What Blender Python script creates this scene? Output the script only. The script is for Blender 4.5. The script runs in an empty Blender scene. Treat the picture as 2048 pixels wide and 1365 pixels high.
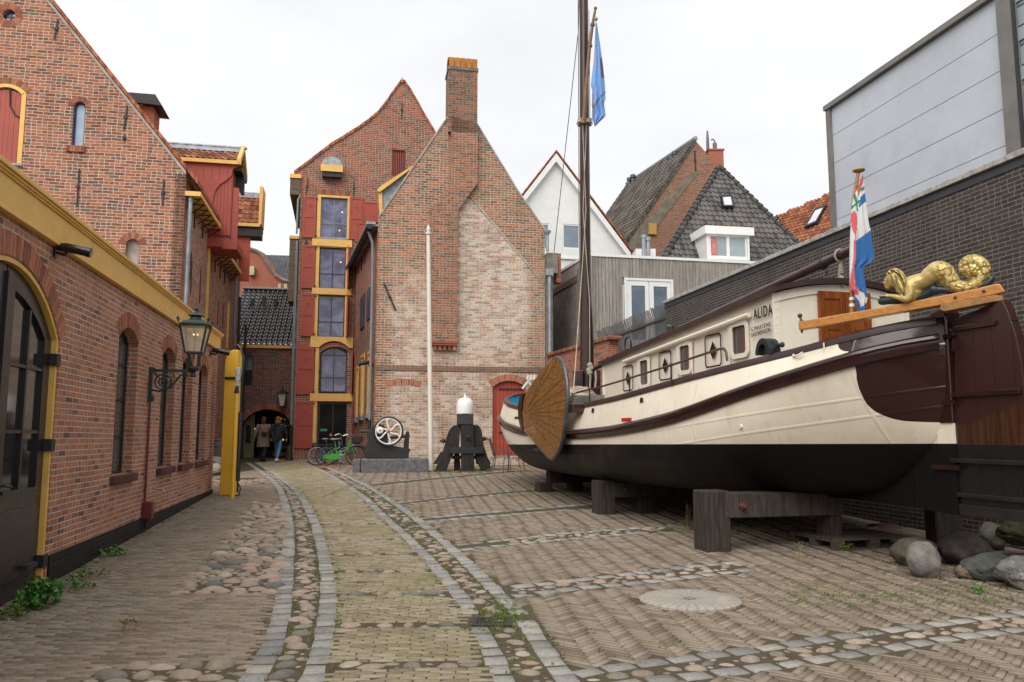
import bpy, bmesh, math, random
import numpy as np
from mathutils import Vector, Matrix
S = bpy.context.scene
COL = S.collection
rad = math.radians
random.seed(7); RNG = np.random.default_rng(7)
# ------------------------------------------------------------- camera
EYE = 1.66; PITCH = rad(6.7); FPX = 1600.0
cd = bpy.data.cameras.new("camera"); cam = bpy.data.objects.new("camera", cd); COL.objects.link(cam)
cam.location = (0, 0, EYE); cam.rotation_euler = (rad(90) + PITCH, 0, 0)
cd.sensor_width = 36; cd.lens = 36 * FPX / 2048; cd.clip_start = .05; cd.clip_end = 2000
S.camera = cam
# ------------------------------------------------------------- sky and sun
SUN_EL, SUN_AZ = rad(48), rad(205)      # azimuth clockwise from +Y : behind and to the left of the camera
wd = bpy.data.worlds.new("World"); S.world = wd; wd.use_nodes = True
wt = wd.node_tree; wt.nodes.clear()
wo = wt.nodes.new('ShaderNodeOutputWorld'); wb = wt.nodes.new('ShaderNodeBackground')
sky = wt.nodes.new('ShaderNodeTexSky'); sky.sky_type = 'NISHITA'; sky.sun_disc = False
sky.sun_elevation = SUN_EL; sky.sun_rotation = SUN_AZ; sky.air_density = 1.0; sky.dust_density = 3.0
tc = wt.nodes.new('ShaderNodeTexCoord'); mp = wt.nodes.new('ShaderNodeMapping'); mp.inputs['Scale'].default_value = (1, 1, 2.2)
ns = wt.nodes.new('ShaderNodeTexNoise'); ns.inputs['Scale'].default_value = 2.8; ns.inputs['Detail'].default_value = 5; ns.inputs['Roughness'].default_value = .5
rp = wt.nodes.new('ShaderNodeValToRGB')
rp.color_ramp.elements[0].position = .32; rp.color_ramp.elements[0].color = (4.6, 4.68, 4.8, 1)
rp.color_ramp.elements[1].position = .66; rp.color_ramp.elements[1].color = (5.3, 5.32, 5.36, 1)
mxs = wt.nodes.new('ShaderNodeMixRGB'); mxs.inputs[0].default_value = .97
wt.links.new(tc.outputs['Generated'], mp.inputs[0]); wt.links.new(mp.outputs[0], ns.inputs['Vector'])
wt.links.new(ns.outputs[0], rp.inputs[0]); wt.links.new(sky.outputs[0], mxs.inputs[1]); wt.links.new(rp.outputs[0], mxs.inputs[2])
wt.links.new(mxs.outputs[0], wb.inputs[0]); wb.inputs[1].default_value = .1
wt.links.new(wb.outputs[0], wo.inputs[0])
sl = bpy.data.lights.new("sun", 'SUN'); sl.energy = 1.5; sl.angle = rad(55); sl.color = (1, .95, .88)
so = bpy.data.objects.new("sun", sl); COL.objects.link(so); so.location = (0, -20, 30)
so.rotation_euler = (rad(90) - SUN_EL, 0, math.pi - SUN_AZ)
S.view_settings.view_transform = 'Standard'; S.view_settings.look = 'None'
S.view_settings.exposure = 1.0; S.view_settings.gamma = 1
S.render.resolution_x = 1024; S.render.resolution_y = 682
# ------------------------------------------------------------- maths
CP, SP = math.cos(PITCH), math.sin(PITCH)
def ray(u, v):
    x = (u - 1024) / FPX; y = (682.5 - v) / FPX
    return Vector((x, CP - y * SP, SP + y * CP))
def at(u, v, Y):
    r = ray(u, v); return Vector((0, 0, EYE)) + r * (Y / r.y)
def gz(Y): return .0206 * max(0.0, min(Y, 30.0))
def gp(u, v):
    r = ray(u, v); t = (0.2 - EYE) / r.z
    for _ in range(60): t = .5 * t + .5 * (gz(r.y * t) - EYE) / r.z
    return Vector((r.x * t, r.y * t, gz(r.y * t)))
class Fr:
    """vertical plane: local x along the wall, y into the wall, z up"""
    def __init__(s, o, deg, z=0):
        s.o = Vector((o[0], o[1], z)); a = rad(deg); s.deg = deg
        s.d = Vector((math.cos(a), math.sin(a), 0)); s.n = Vector((-s.d.y, s.d.x, 0))
        s.M = Matrix.Translation(s.o) @ Matrix.Rotation(a, 4, 'Z')
    def px(s, u, v, off=0):
        r = ray(u, v); k = (s.o.xy.dot(s.n.xy) + off) / r.xy.dot(s.n.xy)
        w = r.xy * k - s.o.xy
        return (w.dot(s.d.xy), EYE + r.z * k - s.o.z)
    def P(s, pts, off=0): return [s.px(u, v, off) for u, v in pts]
    def w(s, x, y, z): return s.M @ Vector((x, y, z))
    def R(s, u0, v0, u1, v1, off=0):   # pixel rectangle -> x0,x1,z0,z1
        a = s.px(u0, v0, off); b = s.px(u1, v1, off); c = s.px(u0, v1, off); d = s.px(u1, v0, off)
        x0 = (a[0] + c[0]) / 2; x1 = (b[0] + d[0]) / 2
        if x0 > x1: x0, x1 = x1, x0
        return x0, x1, min((b[1] + c[1]) / 2, (a[1] + d[1]) / 2), max((b[1] + c[1]) / 2, (a[1] + d[1]) / 2)
# ------------------------------------------------------------- mesh builder
class MB:
    def __init__(s, M=None): s.v = []; s.f = []; s.mi = []; s.M = M or Matrix(); s.cm = 0; s.rn = []; s.cr = None; s.sm = False
    def add(s, vs, fs):
        n = len(s.v); s.v += [s.M @ Vector(p) for p in vs]; s.f += [tuple(n + i for i in f) for f in fs]
        s.mi += [s.cm] * len(fs); s.rn += [random.random() if s.cr is None else s.cr] * len(fs)
        return s
    def box(s, x0, x1, y0, y1, z0, z1, c=0):
        if c <= 0:
            s.add([(x0,y0,z0),(x1,y0,z0),(x1,y1,z0),(x0,y1,z0),(x0,y0,z1),(x1,y0,z1),(x1,y1,z1),(x0,y1,z1)],
                  [(0,3,2,1),(4,5,6,7),(0,1,5,4),(1,2,6,5),(2,3,7,6),(3,0,4,7)]); return s
        bm = bmesh.new(); bmesh.ops.create_cube(bm, size=1)
        bmesh.ops.scale(bm, vec=(abs(x1-x0), abs(y1-y0), abs(z1-z0)), verts=bm.verts)
        bmesh.ops.bevel(bm, geom=bm.edges[:], offset=c, segments=1, affect='EDGES')
        bmesh.ops.translate(bm, vec=((x0+x1)/2, (y0+y1)/2, (z0+z1)/2), verts=bm.verts)
        s.bm(bm); return s
    def bm(s, bm):
        bm.verts.index_update(); s.add([v.co[:] for v in bm.verts], [[v.index for v in f.verts] for f in bm.faces]); bm.free()
    def prism(s, pts, y0, y1):       # polygon in x,z extruded along y
        n = len(pts); a = sum(pts[i][0]*pts[(i+1)%n][1]-pts[(i+1)%n][0]*pts[i][1] for i in range(n))
        if a < 0: pts = pts[::-1]
        s.add([(x,y0,z) for x,z in pts] + [(x,y1,z) for x,z in pts],
              [tuple(range(n)), tuple(range(2*n-1, n-1, -1))] + [(i, n+i, n+(i+1)%n, (i+1)%n) for i in range(n)]); return s
    def sheet(s, pts, y): s.add([(x,y,z) for x,z in pts], [tuple(range(len(pts)))]); return s
    def bar(s, a, b, w, h, up=(0,0,1)):   # rectangular bar between points
        a, b = Vector(a), Vector(b); d = (b-a).normalized(); u = Vector(up)
        if abs(d.dot(u)) > .98: u = Vector((1,0,0))
        x = d.cross(u).normalized()*w/2; y = x.cross(d).normalized()*h/2
        s.add([a-x-y,a+x-y,a+x+y,a-x+y,b-x-y,b+x-y,b+x+y,b-x+y], [(0,3,2,1),(4,5,6,7),(0,1,5,4),(1,2,6,5),(2,3,7,6),(3,0,4,7)]); return s
    def tube(s, pts, r, n=8, cap=True, close=False):
        pts = [Vector(p) for p in pts]; m = len(pts)
        rs = r if isinstance(r, (list, tuple)) else [r]*m
        vs = []; prev = None
        for i, p in enumerate(pts):
            if close: t = (pts[(i+1)%m]-pts[i-1]).normalized()
            else: t = (pts[min(i+1,m-1)]-pts[max(i-1,0)]).normalized()
            if prev is None:
                q = Vector((0,0,1)) if abs(t.z) < .9 else Vector((1,0,0)); x = t.cross(q).normalized()
            else: x = (prev - t*prev.dot(t)).normalized()
            prev = x; y = t.cross(x)
            vs += [p + (x*math.cos(2*math.pi*k/n)+y*math.sin(2*math.pi*k/n))*rs[i] for k in range(n)]
        fs = []
        for i in range(m if close else m-1):
            j = (i+1) % m
            for k in range(n): k2 = (k+1)%n; fs.append((i*n+k, i*n+k2, j*n+k2, j*n+k))
        if cap and not close: fs += [tuple(range(n-1,-1,-1)), tuple(range((m-1)*n, m*n))]
        s.add(vs, fs); return s
    def lathe(s, prof, c=(0,0,0), n=16):     # prof: (r,z)
        vs = []; fs = []; m = len(prof)
        for r, z in prof: vs += [(c[0]+r*math.cos(2*math.pi*k/n), c[1]+r*math.sin(2*math.pi*k/n), c[2]+z) for k in range(n)]
        for i in range(m-1):
            for k in range(n): k2=(k+1)%n; fs.append((i*n+k, i*n+k2, (i+1)*n+k2, (i+1)*n+k))
        fs += [tuple(range(n-1,-1,-1)), tuple(range((m-1)*n, m*n))]
        s.add(vs, fs); return s
    def ball(s, c, r, n=12, m=8):
        if not isinstance(r, (tuple, list)): r = (r,r,r)
        vs = [(c[0],c[1],c[2]-r[2])]
        for i in range(1,m):
            a = -math.pi/2+math.pi*i/m
            vs += [(c[0]+r[0]*math.cos(a)*math.cos(2*math.pi*k/n), c[1]+r[1]*math.cos(a)*math.sin(2*math.pi*k/n), c[2]+r[2]*math.sin(a)) for k in range(n)]
        vs.append((c[0],c[1],c[2]+r[2])); fs = []
        for k in range(n): fs.append((0, 1+(k+1)%n, 1+k)); fs.append((len(vs)-1, 1+(m-2)*n+k, 1+(m-2)*n+(k+1)%n))
        for i in range(m-2):
            for k in range(n): fs.append((1+i*n+k, 1+i*n+(k+1)%n, 1+(i+1)*n+(k+1)%n, 1+(i+1)*n+k))
        s.add(vs, fs); return s
    def grid(s, rows, close=False):
        n = len(rows[0]); vs = [p for r in rows for p in r]; fs = []
        for i in range(len(rows)-1):
            for k in range(n if close else n-1):
                k2=(k+1)%n; fs.append((i*n+k, i*n+k2, (i+1)*n+k2, (i+1)*n+k))
        s.add(vs, fs); return s
    def wall(s, out, holes, y0, th, back=True):
        """polygon with holes in x,z as a wall of thickness th starting at y0"""
        bm = bmesh.new(); loops = []
        for lp in [out] + list(holes):
            vv = [bm.verts.new((x, y0, z)) for x, z in lp]
            for i in range(len(vv)): bm.edges.new((vv[i], vv[(i+1)%len(vv)]))
            loops.append(lp)
        bmesh.ops.triangle_fill(bm, use_beauty=True, use_dissolve=False, edges=bm.edges[:], normal=(0,-1,0))
        for f in bm.faces:
            f.normal_update()
            if f.normal.y > 0: f.normal_flip()
        s.bm(bm)
        for k, lp in enumerate(loops):
            n = len(lp); a = sum(lp[i][0]*lp[(i+1)%n][1]-lp[(i+1)%n][0]*lp[i][1] for i in range(n))
            if (a < 0) == (k == 0): lp = lp[::-1]
            s.add([(x,y0,z) for x,z in lp]+[(x,y0+th,z) for x,z in lp], [(i, n+i, n+(i+1)%n, (i+1)%n) for i in range(n)])
        if back:
            s.add([(x,y0+th,z) for x,z in out], [tuple(range(len(out)))]) if not holes else None
        return s
WM = {}
LINK = []
def finish(me, mats, rn):
    for m in (mats if isinstance(mats, (list, tuple)) else [mats]): me.materials.append(m)
    uv = me.uv_layers.new(name='UVMap')
    nl = len(me.loops); li = np.empty(nl, np.int32); me.loops.foreach_get('vertex_index', li)
    return uv
def split_mb(mb, tol=.05):
    n = len(mb.v); p = list(range(n))
    def fd(a):
        while p[a] != a: p[a] = p[p[a]]; a = p[a]
        return a
    for f in mb.f:
        a = fd(f[0])
        for q in f[1:]: p[fd(q)] = a
    comp = {}
    for i, f in enumerate(mb.f): comp.setdefault(fd(f[0]), []).append(i)
    C = list(comp.values()); B = []
    for fs in C:
        P = np.array([tuple(mb.v[i]) for k in fs for i in mb.f[k]]); B.append((P.min(0)-tol/2, P.max(0)+tol/2))
    q = list(range(len(C)))
    def f2(a):
        while q[a] != a: a = q[a]
        return a
    lo = np.array([b[0] for b in B]); hi = np.array([b[1] for b in B])
    for i in range(len(C)):
        for j in np.nonzero(np.all(lo <= hi[i], 1) & np.all(hi >= lo[i], 1))[0]:
            a, b = f2(i), f2(int(j))
            if a != b: q[b] = a
    G_ = {}
    for i in range(len(C)): G_.setdefault(f2(i), []).extend(C[i])
    out = []
    for fs in G_.values():
        m = MB(); mp_ = {}
        for k in fs:
            ff = []
            for i in mb.f[k]:
                if i not in mp_: mp_[i] = len(m.v); m.v.append(mb.v[i])
                ff.append(mp_[i])
            m.f.append(tuple(ff)); m.mi.append(mb.mi[k]); m.rn.append(mb.rn[k])
        out.append(m)
    return out
SPLIT = {'brick_arch','sill','ochre_beam','ironwork','wall_anchor','ochre_post','downpipe','roof_vent','shop_lamp','display','stone_block','vent_pipe','flue','gudgeon','bolt','rudder_strap','rudder_band','hinge','chimney_trim','cladding','hatch_frame','open_shutter','shutter','scupper','foot_pad','iron_skirt','white_band','plate_seam','tabernacle','crank','soffit','verge','roof','burner','mantle','stitch','wall_backing','barge_board','shop_frame','metal_panel','corner_trim'}
def obj(name, mb, mats, parent=None, **k):
    if name in SPLIT and parent is not None and len(mb.f) > 6:
        ms = split_mb(mb)
        if 1 < len(ms) <= 100:
            for q in ms: o = obj1(name, q, mats, parent, **k)
            return o
    return obj1(name, mb, mats, parent, **k)
def obj1(name, mb, mats, parent=None, smooth=False, loc=None, label=None, cat=None, group=None, kind=None, bevel=0, subd=0):
    V = np.array([tuple(p) for p in mb.v], dtype=np.float64).reshape(-1, 3)
    me = bpy.data.meshes.new(name)
    # uv in metres from world geometry
    me.from_pydata([tuple(p) for p in V], [], mb.f)
    nf = len(me.polygons); N = np.empty(nf*3); me.polygons.foreach_get('normal', N); N = N.reshape(-1,3)
    lt = np.empty(nf, np.int32); me.polygons.foreach_get('loop_total', lt)
    li = np.empty(len(me.loops), np.int32); me.loops.foreach_get('vertex_index', li)
    Nl = np.repeat(N, lt, axis=0); Pl = V[li]
    hor = np.abs(Nl[:,2]) > .97
    t = np.stack([-Nl[:,1], Nl[:,0], np.zeros(len(Nl))], 1); ln = np.linalg.norm(t, axis=1); ln[ln < 1e-6] = 1; t /= ln[:,None]
    t[hor] = (1,0,0); bt = np.cross(Nl, t); bt[hor] = (0,1,0)
    uvs = np.stack([(Pl*t).sum(1), (Pl*bt).sum(1)], 1)
    uvl = me.uv_layers.new(name='UVMap'); uvl.data.foreach_set('uv', uvs.astype(np.float32).ravel())
    at_ = me.attributes.new('rnd', 'FLOAT', 'FACE'); at_.data.foreach_set('value', np.array(mb.rn, np.float32))
    me.polygons.foreach_set('material_index', np.array(mb.mi, np.int32))
    for m in (mats if isinstance(mats, (list, tuple)) else [mats]): me.materials.append(m)
    if parent is not None: inv = WM[parent.name].inverted(); M = WM[parent.name]
    else:
        if loc is None:
            mn, mx = V.min(0), V.max(0); loc = ((mn[0]+mx[0])/2, (mn[1]+mx[1])/2, mn[2])
        M = loc if isinstance(loc, Matrix) else Matrix.Translation(loc); inv = M.inverted()
    me.transform(inv); me.update()
    if smooth: me.polygons.foreach_set('use_smooth', np.ones(nf, bool))
    o = bpy.data.objects.new(name, me); COL.objects.link(o)
    if parent is not None: o.parent = parent
    else: o.matrix_world = M
    WM[o.name] = M
    if smooth == 'auto':
        try:
            me.set_sharp_from_angle(angle=rad(38))
        except Exception: pass
    if bevel: bv = o.modifiers.new('bevel', 'BEVEL'); bv.width = bevel; bv.segments = 2; bv.limit_method = 'ANGLE'
    if subd: sd = o.modifiers.new('subd', 'SUBSURF'); sd.levels = sd.render_levels = subd
    tag(o, label, cat, group, kind); return o
def tag(o, label=None, cat=None, group=None, kind=None):
    if label: o['label'] = label
    if cat: o['category'] = cat
    if group: o['group'] = group
    if kind: o['kind'] = kind
    return o
def thing(name, loc, label, cat, group=None, rz=0, M=None):
    o = bpy.data.objects.new(name, None); COL.objects.link(o); o.empty_display_size = .2
    m = M if M is not None else Matrix.Translation(loc) @ Matrix.Rotation(rz, 4, 'Z')
    o.matrix_world = m; WM[o.name] = m.copy(); tag(o, label, cat, group); return o
def dup(root, M, label=None):
    m = {}
    def cp(o, par):
        c = o.copy(); COL.objects.link(c)
        if par is not None: c.parent = par
        for ch in [x for x in CH.get(o.name, [])]: cp(ch, c)
        return c
    CH = {}
    for o in COL.objects:
        if o.parent: CH.setdefault(o.parent.name, []).append(o)
    r = cp(root, None); r.matrix_world = M; WM[r.name] = M
    if label: r['label'] = label
    return r
# ------------------------------------------------------------- node helper
class G:
    def __init__(s, name):
        s.m = bpy.data.materials.new(name); s.m.use_nodes = True; s.t = s.m.node_tree; s.t.nodes.clear()
        s.out = s.t.nodes.new('ShaderNodeOutputMaterial'); s.b = s.t.nodes.new('ShaderNodeBsdfPrincipled')
        s.t.links.new(s.b.outputs[0], s.out.inputs[0]); s._tc = None
    def n(s, ty): return s.t.nodes.new(ty)
    def set(s, inp, v):
        if isinstance(v, bpy.types.NodeSocket): s.t.links.new(v, inp)
        elif v is not None:
            if isinstance(v, (tuple, list)) and len(v) == 3 and inp.type == 'RGBA': v = (*v, 1)
            inp.default_value = v
    def m_(s, op, a, b=None, c=None, clamp=False):
        k = s.n('ShaderNodeMath'); k.operation = op; k.use_clamp = clamp
        s.set(k.inputs[0], a); s.set(k.inputs[1], b); s.set(k.inputs[2], c); return k.outputs[0]
    def mix(s, f, a, b, mode='MIX'):
        k = s.n('ShaderNodeMixRGB'); k.blend_type = mode; s.set(k.inputs[0], f); s.set(k.inputs[1], a); s.set(k.inputs[2], b); return k.outputs[0]
    def tc(s, w='Object'):
        if s._tc is None: s._tc = s.n('ShaderNodeTexCoord')
        return s._tc.outputs[w]
    def sep(s, v): k = s.n('ShaderNodeSeparateXYZ'); s.set(k.inputs[0], v); return k.outputs
    def comb(s, x, y, z=0.0):
        k = s.n('ShaderNodeCombineXYZ'); s.set(k.inputs[0], x); s.set(k.inputs[1], y); s.set(k.inputs[2], z); return k.outputs[0]
    def mapv(s, v, sc=(1,1,1), loc=(0,0,0), rot=(0,0,0)):
        k = s.n('ShaderNodeMapping'); s.set(k.inputs[0], v); k.inputs['Scale'].default_value = sc; k.inputs['Location'].default_value = loc; k.inputs['Rotation'].default_value = rot; return k.outputs[0]
    def noise(s, sc, v=None, det=3, rough=.55, dis=0, col=False):
        k = s.n('ShaderNodeTexNoise'); s.set(k.inputs['Vector'], v if v is not None else s.tc()); k.inputs['Scale'].default_value = sc
        k.inputs['Detail'].default_value = det; k.inputs['Roughness'].default_value = rough; k.inputs['Distortion'].default_value = dis
        return k.outputs[1 if col else 0]
    def wn(s, v): k = s.n('ShaderNodeTexWhiteNoise'); k.noise_dimensions = '3D'; s.set(k.inputs['Vector'], v); return k.outputs[0]
    def ramp(s, f, els, interp='LINEAR'):
        k = s.n('ShaderNodeValToRGB'); s.set(k.inputs[0], f); cr = k.color_ramp; cr.interpolation = interp
        while len(cr.elements) < len(els): cr.elements.new(.5)
        for e, (p, c) in zip(cr.elements, els): e.position = p; e.color = (*c, 1) if len(c) == 3 else c
        return k.outputs[0]
    def step(s, v, a, b, to0=0.0, to1=1.0):
        k = s.n('ShaderNodeMapRange'); k.interpolation_type = 'SMOOTHSTEP'; s.set(k.inputs[0], v)
        k.inputs[1].default_value = a; k.inputs[2].default_value = b; k.inputs[3].default_value = to0; k.inputs[4].default_value = to1; return k.outputs[0]
    def attr(s, nm='rnd'): k = s.n('ShaderNodeAttribute'); k.attribute_name = nm; return k.outputs['Fac']
    def bump(s, h, st=.5, d=.01, nrm=None):
        k = s.n('ShaderNodeBump'); k.inputs['Strength'].default_value = st; k.inputs['Distance'].default_value = d; s.set(k.inputs['Height'], h)
        if nrm is not None: s.set(k.inputs['Normal'], nrm)
        s.t.links.new(k.outputs[0], s.b.inputs['Normal']); return k.outputs[0]
    def fin(s, col=None, rough=None, metal=None, spec=None, coat=None):
        s.set(s.b.inputs['Base Color'], col); s.set(s.b.inputs['Roughness'], rough); s.set(s.b.inputs['Metallic'], metal)
        s.set(s.b.inputs['Specular IOR Level'], spec); s.set(s.b.inputs['Coat Weight'], coat); return s.m
def sc(c, k): return tuple(x*k for x in c)
def paint(name, c, rough=.45, metal=0, var=.18, scale=2.5, bump=.15, spec=.5, fine=30, grime=None, coat=0):
    g = G(name); a = g.noise(scale, det=6, rough=.65); b = g.noise(fine, det=3)
    col = g.mix(g.step(a, .3, .7), sc(c, 1-var), sc(c, 1+var*.6))
    col = g.mix(g.step(b, .45, .75, 0, .25), col, sc(c, .7))
    if grime: col = g.mix(g.step(g.noise(scale*1.7, det=7, rough=.7), .5, .72, 0, .6), col, grime)
    g.bump(b, bump, .004); return g.fin(col, g.m_('ADD', g.m_('MULTIPLY', a, .2), rough-.1), metal, spec, coat)
def brick(name, pal, mortar, bw=.215, bh=.0625, mt=.011, rough=.85, wash=0, washc=(.6,.5,.42), distort=.004, dark=.0, darkc=(.06,.05,.045), masks=None, patch=.5, bumpd=.012, redn=0, mbl=.35):
    g = G(name); uv = g.tc('UV'); u, v, _ = g.sep(uv)
    if distort:
        nz = g.noise(7, uv, det=2); n2 = g.noise(.8, uv, det=1)
        v = g.m_('ADD', v, g.m_('MULTIPLY', g.m_('SUBTRACT', nz, .5), distort*2)); v = g.m_('ADD', v, g.m_('MULTIPLY', g.m_('SUBTRACT', n2, .5), distort*12))
        u = g.m_('ADD', u, g.m_('MULTIPLY', g.m_('SUBTRACT', g.noise(9, g.comb(v, u, 3.0), det=2), .5), distort*3))
    rv = g.m_('DIVIDE', v, bh); row = g.m_('FLOOR', rv); fy = g.m_('SUBTRACT', rv, row)
    ro = g.wn(g.comb(row, 3.3, 1.0))
    uu = g.m_('ADD', g.m_('DIVIDE', u, bw), g.m_('ADD', g.m_('MULTIPLY', g.m_('MODULO', row, 2.0), .5), g.m_('MULTIPLY', ro, .12)))
    cl = g.m_('FLOOR', uu); fx = g.m_('SUBTRACT', uu, cl)
    r1 = g.wn(g.comb(cl, row, 0.0)); split = g.m_('GREATER_THAN', r1, .62)
    half = g.m_('MULTIPLY', split, g.m_('GREATER_THAN', fx, .5))
    dx = g.m_('MINIMUM', fx, g.m_('SUBTRACT', 1.0, fx)); dh = g.m_('ABSOLUTE', g.m_('SUBTRACT', fx, .5))
    dh = g.m_('ADD', dh, g.m_('MULTIPLY', g.m_('SUBTRACT', 1.0, split), 1.0)); dx = g.m_('MULTIPLY', g.m_('MINIMUM', dx, dh), bw)
    dy = g.m_('MULTIPLY', g.m_('MINIMUM', fy, g.m_('SUBTRACT', 1.0, fy)), bh)
    d = g.m_('MINIMUM', dx, dy); d = g.m_('ADD', d, g.m_('MULTIPLY', g.m_('SUBTRACT', g.noise(45, uv, det=2), .5), mt*.9))
    face = g.step(d, mt*.32, mt*.72)
    r2 = g.wn(g.comb(cl, row, g.m_('ADD', half, 5.0)))
    k = len(pal); big = g.noise(patch, uv, det=3)
    idx = g.m_('ADD', g.m_('MULTIPLY', r2, .8), g.m_('MULTIPLY', g.m_('SUBTRACT', big, .4), .55), clamp=True)
    bc = g.ramp(idx, [(i/(k-1), c) for i, c in enumerate(pal)])
    fine = g.noise(55, uv, det=4, rough=.7)
    bc = g.mix(g.step(fine, .3, .75, 0, .5), bc, g.mix(1, bc, (.55,.5,.48), 'MULTIPLY'))
    if dark: bc = g.mix(g.step(g.wn(g.comb(row, cl, 9.0)), 1-dark-.02, 1-dark+.02, 0, .85), bc, darkc)
    col = g.mix(face, g.mix(g.step(g.noise(2.2, uv, det=4), .35, .7, 0, mbl), mortar, sc(mortar, .45)), bc)
    if wash or masks:
        w = g.m_('MULTIPLY', g.step(g.noise(1.1, uv, det=6, rough=.7), .62-wash*.35, .82-wash*.2), min(1, wash*1.6)) if wash else 0.0
        if masks: w = masks(g, uv, w)
        wf = g.m_('MULTIPLY', w, g.step(g.noise(16, uv, det=5, rough=.75), .3, .62, .15, 1.0))
        wf = g.m_('MULTIPLY', wf, g.step(g.wn(g.comb(cl, row, 21.0)), .1, .95, 1.0, .35))
        col = g.mix(wf, col, washc)
    col = g.mix(g.step(g.noise(.9, g.mapv(uv, (1.6, .35, 1)), det=6, rough=.7), .52, .78, 0, .45), col, g.mix(1, col, (.42,.38,.35), 'MULTIPLY'))
    col = g.mix(g.step(g.noise(.35, uv, det=5, rough=.6), .5, .75, 0, .35), col, g.mix(1, col, (.5,.47,.45), 'MULTIPLY'))
    h = g.m_('ADD', face, g.m_('MULTIPLY', fine, .5)); g.bump(h, .8, bumpd)
    return g.fin(col, rough, 0, .25)
def rndmat(name, els, rough=.8, ns=18, bump=.5, bd=.006, moss=None, spec=.3, big=1.0):
    """per-piece colour from the rnd attribute"""
    g = G(name); c = g.ramp(g.attr(), els); f = g.noise(ns, det=5, rough=.7)
    c = g.mix(g.step(f, .3, .7, 0, .55), c, g.mix(1, c, (.5,.47,.44), 'MULTIPLY'))
    if moss:
        mc, lo, hi, amt = moss
        c = g.mix(g.m_('MULTIPLY', g.step(g.noise(big, det=6, rough=.65), lo, hi), g.step(g.noise(24, det=3), .35, .6, .3*amt, amt)), c, mc)
    c = g.mix(g.step(g.noise(.55, det=6, rough=.7), .48, .72, 0, .38), c, g.mix(1, c, (.52,.48,.44), 'MULTIPLY'))
    g.bump(f, bump, bd); return g.fin(c, rough, 0, spec)
def wood(name, c1, c2, rough=.6, ax=(1,1,14), scale=3, bump=.4, coat=0, plank=None, knots=None):
    g = G(name); v = g.mapv(g.tc(), ax); n1 = g.noise(scale, v, det=6, rough=.65, dis=.6); n2 = g.noise(scale*6, v, det=3)
    c = g.mix(g.step(n1, .3, .72), c1, c2); c = g.mix(g.step(n2, .45, .8, 0, .5), c, sc(c1, .5))
    c = g.mix(g.m_('MULTIPLY', g.attr(), .35), c, sc(c1, .55))
    c = g.mix(g.step(g.noise(1.2, det=5, rough=.7), .5, .75, 0, .35), c, sc(c1, .6))
    g.bump(g.m_('ADD', n1, g.m_('MULTIPLY', n2, .5)), bump, .006); return g.fin(c, rough, 0, .4, coat)
def glass(name, c, rough=.06, streak=None):
    g = G(name); n = g.noise(.9, det=3); g.bump(n, .05, .02)
    return g.fin(g.mix(g.step(n, .3, .7), c, sc(c, 1.5)), rough, 0, .8)
# ------------------------------------------------------------- materials
YEL = paint('yellow ochre paint', (.82,.49,.12), .42, var=.10, grime=(.60,.36,.09))
OXR = paint('oxblood shutter paint', (.38,.066,.036), .5, var=.12)
DOXR = paint('dark red iron paint', (.14,.018,.022), .4)
BLK = paint('black paint', (.016,.016,.017), .28, var=.3)
BLKM = paint('black iron', (.02,.02,.021), .5, var=.3, bump=.4)
WHT = paint('white paint', (.78,.78,.76), .4, var=.05)
CRM = paint('cream pole paint', (.74,.7,.6), .45, var=.08)
ZINC = paint('zinc grey', (.30,.33,.36), .42, .3, var=.25)
GREYP = paint('grey pipe', (.22,.24,.26), .4, 0, var=.15)
LEAD = paint('lead sheet', (.34,.37,.40), .5, .2, var=.35, scale=5)
BRZG = paint('green bronze paint', (.028,.05,.042), .45, .3, var=.4, scale=14, bump=.5)
CONC = paint('weathered concrete', (.20,.18,.15), .85, var=.35, bump=.6, grime=(.07,.065,.055))
GRAN = paint('rough granite', (.13,.13,.13), .85, var=.4, scale=8, bump=1.0, fine=60, grime=(.05,.05,.048))
MORT = paint('lime mortar', (.42,.37,.32), .9, var=.3, bump=.5)
DGL = glass('dark window glass', (.012,.013,.015))
WGL = glass('pale painted reflection glass', (.085,.075,.068), .12)  # pane reflections put into the paler base colour
SHG = paint('dim shop glass', (.012,.009,.008), .35, var=.8, scale=1.2, spec=.15, bump=.02, grime=(.045,.028,.02))  # warm hints of the shop interior put into the blotch colour
def skyglass():  # violet reflections and pale sash stripes are mixed into the glass colour
    g = G('blue painted reflection glass'); p = g.tc('Generated'); x, y, z = g.sep(g.tc()); n = g.noise(.9, det=4, dis=1.2)
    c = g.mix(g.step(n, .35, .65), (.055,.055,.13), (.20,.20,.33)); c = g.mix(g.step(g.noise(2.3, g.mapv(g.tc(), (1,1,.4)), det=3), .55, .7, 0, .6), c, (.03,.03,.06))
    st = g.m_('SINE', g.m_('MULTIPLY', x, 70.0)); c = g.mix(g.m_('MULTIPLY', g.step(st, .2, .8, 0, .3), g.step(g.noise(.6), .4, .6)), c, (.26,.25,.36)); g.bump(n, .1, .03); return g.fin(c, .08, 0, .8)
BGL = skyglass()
LGL = glass('pale lantern glass', (.42,.36,.28), .12)
STUC = paint('white stucco', (.74,.76,.73), .85, var=.06, bump=.3)
PAL_A = [(.28,.125,.082),(.40,.165,.095),(.50,.20,.11),(.56,.24,.13),(.45,.185,.105),(.60,.30,.165)]
B_WORK = brick('workshop brick', PAL_A, (.60,.52,.45), dark=.06, darkc=(.15,.08,.065), distort=.0015, mt=.013, mbl=.5)
B_WARE = brick('warehouse brick', [(.17,.08,.055),(.30,.11,.065),(.44,.155,.08),(.50,.19,.095),(.35,.13,.08)], (.60,.52,.43), dark=.10, darkc=(.15,.11,.08), distort=.006, mt=.019, bw=.29, bh=.095)
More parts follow.
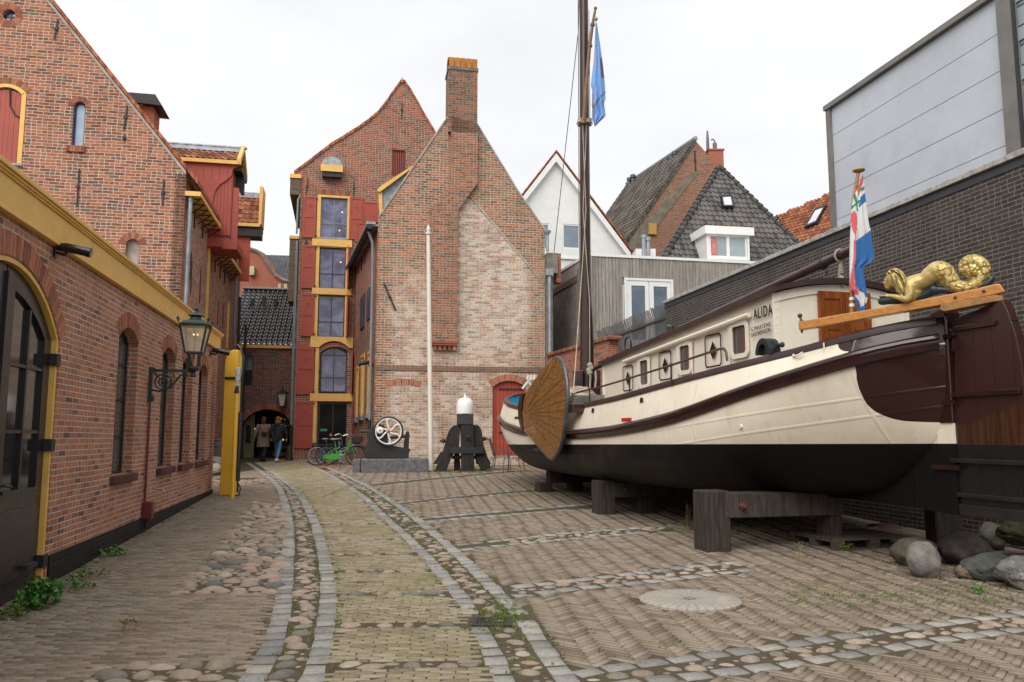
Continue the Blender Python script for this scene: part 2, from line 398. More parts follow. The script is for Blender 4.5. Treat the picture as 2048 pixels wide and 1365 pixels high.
B_TALL = brick('tall warehouse brick', [(.13,.07,.045),(.26,.09,.055),(.36,.12,.07),(.42,.11,.06),(.25,.13,.08)], (.50,.42,.34), dark=.14, darkc=(.12,.095,.065), distort=.006, mt=.018, bw=.28, bh=.09, wash=.12)
B_ARCH = brick('archway brick', [(.10,.05,.04),(.18,.07,.05),(.26,.09,.06),(.16,.08,.06)], (.34,.28,.24), dark=.15, distort=.004, bw=.26, bh=.082, mt=.015, wash=.35, washc=(.36,.32,.28))
B_RED = brick('plain red brick', [(.42,.12,.06),(.48,.15,.08),(.36,.10,.06)], (.40,.24,.17), distort=0)
B_OLD = brick('old garden brick', [(.25,.08,.05),(.4,.13,.07),(.5,.18,.09)], (.45,.38,.32), dark=.1, wash=.1)
B_DARK = brick('dark clinker brick', [(.048,.040,.036),(.064,.053,.048),(.082,.068,.061),(.056,.050,.048)], (.235,.21,.18), bw=.22, bh=.0625, mt=.011, distort=0, mbl=.2)
B_PLIN = brick('black tarred plinth brick', [(.012,.012,.013),(.02,.02,.02),(.028,.026,.026)], (.012,.012,.012), distort=0, rough=.6)
B_FAR = brick('weathered far brick', [(.16,.10,.06),(.30,.12,.07),(.38,.14,.08),(.22,.15,.10)], (.40,.34,.27), wash=.4, washc=(.30,.26,.21), distort=.006, bw=.28, bh=.09, mt=.016)
VOUS = rndmat('arch bricks', [(0,(.24,.09,.06)),(.5,(.38,.14,.08)),(1,(.50,.21,.12))])
SILLB = rndmat('sill bricks', [(0,(.08,.035,.03)),(1,(.17,.07,.055))])
# ============================================================= GROUND
def soilmat():
    g = G('mossy soil'); a = g.noise(1.1, det=7, rough=.7); b = g.noise(30, det=4, rough=.7)
    c = g.mix(g.step(a, .5, .72), (.10,.08,.055), (.13,.135,.04)); c = g.mix(g.step(b, .3, .7), sc((.07,.058,.04), 1), c)
    g.bump(b, .8, .01); return g.fin(c, .95, 0, .1)
SOIL = soilmat()
m = MB(); rows = [[(x, y, gz(y) - .0075) for x in np.linspace(-400, 400, 21)] for y in (-60, -5, 0, 3, 6, 10, 15, 20, 25, 30, 45, 80, 400)]
m.grid(rows); obj('ground', m, SOIL, loc=(0, 0, 0), kind='structure')
def curve(px):
    pts = [gp(*p) for p in px]; a = np.array([(p.x, p.y) for p in pts]); return a[np.argsort(a[:, 1])]
L1 = curve([(505,1358),(542,1300),(565,1220),(572,1160),(577,1100),(578,1055),(574,1022),(568,1000),(559,976),(542,957),(517,940),(496,926)])
L2 = curve([(625,1352),(645,1295),(657,1200),(655,1150),(645,1098),(631,1048),(612,1008),(595,984),(580,970),(556,951),(534,938),(512,925)])
R1 = curve([(1000,1340),(980,1295),(965,1265),(945,1230),(925,1195),(890,1155),(855,1115),(810,1070),(770,1035),(732,996),(700,975),(663,951),(625,932),(606,925)])
R2 = curve([(1131,1355),(1104,1320),(1079,1285),(1054,1245),(1030,1218),(980,1170),(940,1130),(895,1090),(850,1050),(810,1020),(770,993),(735,972),(690,950),(645,931),(622,924)])
def cx(C, y):
    k0 = (C[1,0]-C[0,0])/(C[1,1]-C[0,1]); 
    x = np.interp(y, C[:,1], C[:,0]); lo = y < C[0,1]
    return np.where(lo, C[0,0] + k0*(y-C[0,1]), x)
XS = []
for up, dn in [([(1144,1350),(1224,1335),(1354,1318),(1504,1299),(1664,1275),(1774,1260),(1894,1245),(2044,1225)], [(1324,1358),(1464,1342),(1574,1328),(1734,1303),(1884,1278),(2044,1257)]),
               ([(1024,1174),(1149,1160),(1264,1147),(1384,1132),(1464,1125)], [(1024,1192),(1164,1175),(1324,1160),(1474,1142)]),
               ([(908,1090),(1024,1078),(1124,1067),(1244,1058),(1330,1052)], [(918,1100),(1024,1088),(1140,1077),(1260,1067)]),
               ([(838,1037),(930,1029),(1024,1021),(1120,1013),(1200,1008)], [(846,1044),(930,1036),(1024,1029),(1120,1021)]),
               ([(793,1006),(900,994),(1024,982),(1100,977)], [(800,1010),(900,999),(1024,987)]),
               ([(700,973),(790,963),(880,955),(1024,941)], [(710,977),(880,959),(1024,945)])]:
    XS.append((np.array([gp(*p).xy[:] for p in up]), np.array([gp(*p).xy[:] for p in dn])))
def xy_(C, x):
    return np.interp(x, C[:,0], C[:,1])
def xy2(C, x):   # with linear extension
    y = np.interp(x, C[:,0], C[:,1]); k = (C[-1,1]-C[-2,1])/(C[-1,0]-C[-2,0]); k0 = (C[1,1]-C[0,1])/(C[1,0]-C[0,0])
    y = np.where(x > C[-1,0], C[-1,1]+k*(x-C[-1,0]), y); return np.where(x < C[0,0], C[0,1]+k0*(x-C[0,0]), y)
def inpoly(P, x, y):
    ins = np.zeros(x.shape, bool); n = len(P)
    for i in range(n):
        x0, y0 = P[i]; x1, y1 = P[(i+1)%n]
        c = ((y0 > y) != (y1 > y)); c &= x < (x1-x0)*(y-y0)/((y1-y0) if y1 != y0 else 1e-9)+x0; ins ^= c
    return ins
PATCH = [gp(*p).xy[:] for p in [(515,1003),(566,1008),(570,1050),(568,1100),(560,1187),(352,1187),(430,1110),(470,1055),(500,1014)]]
PATCH2 = [gp(*p).xy[:] for p in [(160,1375),(200,1335),(425,1322),(500,1330),(470,1400),(160,1420)]]
PATCH3 = [gp(*p).xy[:] for p in [(418,958),(520,955),(536,968),(418,972)]]
MILL = gp(1380, 1200)
def raw(name, V, F, rn, mat, smooth=False):
    me = bpy.data.meshes.new(name); nv, nf, k = len(V), len(F), F.shape[1]
    me.vertices.add(nv); me.vertices.foreach_set('co', V.astype(np.float32).ravel()); me.loops.add(nf*k); me.loops.foreach_set('vertex_index', F.astype(np.int32).ravel())
    me.polygons.add(nf); me.polygons.foreach_set('loop_start', np.arange(0, nf*k, k, dtype=np.int32))
    a = me.attributes.new('rnd', 'FLOAT', 'FACE'); a.data.foreach_set('value', rn.astype(np.float32))
    if smooth: me.polygons.foreach_set('use_smooth', np.ones(nf, bool))
    me.update(calc_edges=True); me.validate(); me.materials.append(mat)
    o = bpy.data.objects.new(name, me); COL.objects.link(o); return o
def bricks(name, c, ang, hl, hw, mat, kind='structure', h=.014, inset=.005, zj=.004):
    n = len(c); ca, sa = np.cos(ang), np.sin(ang); hl = np.broadcast_to(hl, n); hw = np.broadcast_to(hw, n)
    z0 = .0206*np.clip(c[:,1], 0, 30); tilt = RNG.normal(0, zj, (n, 3)); V = np.zeros((n, 8, 3))
    for k, (a, b) in enumerate([(-1,-1),(1,-1),(1,1),(-1,1)]):
        for top in (0, 1):
            lx = a*(hl-(inset if top else 0)); ly = b*(hw-(inset if top else 0))
            V[:, k+4*top, 0] = c[:,0]+lx*ca-ly*sa; V[:, k+4*top, 1] = c[:,1]+lx*sa+ly*ca
            V[:, k+4*top, 2] = z0 + (tilt[:,0]*.6+a*tilt[:,1]*.4+b*tilt[:,2]*.3 if top else -h)
    F = np.array([(4,5,6,7),(0,1,5,4),(1,2,6,5),(2,3,7,6),(3,0,4,7)])
    FF = (np.arange(n)[:,None,None]*8+F[None]).reshape(-1, 4); rn = np.repeat(RNG.random(n), 5)
    o = raw(name, V.reshape(-1,3), FF, rn, mat); o['kind'] = kind; return o
BR = [(0,(.175,.138,.105)),(.35,(.245,.194,.148)),(.7,(.305,.243,.188)),(1,(.28,.24,.195))]
PAVB = rndmat('brown clay pavers', BR, .85, ns=40, bump=.5, moss=((.15,.145,.05), .52, .74, .5), big=.9)
PAVY = rndmat('yellow clay pavers', [(0,(.22,.182,.122)),(.4,(.32,.27,.18)),(.8,(.38,.33,.23)),(1,(.28,.24,.175))], .85, ns=40, moss=((.19,.175,.06), .44, .68, .65), big=.8)
SETT = rndmat('granite setts', [(0,(.22,.215,.205)),(.5,(.31,.305,.29)),(1,(.38,.36,.32))], .8, ns=30, bump=.7, moss=((.08,.09,.03), .55, .8, .4))
COBB = rndmat('field cobbles', [(0,(.13,.13,.125)),(.25,(.27,.23,.18)),(.5,(.33,.27,.21)),(.7,(.36,.25,.20)),(.85,(.42,.37,.29)),(1,(.26,.18,.15))], .75, ns=22, bump=.5, moss=((.09,.085,.05), .5, .8, .5))
# ---- left brown paving: running bond, courses across the lane
def running(x0, x1, y0, y1, L, W, g=.006, rot=0.0, org=(0,0)):
    ny = int((y1-y0)/(W+g)); nx = int((x1-x0)/(L+g)); J, I = np.meshgrid(np.arange(ny), np.arange(nx), indexing='ij')
    rs = RNG.random(ny)*L; X = x0+I*(L+g)+(J%2)*L*.5+rs[J]*.25; Y = y0+J*(W+g)
    X = X.ravel(); Y = Y.ravel(); c, s = math.cos(rot), math.sin(rot)
    return np.stack([org[0]+X*c-Y*s, org[1]+X*s+Y*c], 1)
def ok_right(x, y, pad=.0):
    m = x > cx(R2, y)+.09
    for up, dn in XS:
        yu, yd = xy2(up, x), xy2(dn, x); mx = up[-1,0]
        m &= ~((y < yu+.12) & (y > yd-.12) & (x < mx+.1))
    m &= np.hypot(x-MILL.x, y-MILL.y) > .47
    return m
wallx = lambda y: -4.672 - .2038*(y-8.269)
c = running(-9, 1, 2.2, 33, .2, .048, rot=rad(-1.5)); x, y = c.T
k = (x < cx(L1, y)-.09) & (x > np.where(y < 18.2, wallx(y)-.05, -16)) & ~inpoly(PATCH, x, y) & ~inpoly(PATCH2, x, y) & ~inpoly(PATCH3, x, y)
c = c[k]; c = c + RNG.normal(0, .0018, c.shape); bricks('paving', c, RNG.normal(rad(-1.5), .012, len(c)), .1, .0255, PAVB, inset=.003, h=.009, zj=.0022)
# ---- yellow roadway
YB = [gp(*p).y for p in ((800,1330),(800,1250),(800,1188),(760,1143),(750,1108),(740,1078),(720,1048),(700,1022))]
c = running(-14, 3, 2.2, 36, .17, .05, rot=rad(3)); x, y = c.T
mid = (cx(L2, y)+cx(R1, y))/2; bow = .12*((x-mid)/1.0)**2
k = (x > cx(L2, y)+.08) & (x < cx(R1, y)-.08) & (y < 35.5)
for yb in YB: k &= np.abs(y-yb-.03*(x-mid)) > .075
c = c[k]; c = c + RNG.normal(0, .002, c.shape); bricks('road', c, RNG.normal(rad(3), .015, len(c)), .085, .025, PAVY, inset=.005)
# ---- herringbone on the right
def herring(x0, x1, y0, y1, L, W, rot, g=.006):
    p = W+g; n = 4; out = []
    R = max(x1-x0, y1-y0)*1.1; N = int(R/p)
    # unit: horizontal brick n x 1 at (i, j) with i-j = 0 mod 2n ; vertical brick 1 x n next to it
    I, J = np.meshgrid(np.arange(-N, N), np.arange(-N, N), indexing='ij')
    kk = (I-J) % (2*n); hI, hJ = I[kk==0], J[kk==0]; vI, vJ = I[kk==n], J[kk==n]
    H = np.stack([(hI+n/2)*p, (hJ+.5)*p], 1); Vv = np.stack([(vI+.5)*p, (vJ-(n-1)+n/2)*p], 1)
    c = np.concatenate([H, Vv]); a = np.concatenate([np.zeros(len(H)), np.full(len(Vv), math.pi/2)])
    cr, sr = math.cos(rot), math.sin(rot); cx_, cy_ = (x0+x1)/2, (y0+y1)/2
    return np.stack([cx_+c[:,0]*cr-c[:,1]*sr, cy_+c[:,0]*sr+c[:,1]*cr], 1), a+rot
for (a0, a1, b0, b1, Lh, Wh, nm) in ((0, 9, 2.2, 12.5, .2, .05, 'paving'), (-4, 8, 12.5, 28.6, .2, .05, 'paving')):
    c, a = herring(a0, a1, b0, b1, Lh, Wh, rad(52)); x, y = c.T
    k = ok_right(x, y) & (x < 8.8 - .2*(y-3)) & (y >= b0) & (y < b1) & (x > -7)
    c = c[k]; a = a[k]; c = c + RNG.normal(0, .002, c.shape)
    bricks(nm, c, a+RNG.normal(0, .02, len(a)), .1045, .0262, PAVB, inset=.0024, h=.009, zj=.0014)
c = running(-9, 1.5, 22, 37, .2, .1, rot=rad(11)); x, y = c.T
k = (x > cx(R2, y)+.1) & ((y > 28.6) | (x < -7)); bricks('paving', c[k], np.full(k.sum(), rad(11)), .1, .045, PAVB)
# ---- setts
def along(P, step, w, l, jit=.01):
    P = np.asarray(P, float); seg = np.hypot(*np.diff(P, axis=0).T); s = np.concatenate([[0], np.cumsum(seg)])
    t = []; q = 0
    while q < s[-1]: t.append(q+step/2); q += step
    t = np.array(t)+RNG.normal(0, jit*.5, len(t)); x = np.interp(t, s, P[:,0]); y = np.interp(t, s, P[:,1])
    x2 = np.interp(t+.05, s, P[:,0]); y2 = np.interp(t+.05, s, P[:,1]); x3 = np.interp(t-.05, s, P[:,0]); y3 = np.interp(t-.05, s, P[:,1])
    ang = np.arctan2(y2-y3, x2-x3); return np.stack([x, y], 1), ang
cs, as_, hl, hw = [], [], [], []
for C, w in ((L1, .17), (L2, .17), (R1, .16), (R2, .17)):
    k0 = (C[1]-C[0]); P = np.vstack([C[0]-k0*2, C]); P = np.vstack([[cx(C, yy), yy] for yy in np.linspace(2.2, C[-1,1], 60)])
    c, a = along(P, .205, w, .19); m_ = ~((np.abs(c[:,0]-gp(985,1245).x) < .28) & (np.abs(c[:,1]-gp(985,1245).y) < .2))
    c, a = c[m_], a[m_]; cs.append(c); as_.append(a); hl.append(RNG.uniform(.086, .099, len(c))); hw.append(RNG.uniform(w/2-.01, w/2+.006, len(c)))
for i, (up, dn) in enumerate(XS):
    for C in (up, dn):
        w = .15 if i < 4 else .09
        e = C[-1]+(C[-1]-C[-2])*.2; P = np.vstack([C, e])
        if i == 0 and C is dn: P = np.vstack([C[0]-(C[1]-C[0])*1.2, P])
        if i == 0: P = np.vstack([P, P[-1]+(P[-1]-P[-2])*4])
        c, a = along(P, .25 if i < 5 else .2, w, .24); cs.append(c); as_.append(a); hl.append(RNG.uniform(.10, .118, len(c)) if i < 5 else np.full(len(c), .09)); hw.append(np.full(len(c), w/2)+RNG.uniform(-.008, .006, len(c)))
c = np.vstack(cs); a = np.concatenate(as_)
bricks('kerb_strip', c, a+RNG.normal(0, .03, len(a)), np.concatenate(hl), np.concatenate(hw), SETT, h=.022, inset=.012, zj=.004)
# ---- cobbles
def stones(name, regs, mat, h=.5):
    P = []; cell = {}
    def tryadd(x, y, r):
        gx, gy = int(x//.2), int(y//.2)
        for i in range(gx-2, gx+3):
            for j in range(gy-2, gy+3):
                for (a, b, q) in cell.get((i, j), ()):
                    if (a-x)**2+(b-y)**2 < (q+r)**2*.80: return
        cell.setdefault((gx, gy), []).append((x, y, r)); P.append((x, y, r))
    for fn, (x0, x1, y0, y1), sizes, tries in regs:
        for r in sizes:
            N = int(tries*(x1-x0)*(y1-y0)/(r*r)*.01)
            X = RNG.uniform(x0, x1, N); Y = RNG.uniform(y0, y1, N); k = fn(X, Y, r)
            for x, y in zip(X[k], Y[k]): tryadd(x, y, r*RNG.uniform(.85, 1.1))
    V = []; F = []; R = []; nb = 0; K = 9
    for x, y, r in P:
        e = RNG.uniform(1.0, 1.35); th = RNG.normal(0, .5); ph = RNG.uniform(0, 6.28); hh = r*h*RNG.uniform(.7, 1.1); z = gz(y); rv = RNG.random()
        irr = 1+.10*np.sin(np.arange(K)*2*math.pi/K*2+ph)+RNG.normal(0, .05, K)
        for q, (fr, fz) in enumerate(((1.0, -.5), (.97, .12), (.78, .62), (.42, .92))):
            for k in range(K):
                a = 2*math.pi*k/K; lx = r*e*fr*irr[k]*math.cos(a); ly = r/e*fr*irr[k]*math.sin(a)
                V.append((x+lx*math.cos(th)-ly*math.sin(th), y+lx*math.sin(th)+ly*math.cos(th), z-.02+hh*fz))
        V.append((x, y, z-.02+hh))
        for q in range(3):
            for k in range(K):
                k2 = (k+1)%K; F.append((nb+q*K+k, nb+q*K+k2, nb+(q+1)*K+k2, nb+(q+1)*K+k)); R.append(rv)
        for k in range(K): F.append((nb+3*K+k, nb+3*K+(k+1)%K, nb+4*K, nb+4*K)); R.append(rv)
        nb += 4*K+1
    # quads only: collapse the cap triangles
    me = bpy.data.meshes.new(name); me.from_pydata(V, [], [f if f[2] != f[3] else f[:3] for f in F])
    at_ = me.attributes.new('rnd', 'FLOAT', 'FACE'); at_.data.foreach_set('value', np.array(R, np.float32)); me.polygons.foreach_set('use_smooth', np.ones(len(F), bool))
    me.materials.append(mat); o = bpy.data.objects.new(name, me); COL.objects.link(o); o['kind'] = 'structure'; return o
band = lambda A, B, p: (lambda x, y, r: (x > cx(A, y)+.07+r*.85) & (x < cx(B, y)-.07-r*.85))
def rowf(x, y, r):
    m = np.zeros(x.shape, bool); mid = (cx(L2, y)+cx(R1, y))/2
    for yb in YB: m |= np.abs(y-yb-.03*(x-mid)) < .05
    return m & (x > cx(L2, y)+.1+r) & (x < cx(R1, y)-.1-r)
def xsf(x, y, r):
    m = np.zeros(x.shape, bool)
    for up, dn in XS[:3]: m |= (y < xy2(up, x)-.07-r*.8) & (y > xy2(dn, x)+.07+r*.8) & (x < up[-1,0]+(5 if up is XS[0][0] else .4)) & (x > cx(R2, y)+.1+r)
    return m
pf = lambda Pg: (lambda x, y, r: inpoly(Pg, x, y))
stones('cobbles', [(pf(PATCH), (-6, -1.6, 7, 17), (.105,.085,.065,.05,.035), 90), (pf(PATCH2), (-3.2, -1.2, 4, 6.2), (.10,.08,.06,.04), 90),
    (band(L1, L2, 0), (-3.5, -1.2, 3, 8.5), (.085,.065,.05,.035), 70), (band(L1, L2, 0), (-9, -1.5, 8.5, 26), (.08,.055,.04), 40), (pf(PATCH3), (-9, -4, 18, 22), (.1,.07), 26),
    (band(R1, R2, 0), (-1.6, .6, 3, 9), (.07,.05,.035), 40), (band(R1, R2, 0), (-8, 0, 9, 26), (.08,.05), 22),
    (rowf, (-4.5, .3, 4, 16), (.085,.06,.04), 90), (xsf, (0, 7, 4, 8.5), (.08,.055,.04), 40), (xsf, (0, 7, 8.5, 13), (.07,.05), 25)], COBB)
# ---- millstone set in the ground
def millmat():
    g = G('millstone'); p = g.sep(g.tc()); ang = g.m_('ARCTAN2', p[1], p[0]); r = g.m_('SQRT', g.m_('ADD', g.m_('MULTIPLY', p[0], p[0]), g.m_('MULTIPLY', p[1], p[1])))
    f = g.noise(60, det=5, rough=.7); st = g.m_('SINE', g.m_('ADD', g.m_('MULTIPLY', ang, 34.0), g.m_('MULTIPLY', r, 3.0)))
    c = g.mix(g.step(f, .3, .7), (.24,.21,.18), (.42,.39,.35)); c = g.mix(g.step(st, .3, .9, 0, .35), c, (.17,.14,.11)); c = g.mix(g.step(g.noise(5, det=5), .5, .7, 0, .6), c, (.42,.38,.33))
    g.bump(g.m_('ADD', f, g.m_('MULTIPLY', st, .6)), .6, .008); return g.fin(c, .85, 0, .2)
m = MB(); m.M = Matrix.Translation(MILL)
pr = []; n = 48
for r_, z in ((.055,-.03),(.06,.012),(.30,.020),(.435,.018),(.46,.004),(.465,-.03)):
    pr.append([(r_*math.cos(2*math.pi*k/n)*(1+.012*math.sin(k*3.1)), r_*math.sin(2*math.pi*k/n)*(1+.012*math.sin(k*2.3)), z) for k in range(n)])
m.grid(pr, close=True); obj('millstone', m, millmat(), smooth='auto', loc=MILL, label='round pale millstone set flush in the herringbone paving', cat='millstone')
# ---- drain
dp = gp(985, 1245); t = thing('drain_grate', (dp.x, dp.y, dp.z), 'square cast iron drain grate at the edge of the yellow roadway', 'drain', rz=rad(0))
m = MB(t.matrix_world.copy()); w_, h_ = .165, .14
m.box(-w_,-w_+.04,-h_,h_,-.02,.012); m.box(w_-.04,w_,-h_,h_,-.02,.012); m.box(-w_+.04,w_-.04,-h_,-h_+.04,-.02,.012); m.box(-w_+.04,w_-.04,h_-.04,h_,-.02,.012)
obj('frame', m, paint('rusty cast iron', (.045,.035,.03), .7, .2, var=.5, bump=.8), t)
m = MB(t.matrix_world.copy())
for i in range(7): xx = -w_+.05+i*.037; m.box(xx, xx+.014, -h_+.04, h_-.04, -.02, .008)
for i in (-1, 0, 1): m.box(-w_+.04, w_-.04, i*.07-.01, i*.07+.01, -.02, .0055)
obj('bars', m, bpy.data.materials['rusty cast iron'], t)
m = MB(t.matrix_world.copy()); m.box(-w_+.03, w_-.03, -h_+.03, h_-.03, -.03, -.0115); obj('pit', m, BLK, t)
# ============================================================= BUILDINGS
def arcpts(x0, x1, zs, rise, n=14):      # from right springing over to left springing
    w = (x1-x0)/2; R = (w*w+rise*rise)/(2*rise); cz = zs+rise-R; a = math.asin(min(1, w/R)); xc = (x0+x1)/2
    if rise > w: a = math.pi-a
    return [(xc+R*math.sin(a-2*a*i/n), cz+R*math.cos(a-2*a*i/n)) for i in range(n+1)]
def archp(x0, x1, z0, zs, rise, n=14): return [(x0, z0), (x1, z0)] + arcpts(x0, x1, zs, rise, n)
def rect(x0, x1, z0, z1): return [(x0,z0),(x1,z0),(x1,z1),(x0,z1)]
def vouss(mb, x0, x1, zs, rise, h, y=-.004, th=.05, w=.062):
    a = arcpts(x0, x1, zs, rise, 60); W = (x1-x0)/2; R = (W*W+rise*rise)/(2*rise); xc = (x0+x1)/2; cz = zs+rise-R
    half = math.atan2(a[0][0]-xc, a[0][1]-cz); n = max(3, int(2*half*R/w)); da = 2*half/n; gp_ = .0055/R
    for i in range(n):
        t0 = -half+da*i+gp_; t1 = -half+da*(i+1)-gp_
        mb.prism([(xc+R*math.sin(t0), cz+R*math.cos(t0)), (xc+(R+h)*math.sin(t0), cz+(R+h)*math.cos(t0)), (xc+(R+h)*math.sin(t1), cz+(R+h)*math.cos(t1)), (xc+R*math.sin(t1), cz+R*math.cos(t1))], y-random.random()*.003, y+th)
def window(F, par, x0, x1, z0, z1, y, cols, rows, fm, gm, bar=.03, edge=.05, arch=0, rowz=None, label=None, sill=None, nm='window'):
    """pane mesh with frame child"""
    out = archp(x0, x1, z0, z1-arch, arch) if arch else rect(x0, x1, z0, z1)
    m = MB(F.M); m.sheet(out, y+.03); p = obj(nm, m, gm, par, label=label)
    m = MB(F.M); iw = (x1-x0)
    m.box(x0, x0+edge, y, y+.06, z0, z1-arch); m.box(x1-edge, x1, y, y+.06, z0, z1-arch); m.box(x0+edge, x1-edge, y, y+.06, z0, z0+edge)
    if arch:
        o_ = arcpts(x0, x1, z1-arch, arch); i_ = arcpts(x0+edge, x1-edge, z1-arch-edge*.3, arch-edge*.7)
        for k in range(len(o_)-1): m.prism([o_[k], o_[k+1], i_[k+1], i_[k]], y, y+.06)
    else: m.box(x0+edge, x1-edge, y, y+.06, z1-edge, z1)
    zt = z1-arch*.5
    for c in range(1, cols):
        xc = x0+iw*c/cols; m.box(xc-bar/2, xc+bar/2, y+.004, y+.05, z0+edge*.9, z1-edge*.9 if not arch else z1-edge)
    for zz in (rowz or [z0+(z1-z0)*r/rows for r in range(1, rows)]): m.box(x0+edge*.9, x1-edge*.9, y+.008, y+.045, zz-bar/2, zz+bar/2)
    obj('frame', m, fm, p); return p
def shutter(F, par, x0, x1, z0, z1, y=-.05, panels=2, cut=0, handle=True, mat=None, ang=None):
    m = MB(F.M); t = .045; b = min(.09, (x1-x0)*.18)
    zs = [z0+b, (z0+z1)/2-b*.4, (z0+z1)/2+b*.6, z1-b-cut] if panels == 2 else [z0+b, z1-b]
    if cut: m.prism([(x0,z0),(x1,z0),(x1,z1-cut),(x0+(x1-x0)*.45,z1-cut*.25),(x0,z1)], y, y+.02)
    else: m.box(x0, x1, y, y+.02, z0, z1)
    m.box(x0, x0+b, y-.022, y-.001, z0, z1-.0); m.box(x1-b, x1, y-.022, y-.001, z0, z1-cut)
    m.box(x0+b, x1-b, y-.022, y-.001, z0, zs[0]); m.box(x0+b, x1-b, y-.022, y-.001, zs[-1], z1-cut)
    if panels == 2: m.box(x0+b, x1-b, y-.022, y-.001, zs[1], zs[2])
    k = x0+b+.03
    while k < x1-b-.02: m.box(k, k+.008, y-.006, y-.001, z0+b, z1-b-cut); k += .075
    o = obj('shutter', m, mat or OXR, par)
    if handle:
        m = MB(F.M); xm = (x0+x1)/2+.02; zm = z1-(z1-z0)*.22-cut
        m.tube([(xm-.05, y-.035, zm), (xm-.02, y-.05, zm-.06), (xm+.02, y-.05, zm-.06), (xm+.04, y-.035, zm)], .009, 6)
        for zz in (z0+.1, z1-cut-.1): m.box(x1-.03, x1+.06, y-.04, y-.024, zz-.03, zz+.03)
        obj('hinge', m, BLKM, o)
    return o
def anchor(F, par, a, b, w=.035, off=-.03):
    m = MB(F.M); p, q = F.px(*a), F.px(*b); m.bar((p[0], off, p[1]), (q[0], off, q[1]), w, .035, (0,1,0))
    c = ((p[0]+q[0])/2, (p[1]+q[1])/2); m.box(c[0]-.05, c[0]+.05, off-.03, off+.03, c[1]-.03, c[1]+.03)
    return obj('wall_anchor', m, BLKM, par)
def downpipe(F, par, x, y, z0, z1, r=.05, mat=None, shoe=None, nm='downpipe'):
    m = MB(F.M); m.tube([(x, y, z0), (x, y, z1)], r, 10)
    z = z0+1
    while z < z1: m.tube([(x, y, z), (x, y, z+.05)], r*1.25, 10); z += 1.9
    return obj(nm, m, mat or GREYP, par, smooth='auto')
def tilemat(name, pal, rough=.6, moss=None, tw=.22, th=.3, spec=.3, bd=.05):
    """pantile roof from the slope-aligned uv"""
    g = G(name); u, v, _ = g.sep(g.tc('UV')); ru = g.m_('DIVIDE', u, tw); rv = g.m_('DIVIDE', v, th)
    ci = g.m_('FLOOR', ru); cj = g.m_('FLOOR', rv); fx = g.m_('SUBTRACT', ru, ci); fy = g.m_('SUBTRACT', rv, cj)
    w = g.m_('SINE', g.m_('MULTIPLY', fx, 6.283)); h = g.m_('ADD', g.m_('MULTIPLY', w, .5), g.m_('MULTIPLY', g.m_('SUBTRACT', 1.0, fy), .8))
    r = g.wn(g.comb(ci, cj, 2.0)); k = len(pal); c = g.ramp(r, [(i/(k-1), q) for i, q in enumerate(pal)])
    n = g.noise(9, g.tc('UV'), det=5, rough=.7); c = g.mix(g.step(n, .35, .75, 0, .5), c, g.mix(1, c, (.45,.43,.4), 'MULTIPLY'))
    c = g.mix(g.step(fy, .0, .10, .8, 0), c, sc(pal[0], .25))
    if moss: c = g.mix(g.step(g.noise(.7, g.tc('UV'), det=6), .5, .72, 0, .6), c, moss)
    g.bump(h, 1.0, bd); return g.fin(c, rough, 0, spec)
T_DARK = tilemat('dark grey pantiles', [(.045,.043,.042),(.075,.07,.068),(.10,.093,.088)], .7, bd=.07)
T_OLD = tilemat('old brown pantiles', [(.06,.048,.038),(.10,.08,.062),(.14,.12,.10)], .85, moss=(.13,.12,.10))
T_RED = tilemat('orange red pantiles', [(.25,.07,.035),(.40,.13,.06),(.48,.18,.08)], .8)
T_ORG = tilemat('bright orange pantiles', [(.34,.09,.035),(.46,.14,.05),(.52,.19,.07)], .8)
T_BLK = tilemat('glazed black pantiles', [(.010,.010,.011),(.018,.018,.019),(.028,.028,.03)], .18, bd=.08, spec=.8)
def pantiles(mb, o, ux, up, n, W, L, tw=.22, tl=.3, amp=.035):
    """real wavy tiles on a slope patch: o lower left corner, ux across, up along the slope, n outward normal"""
    o, ux, up, n = Vector(o), Vector(ux), Vector(up), Vector(n); nc = int(round(W/tw)); nr = int(round(L/tl)); tw = W/nc; tl = L/nr
    for j in range(nr):
        for i in range(nc):
            rows = []; mb.cr = random.random()
            for (b, lift) in ((-.03, .028), (1.0, 0.0)):
                rows.append([o+ux*(i*tw+tw*k/6)+up*((j+b)*tl)+n*(lift+amp*math.sin(2*math.pi*k/6)*.6+.03) for k in range(7)])
            rows.insert(0, [p-n*.035 for p in rows[0]])
            mb.grid(rows)
    mb.cr = None
TILR = rndmat('weathered orange tiles', [(0,(.16,.055,.03)),(.5,(.33,.12,.06)),(1,(.42,.19,.11))], .8, moss=((.06,.05,.045), .45, .7, .8), big=4)
TILK = rndmat('black glazed tiles', [(0,(.010,.010,.012)),(1,(.03,.03,.033))], .22, bump=.2, spec=.7)
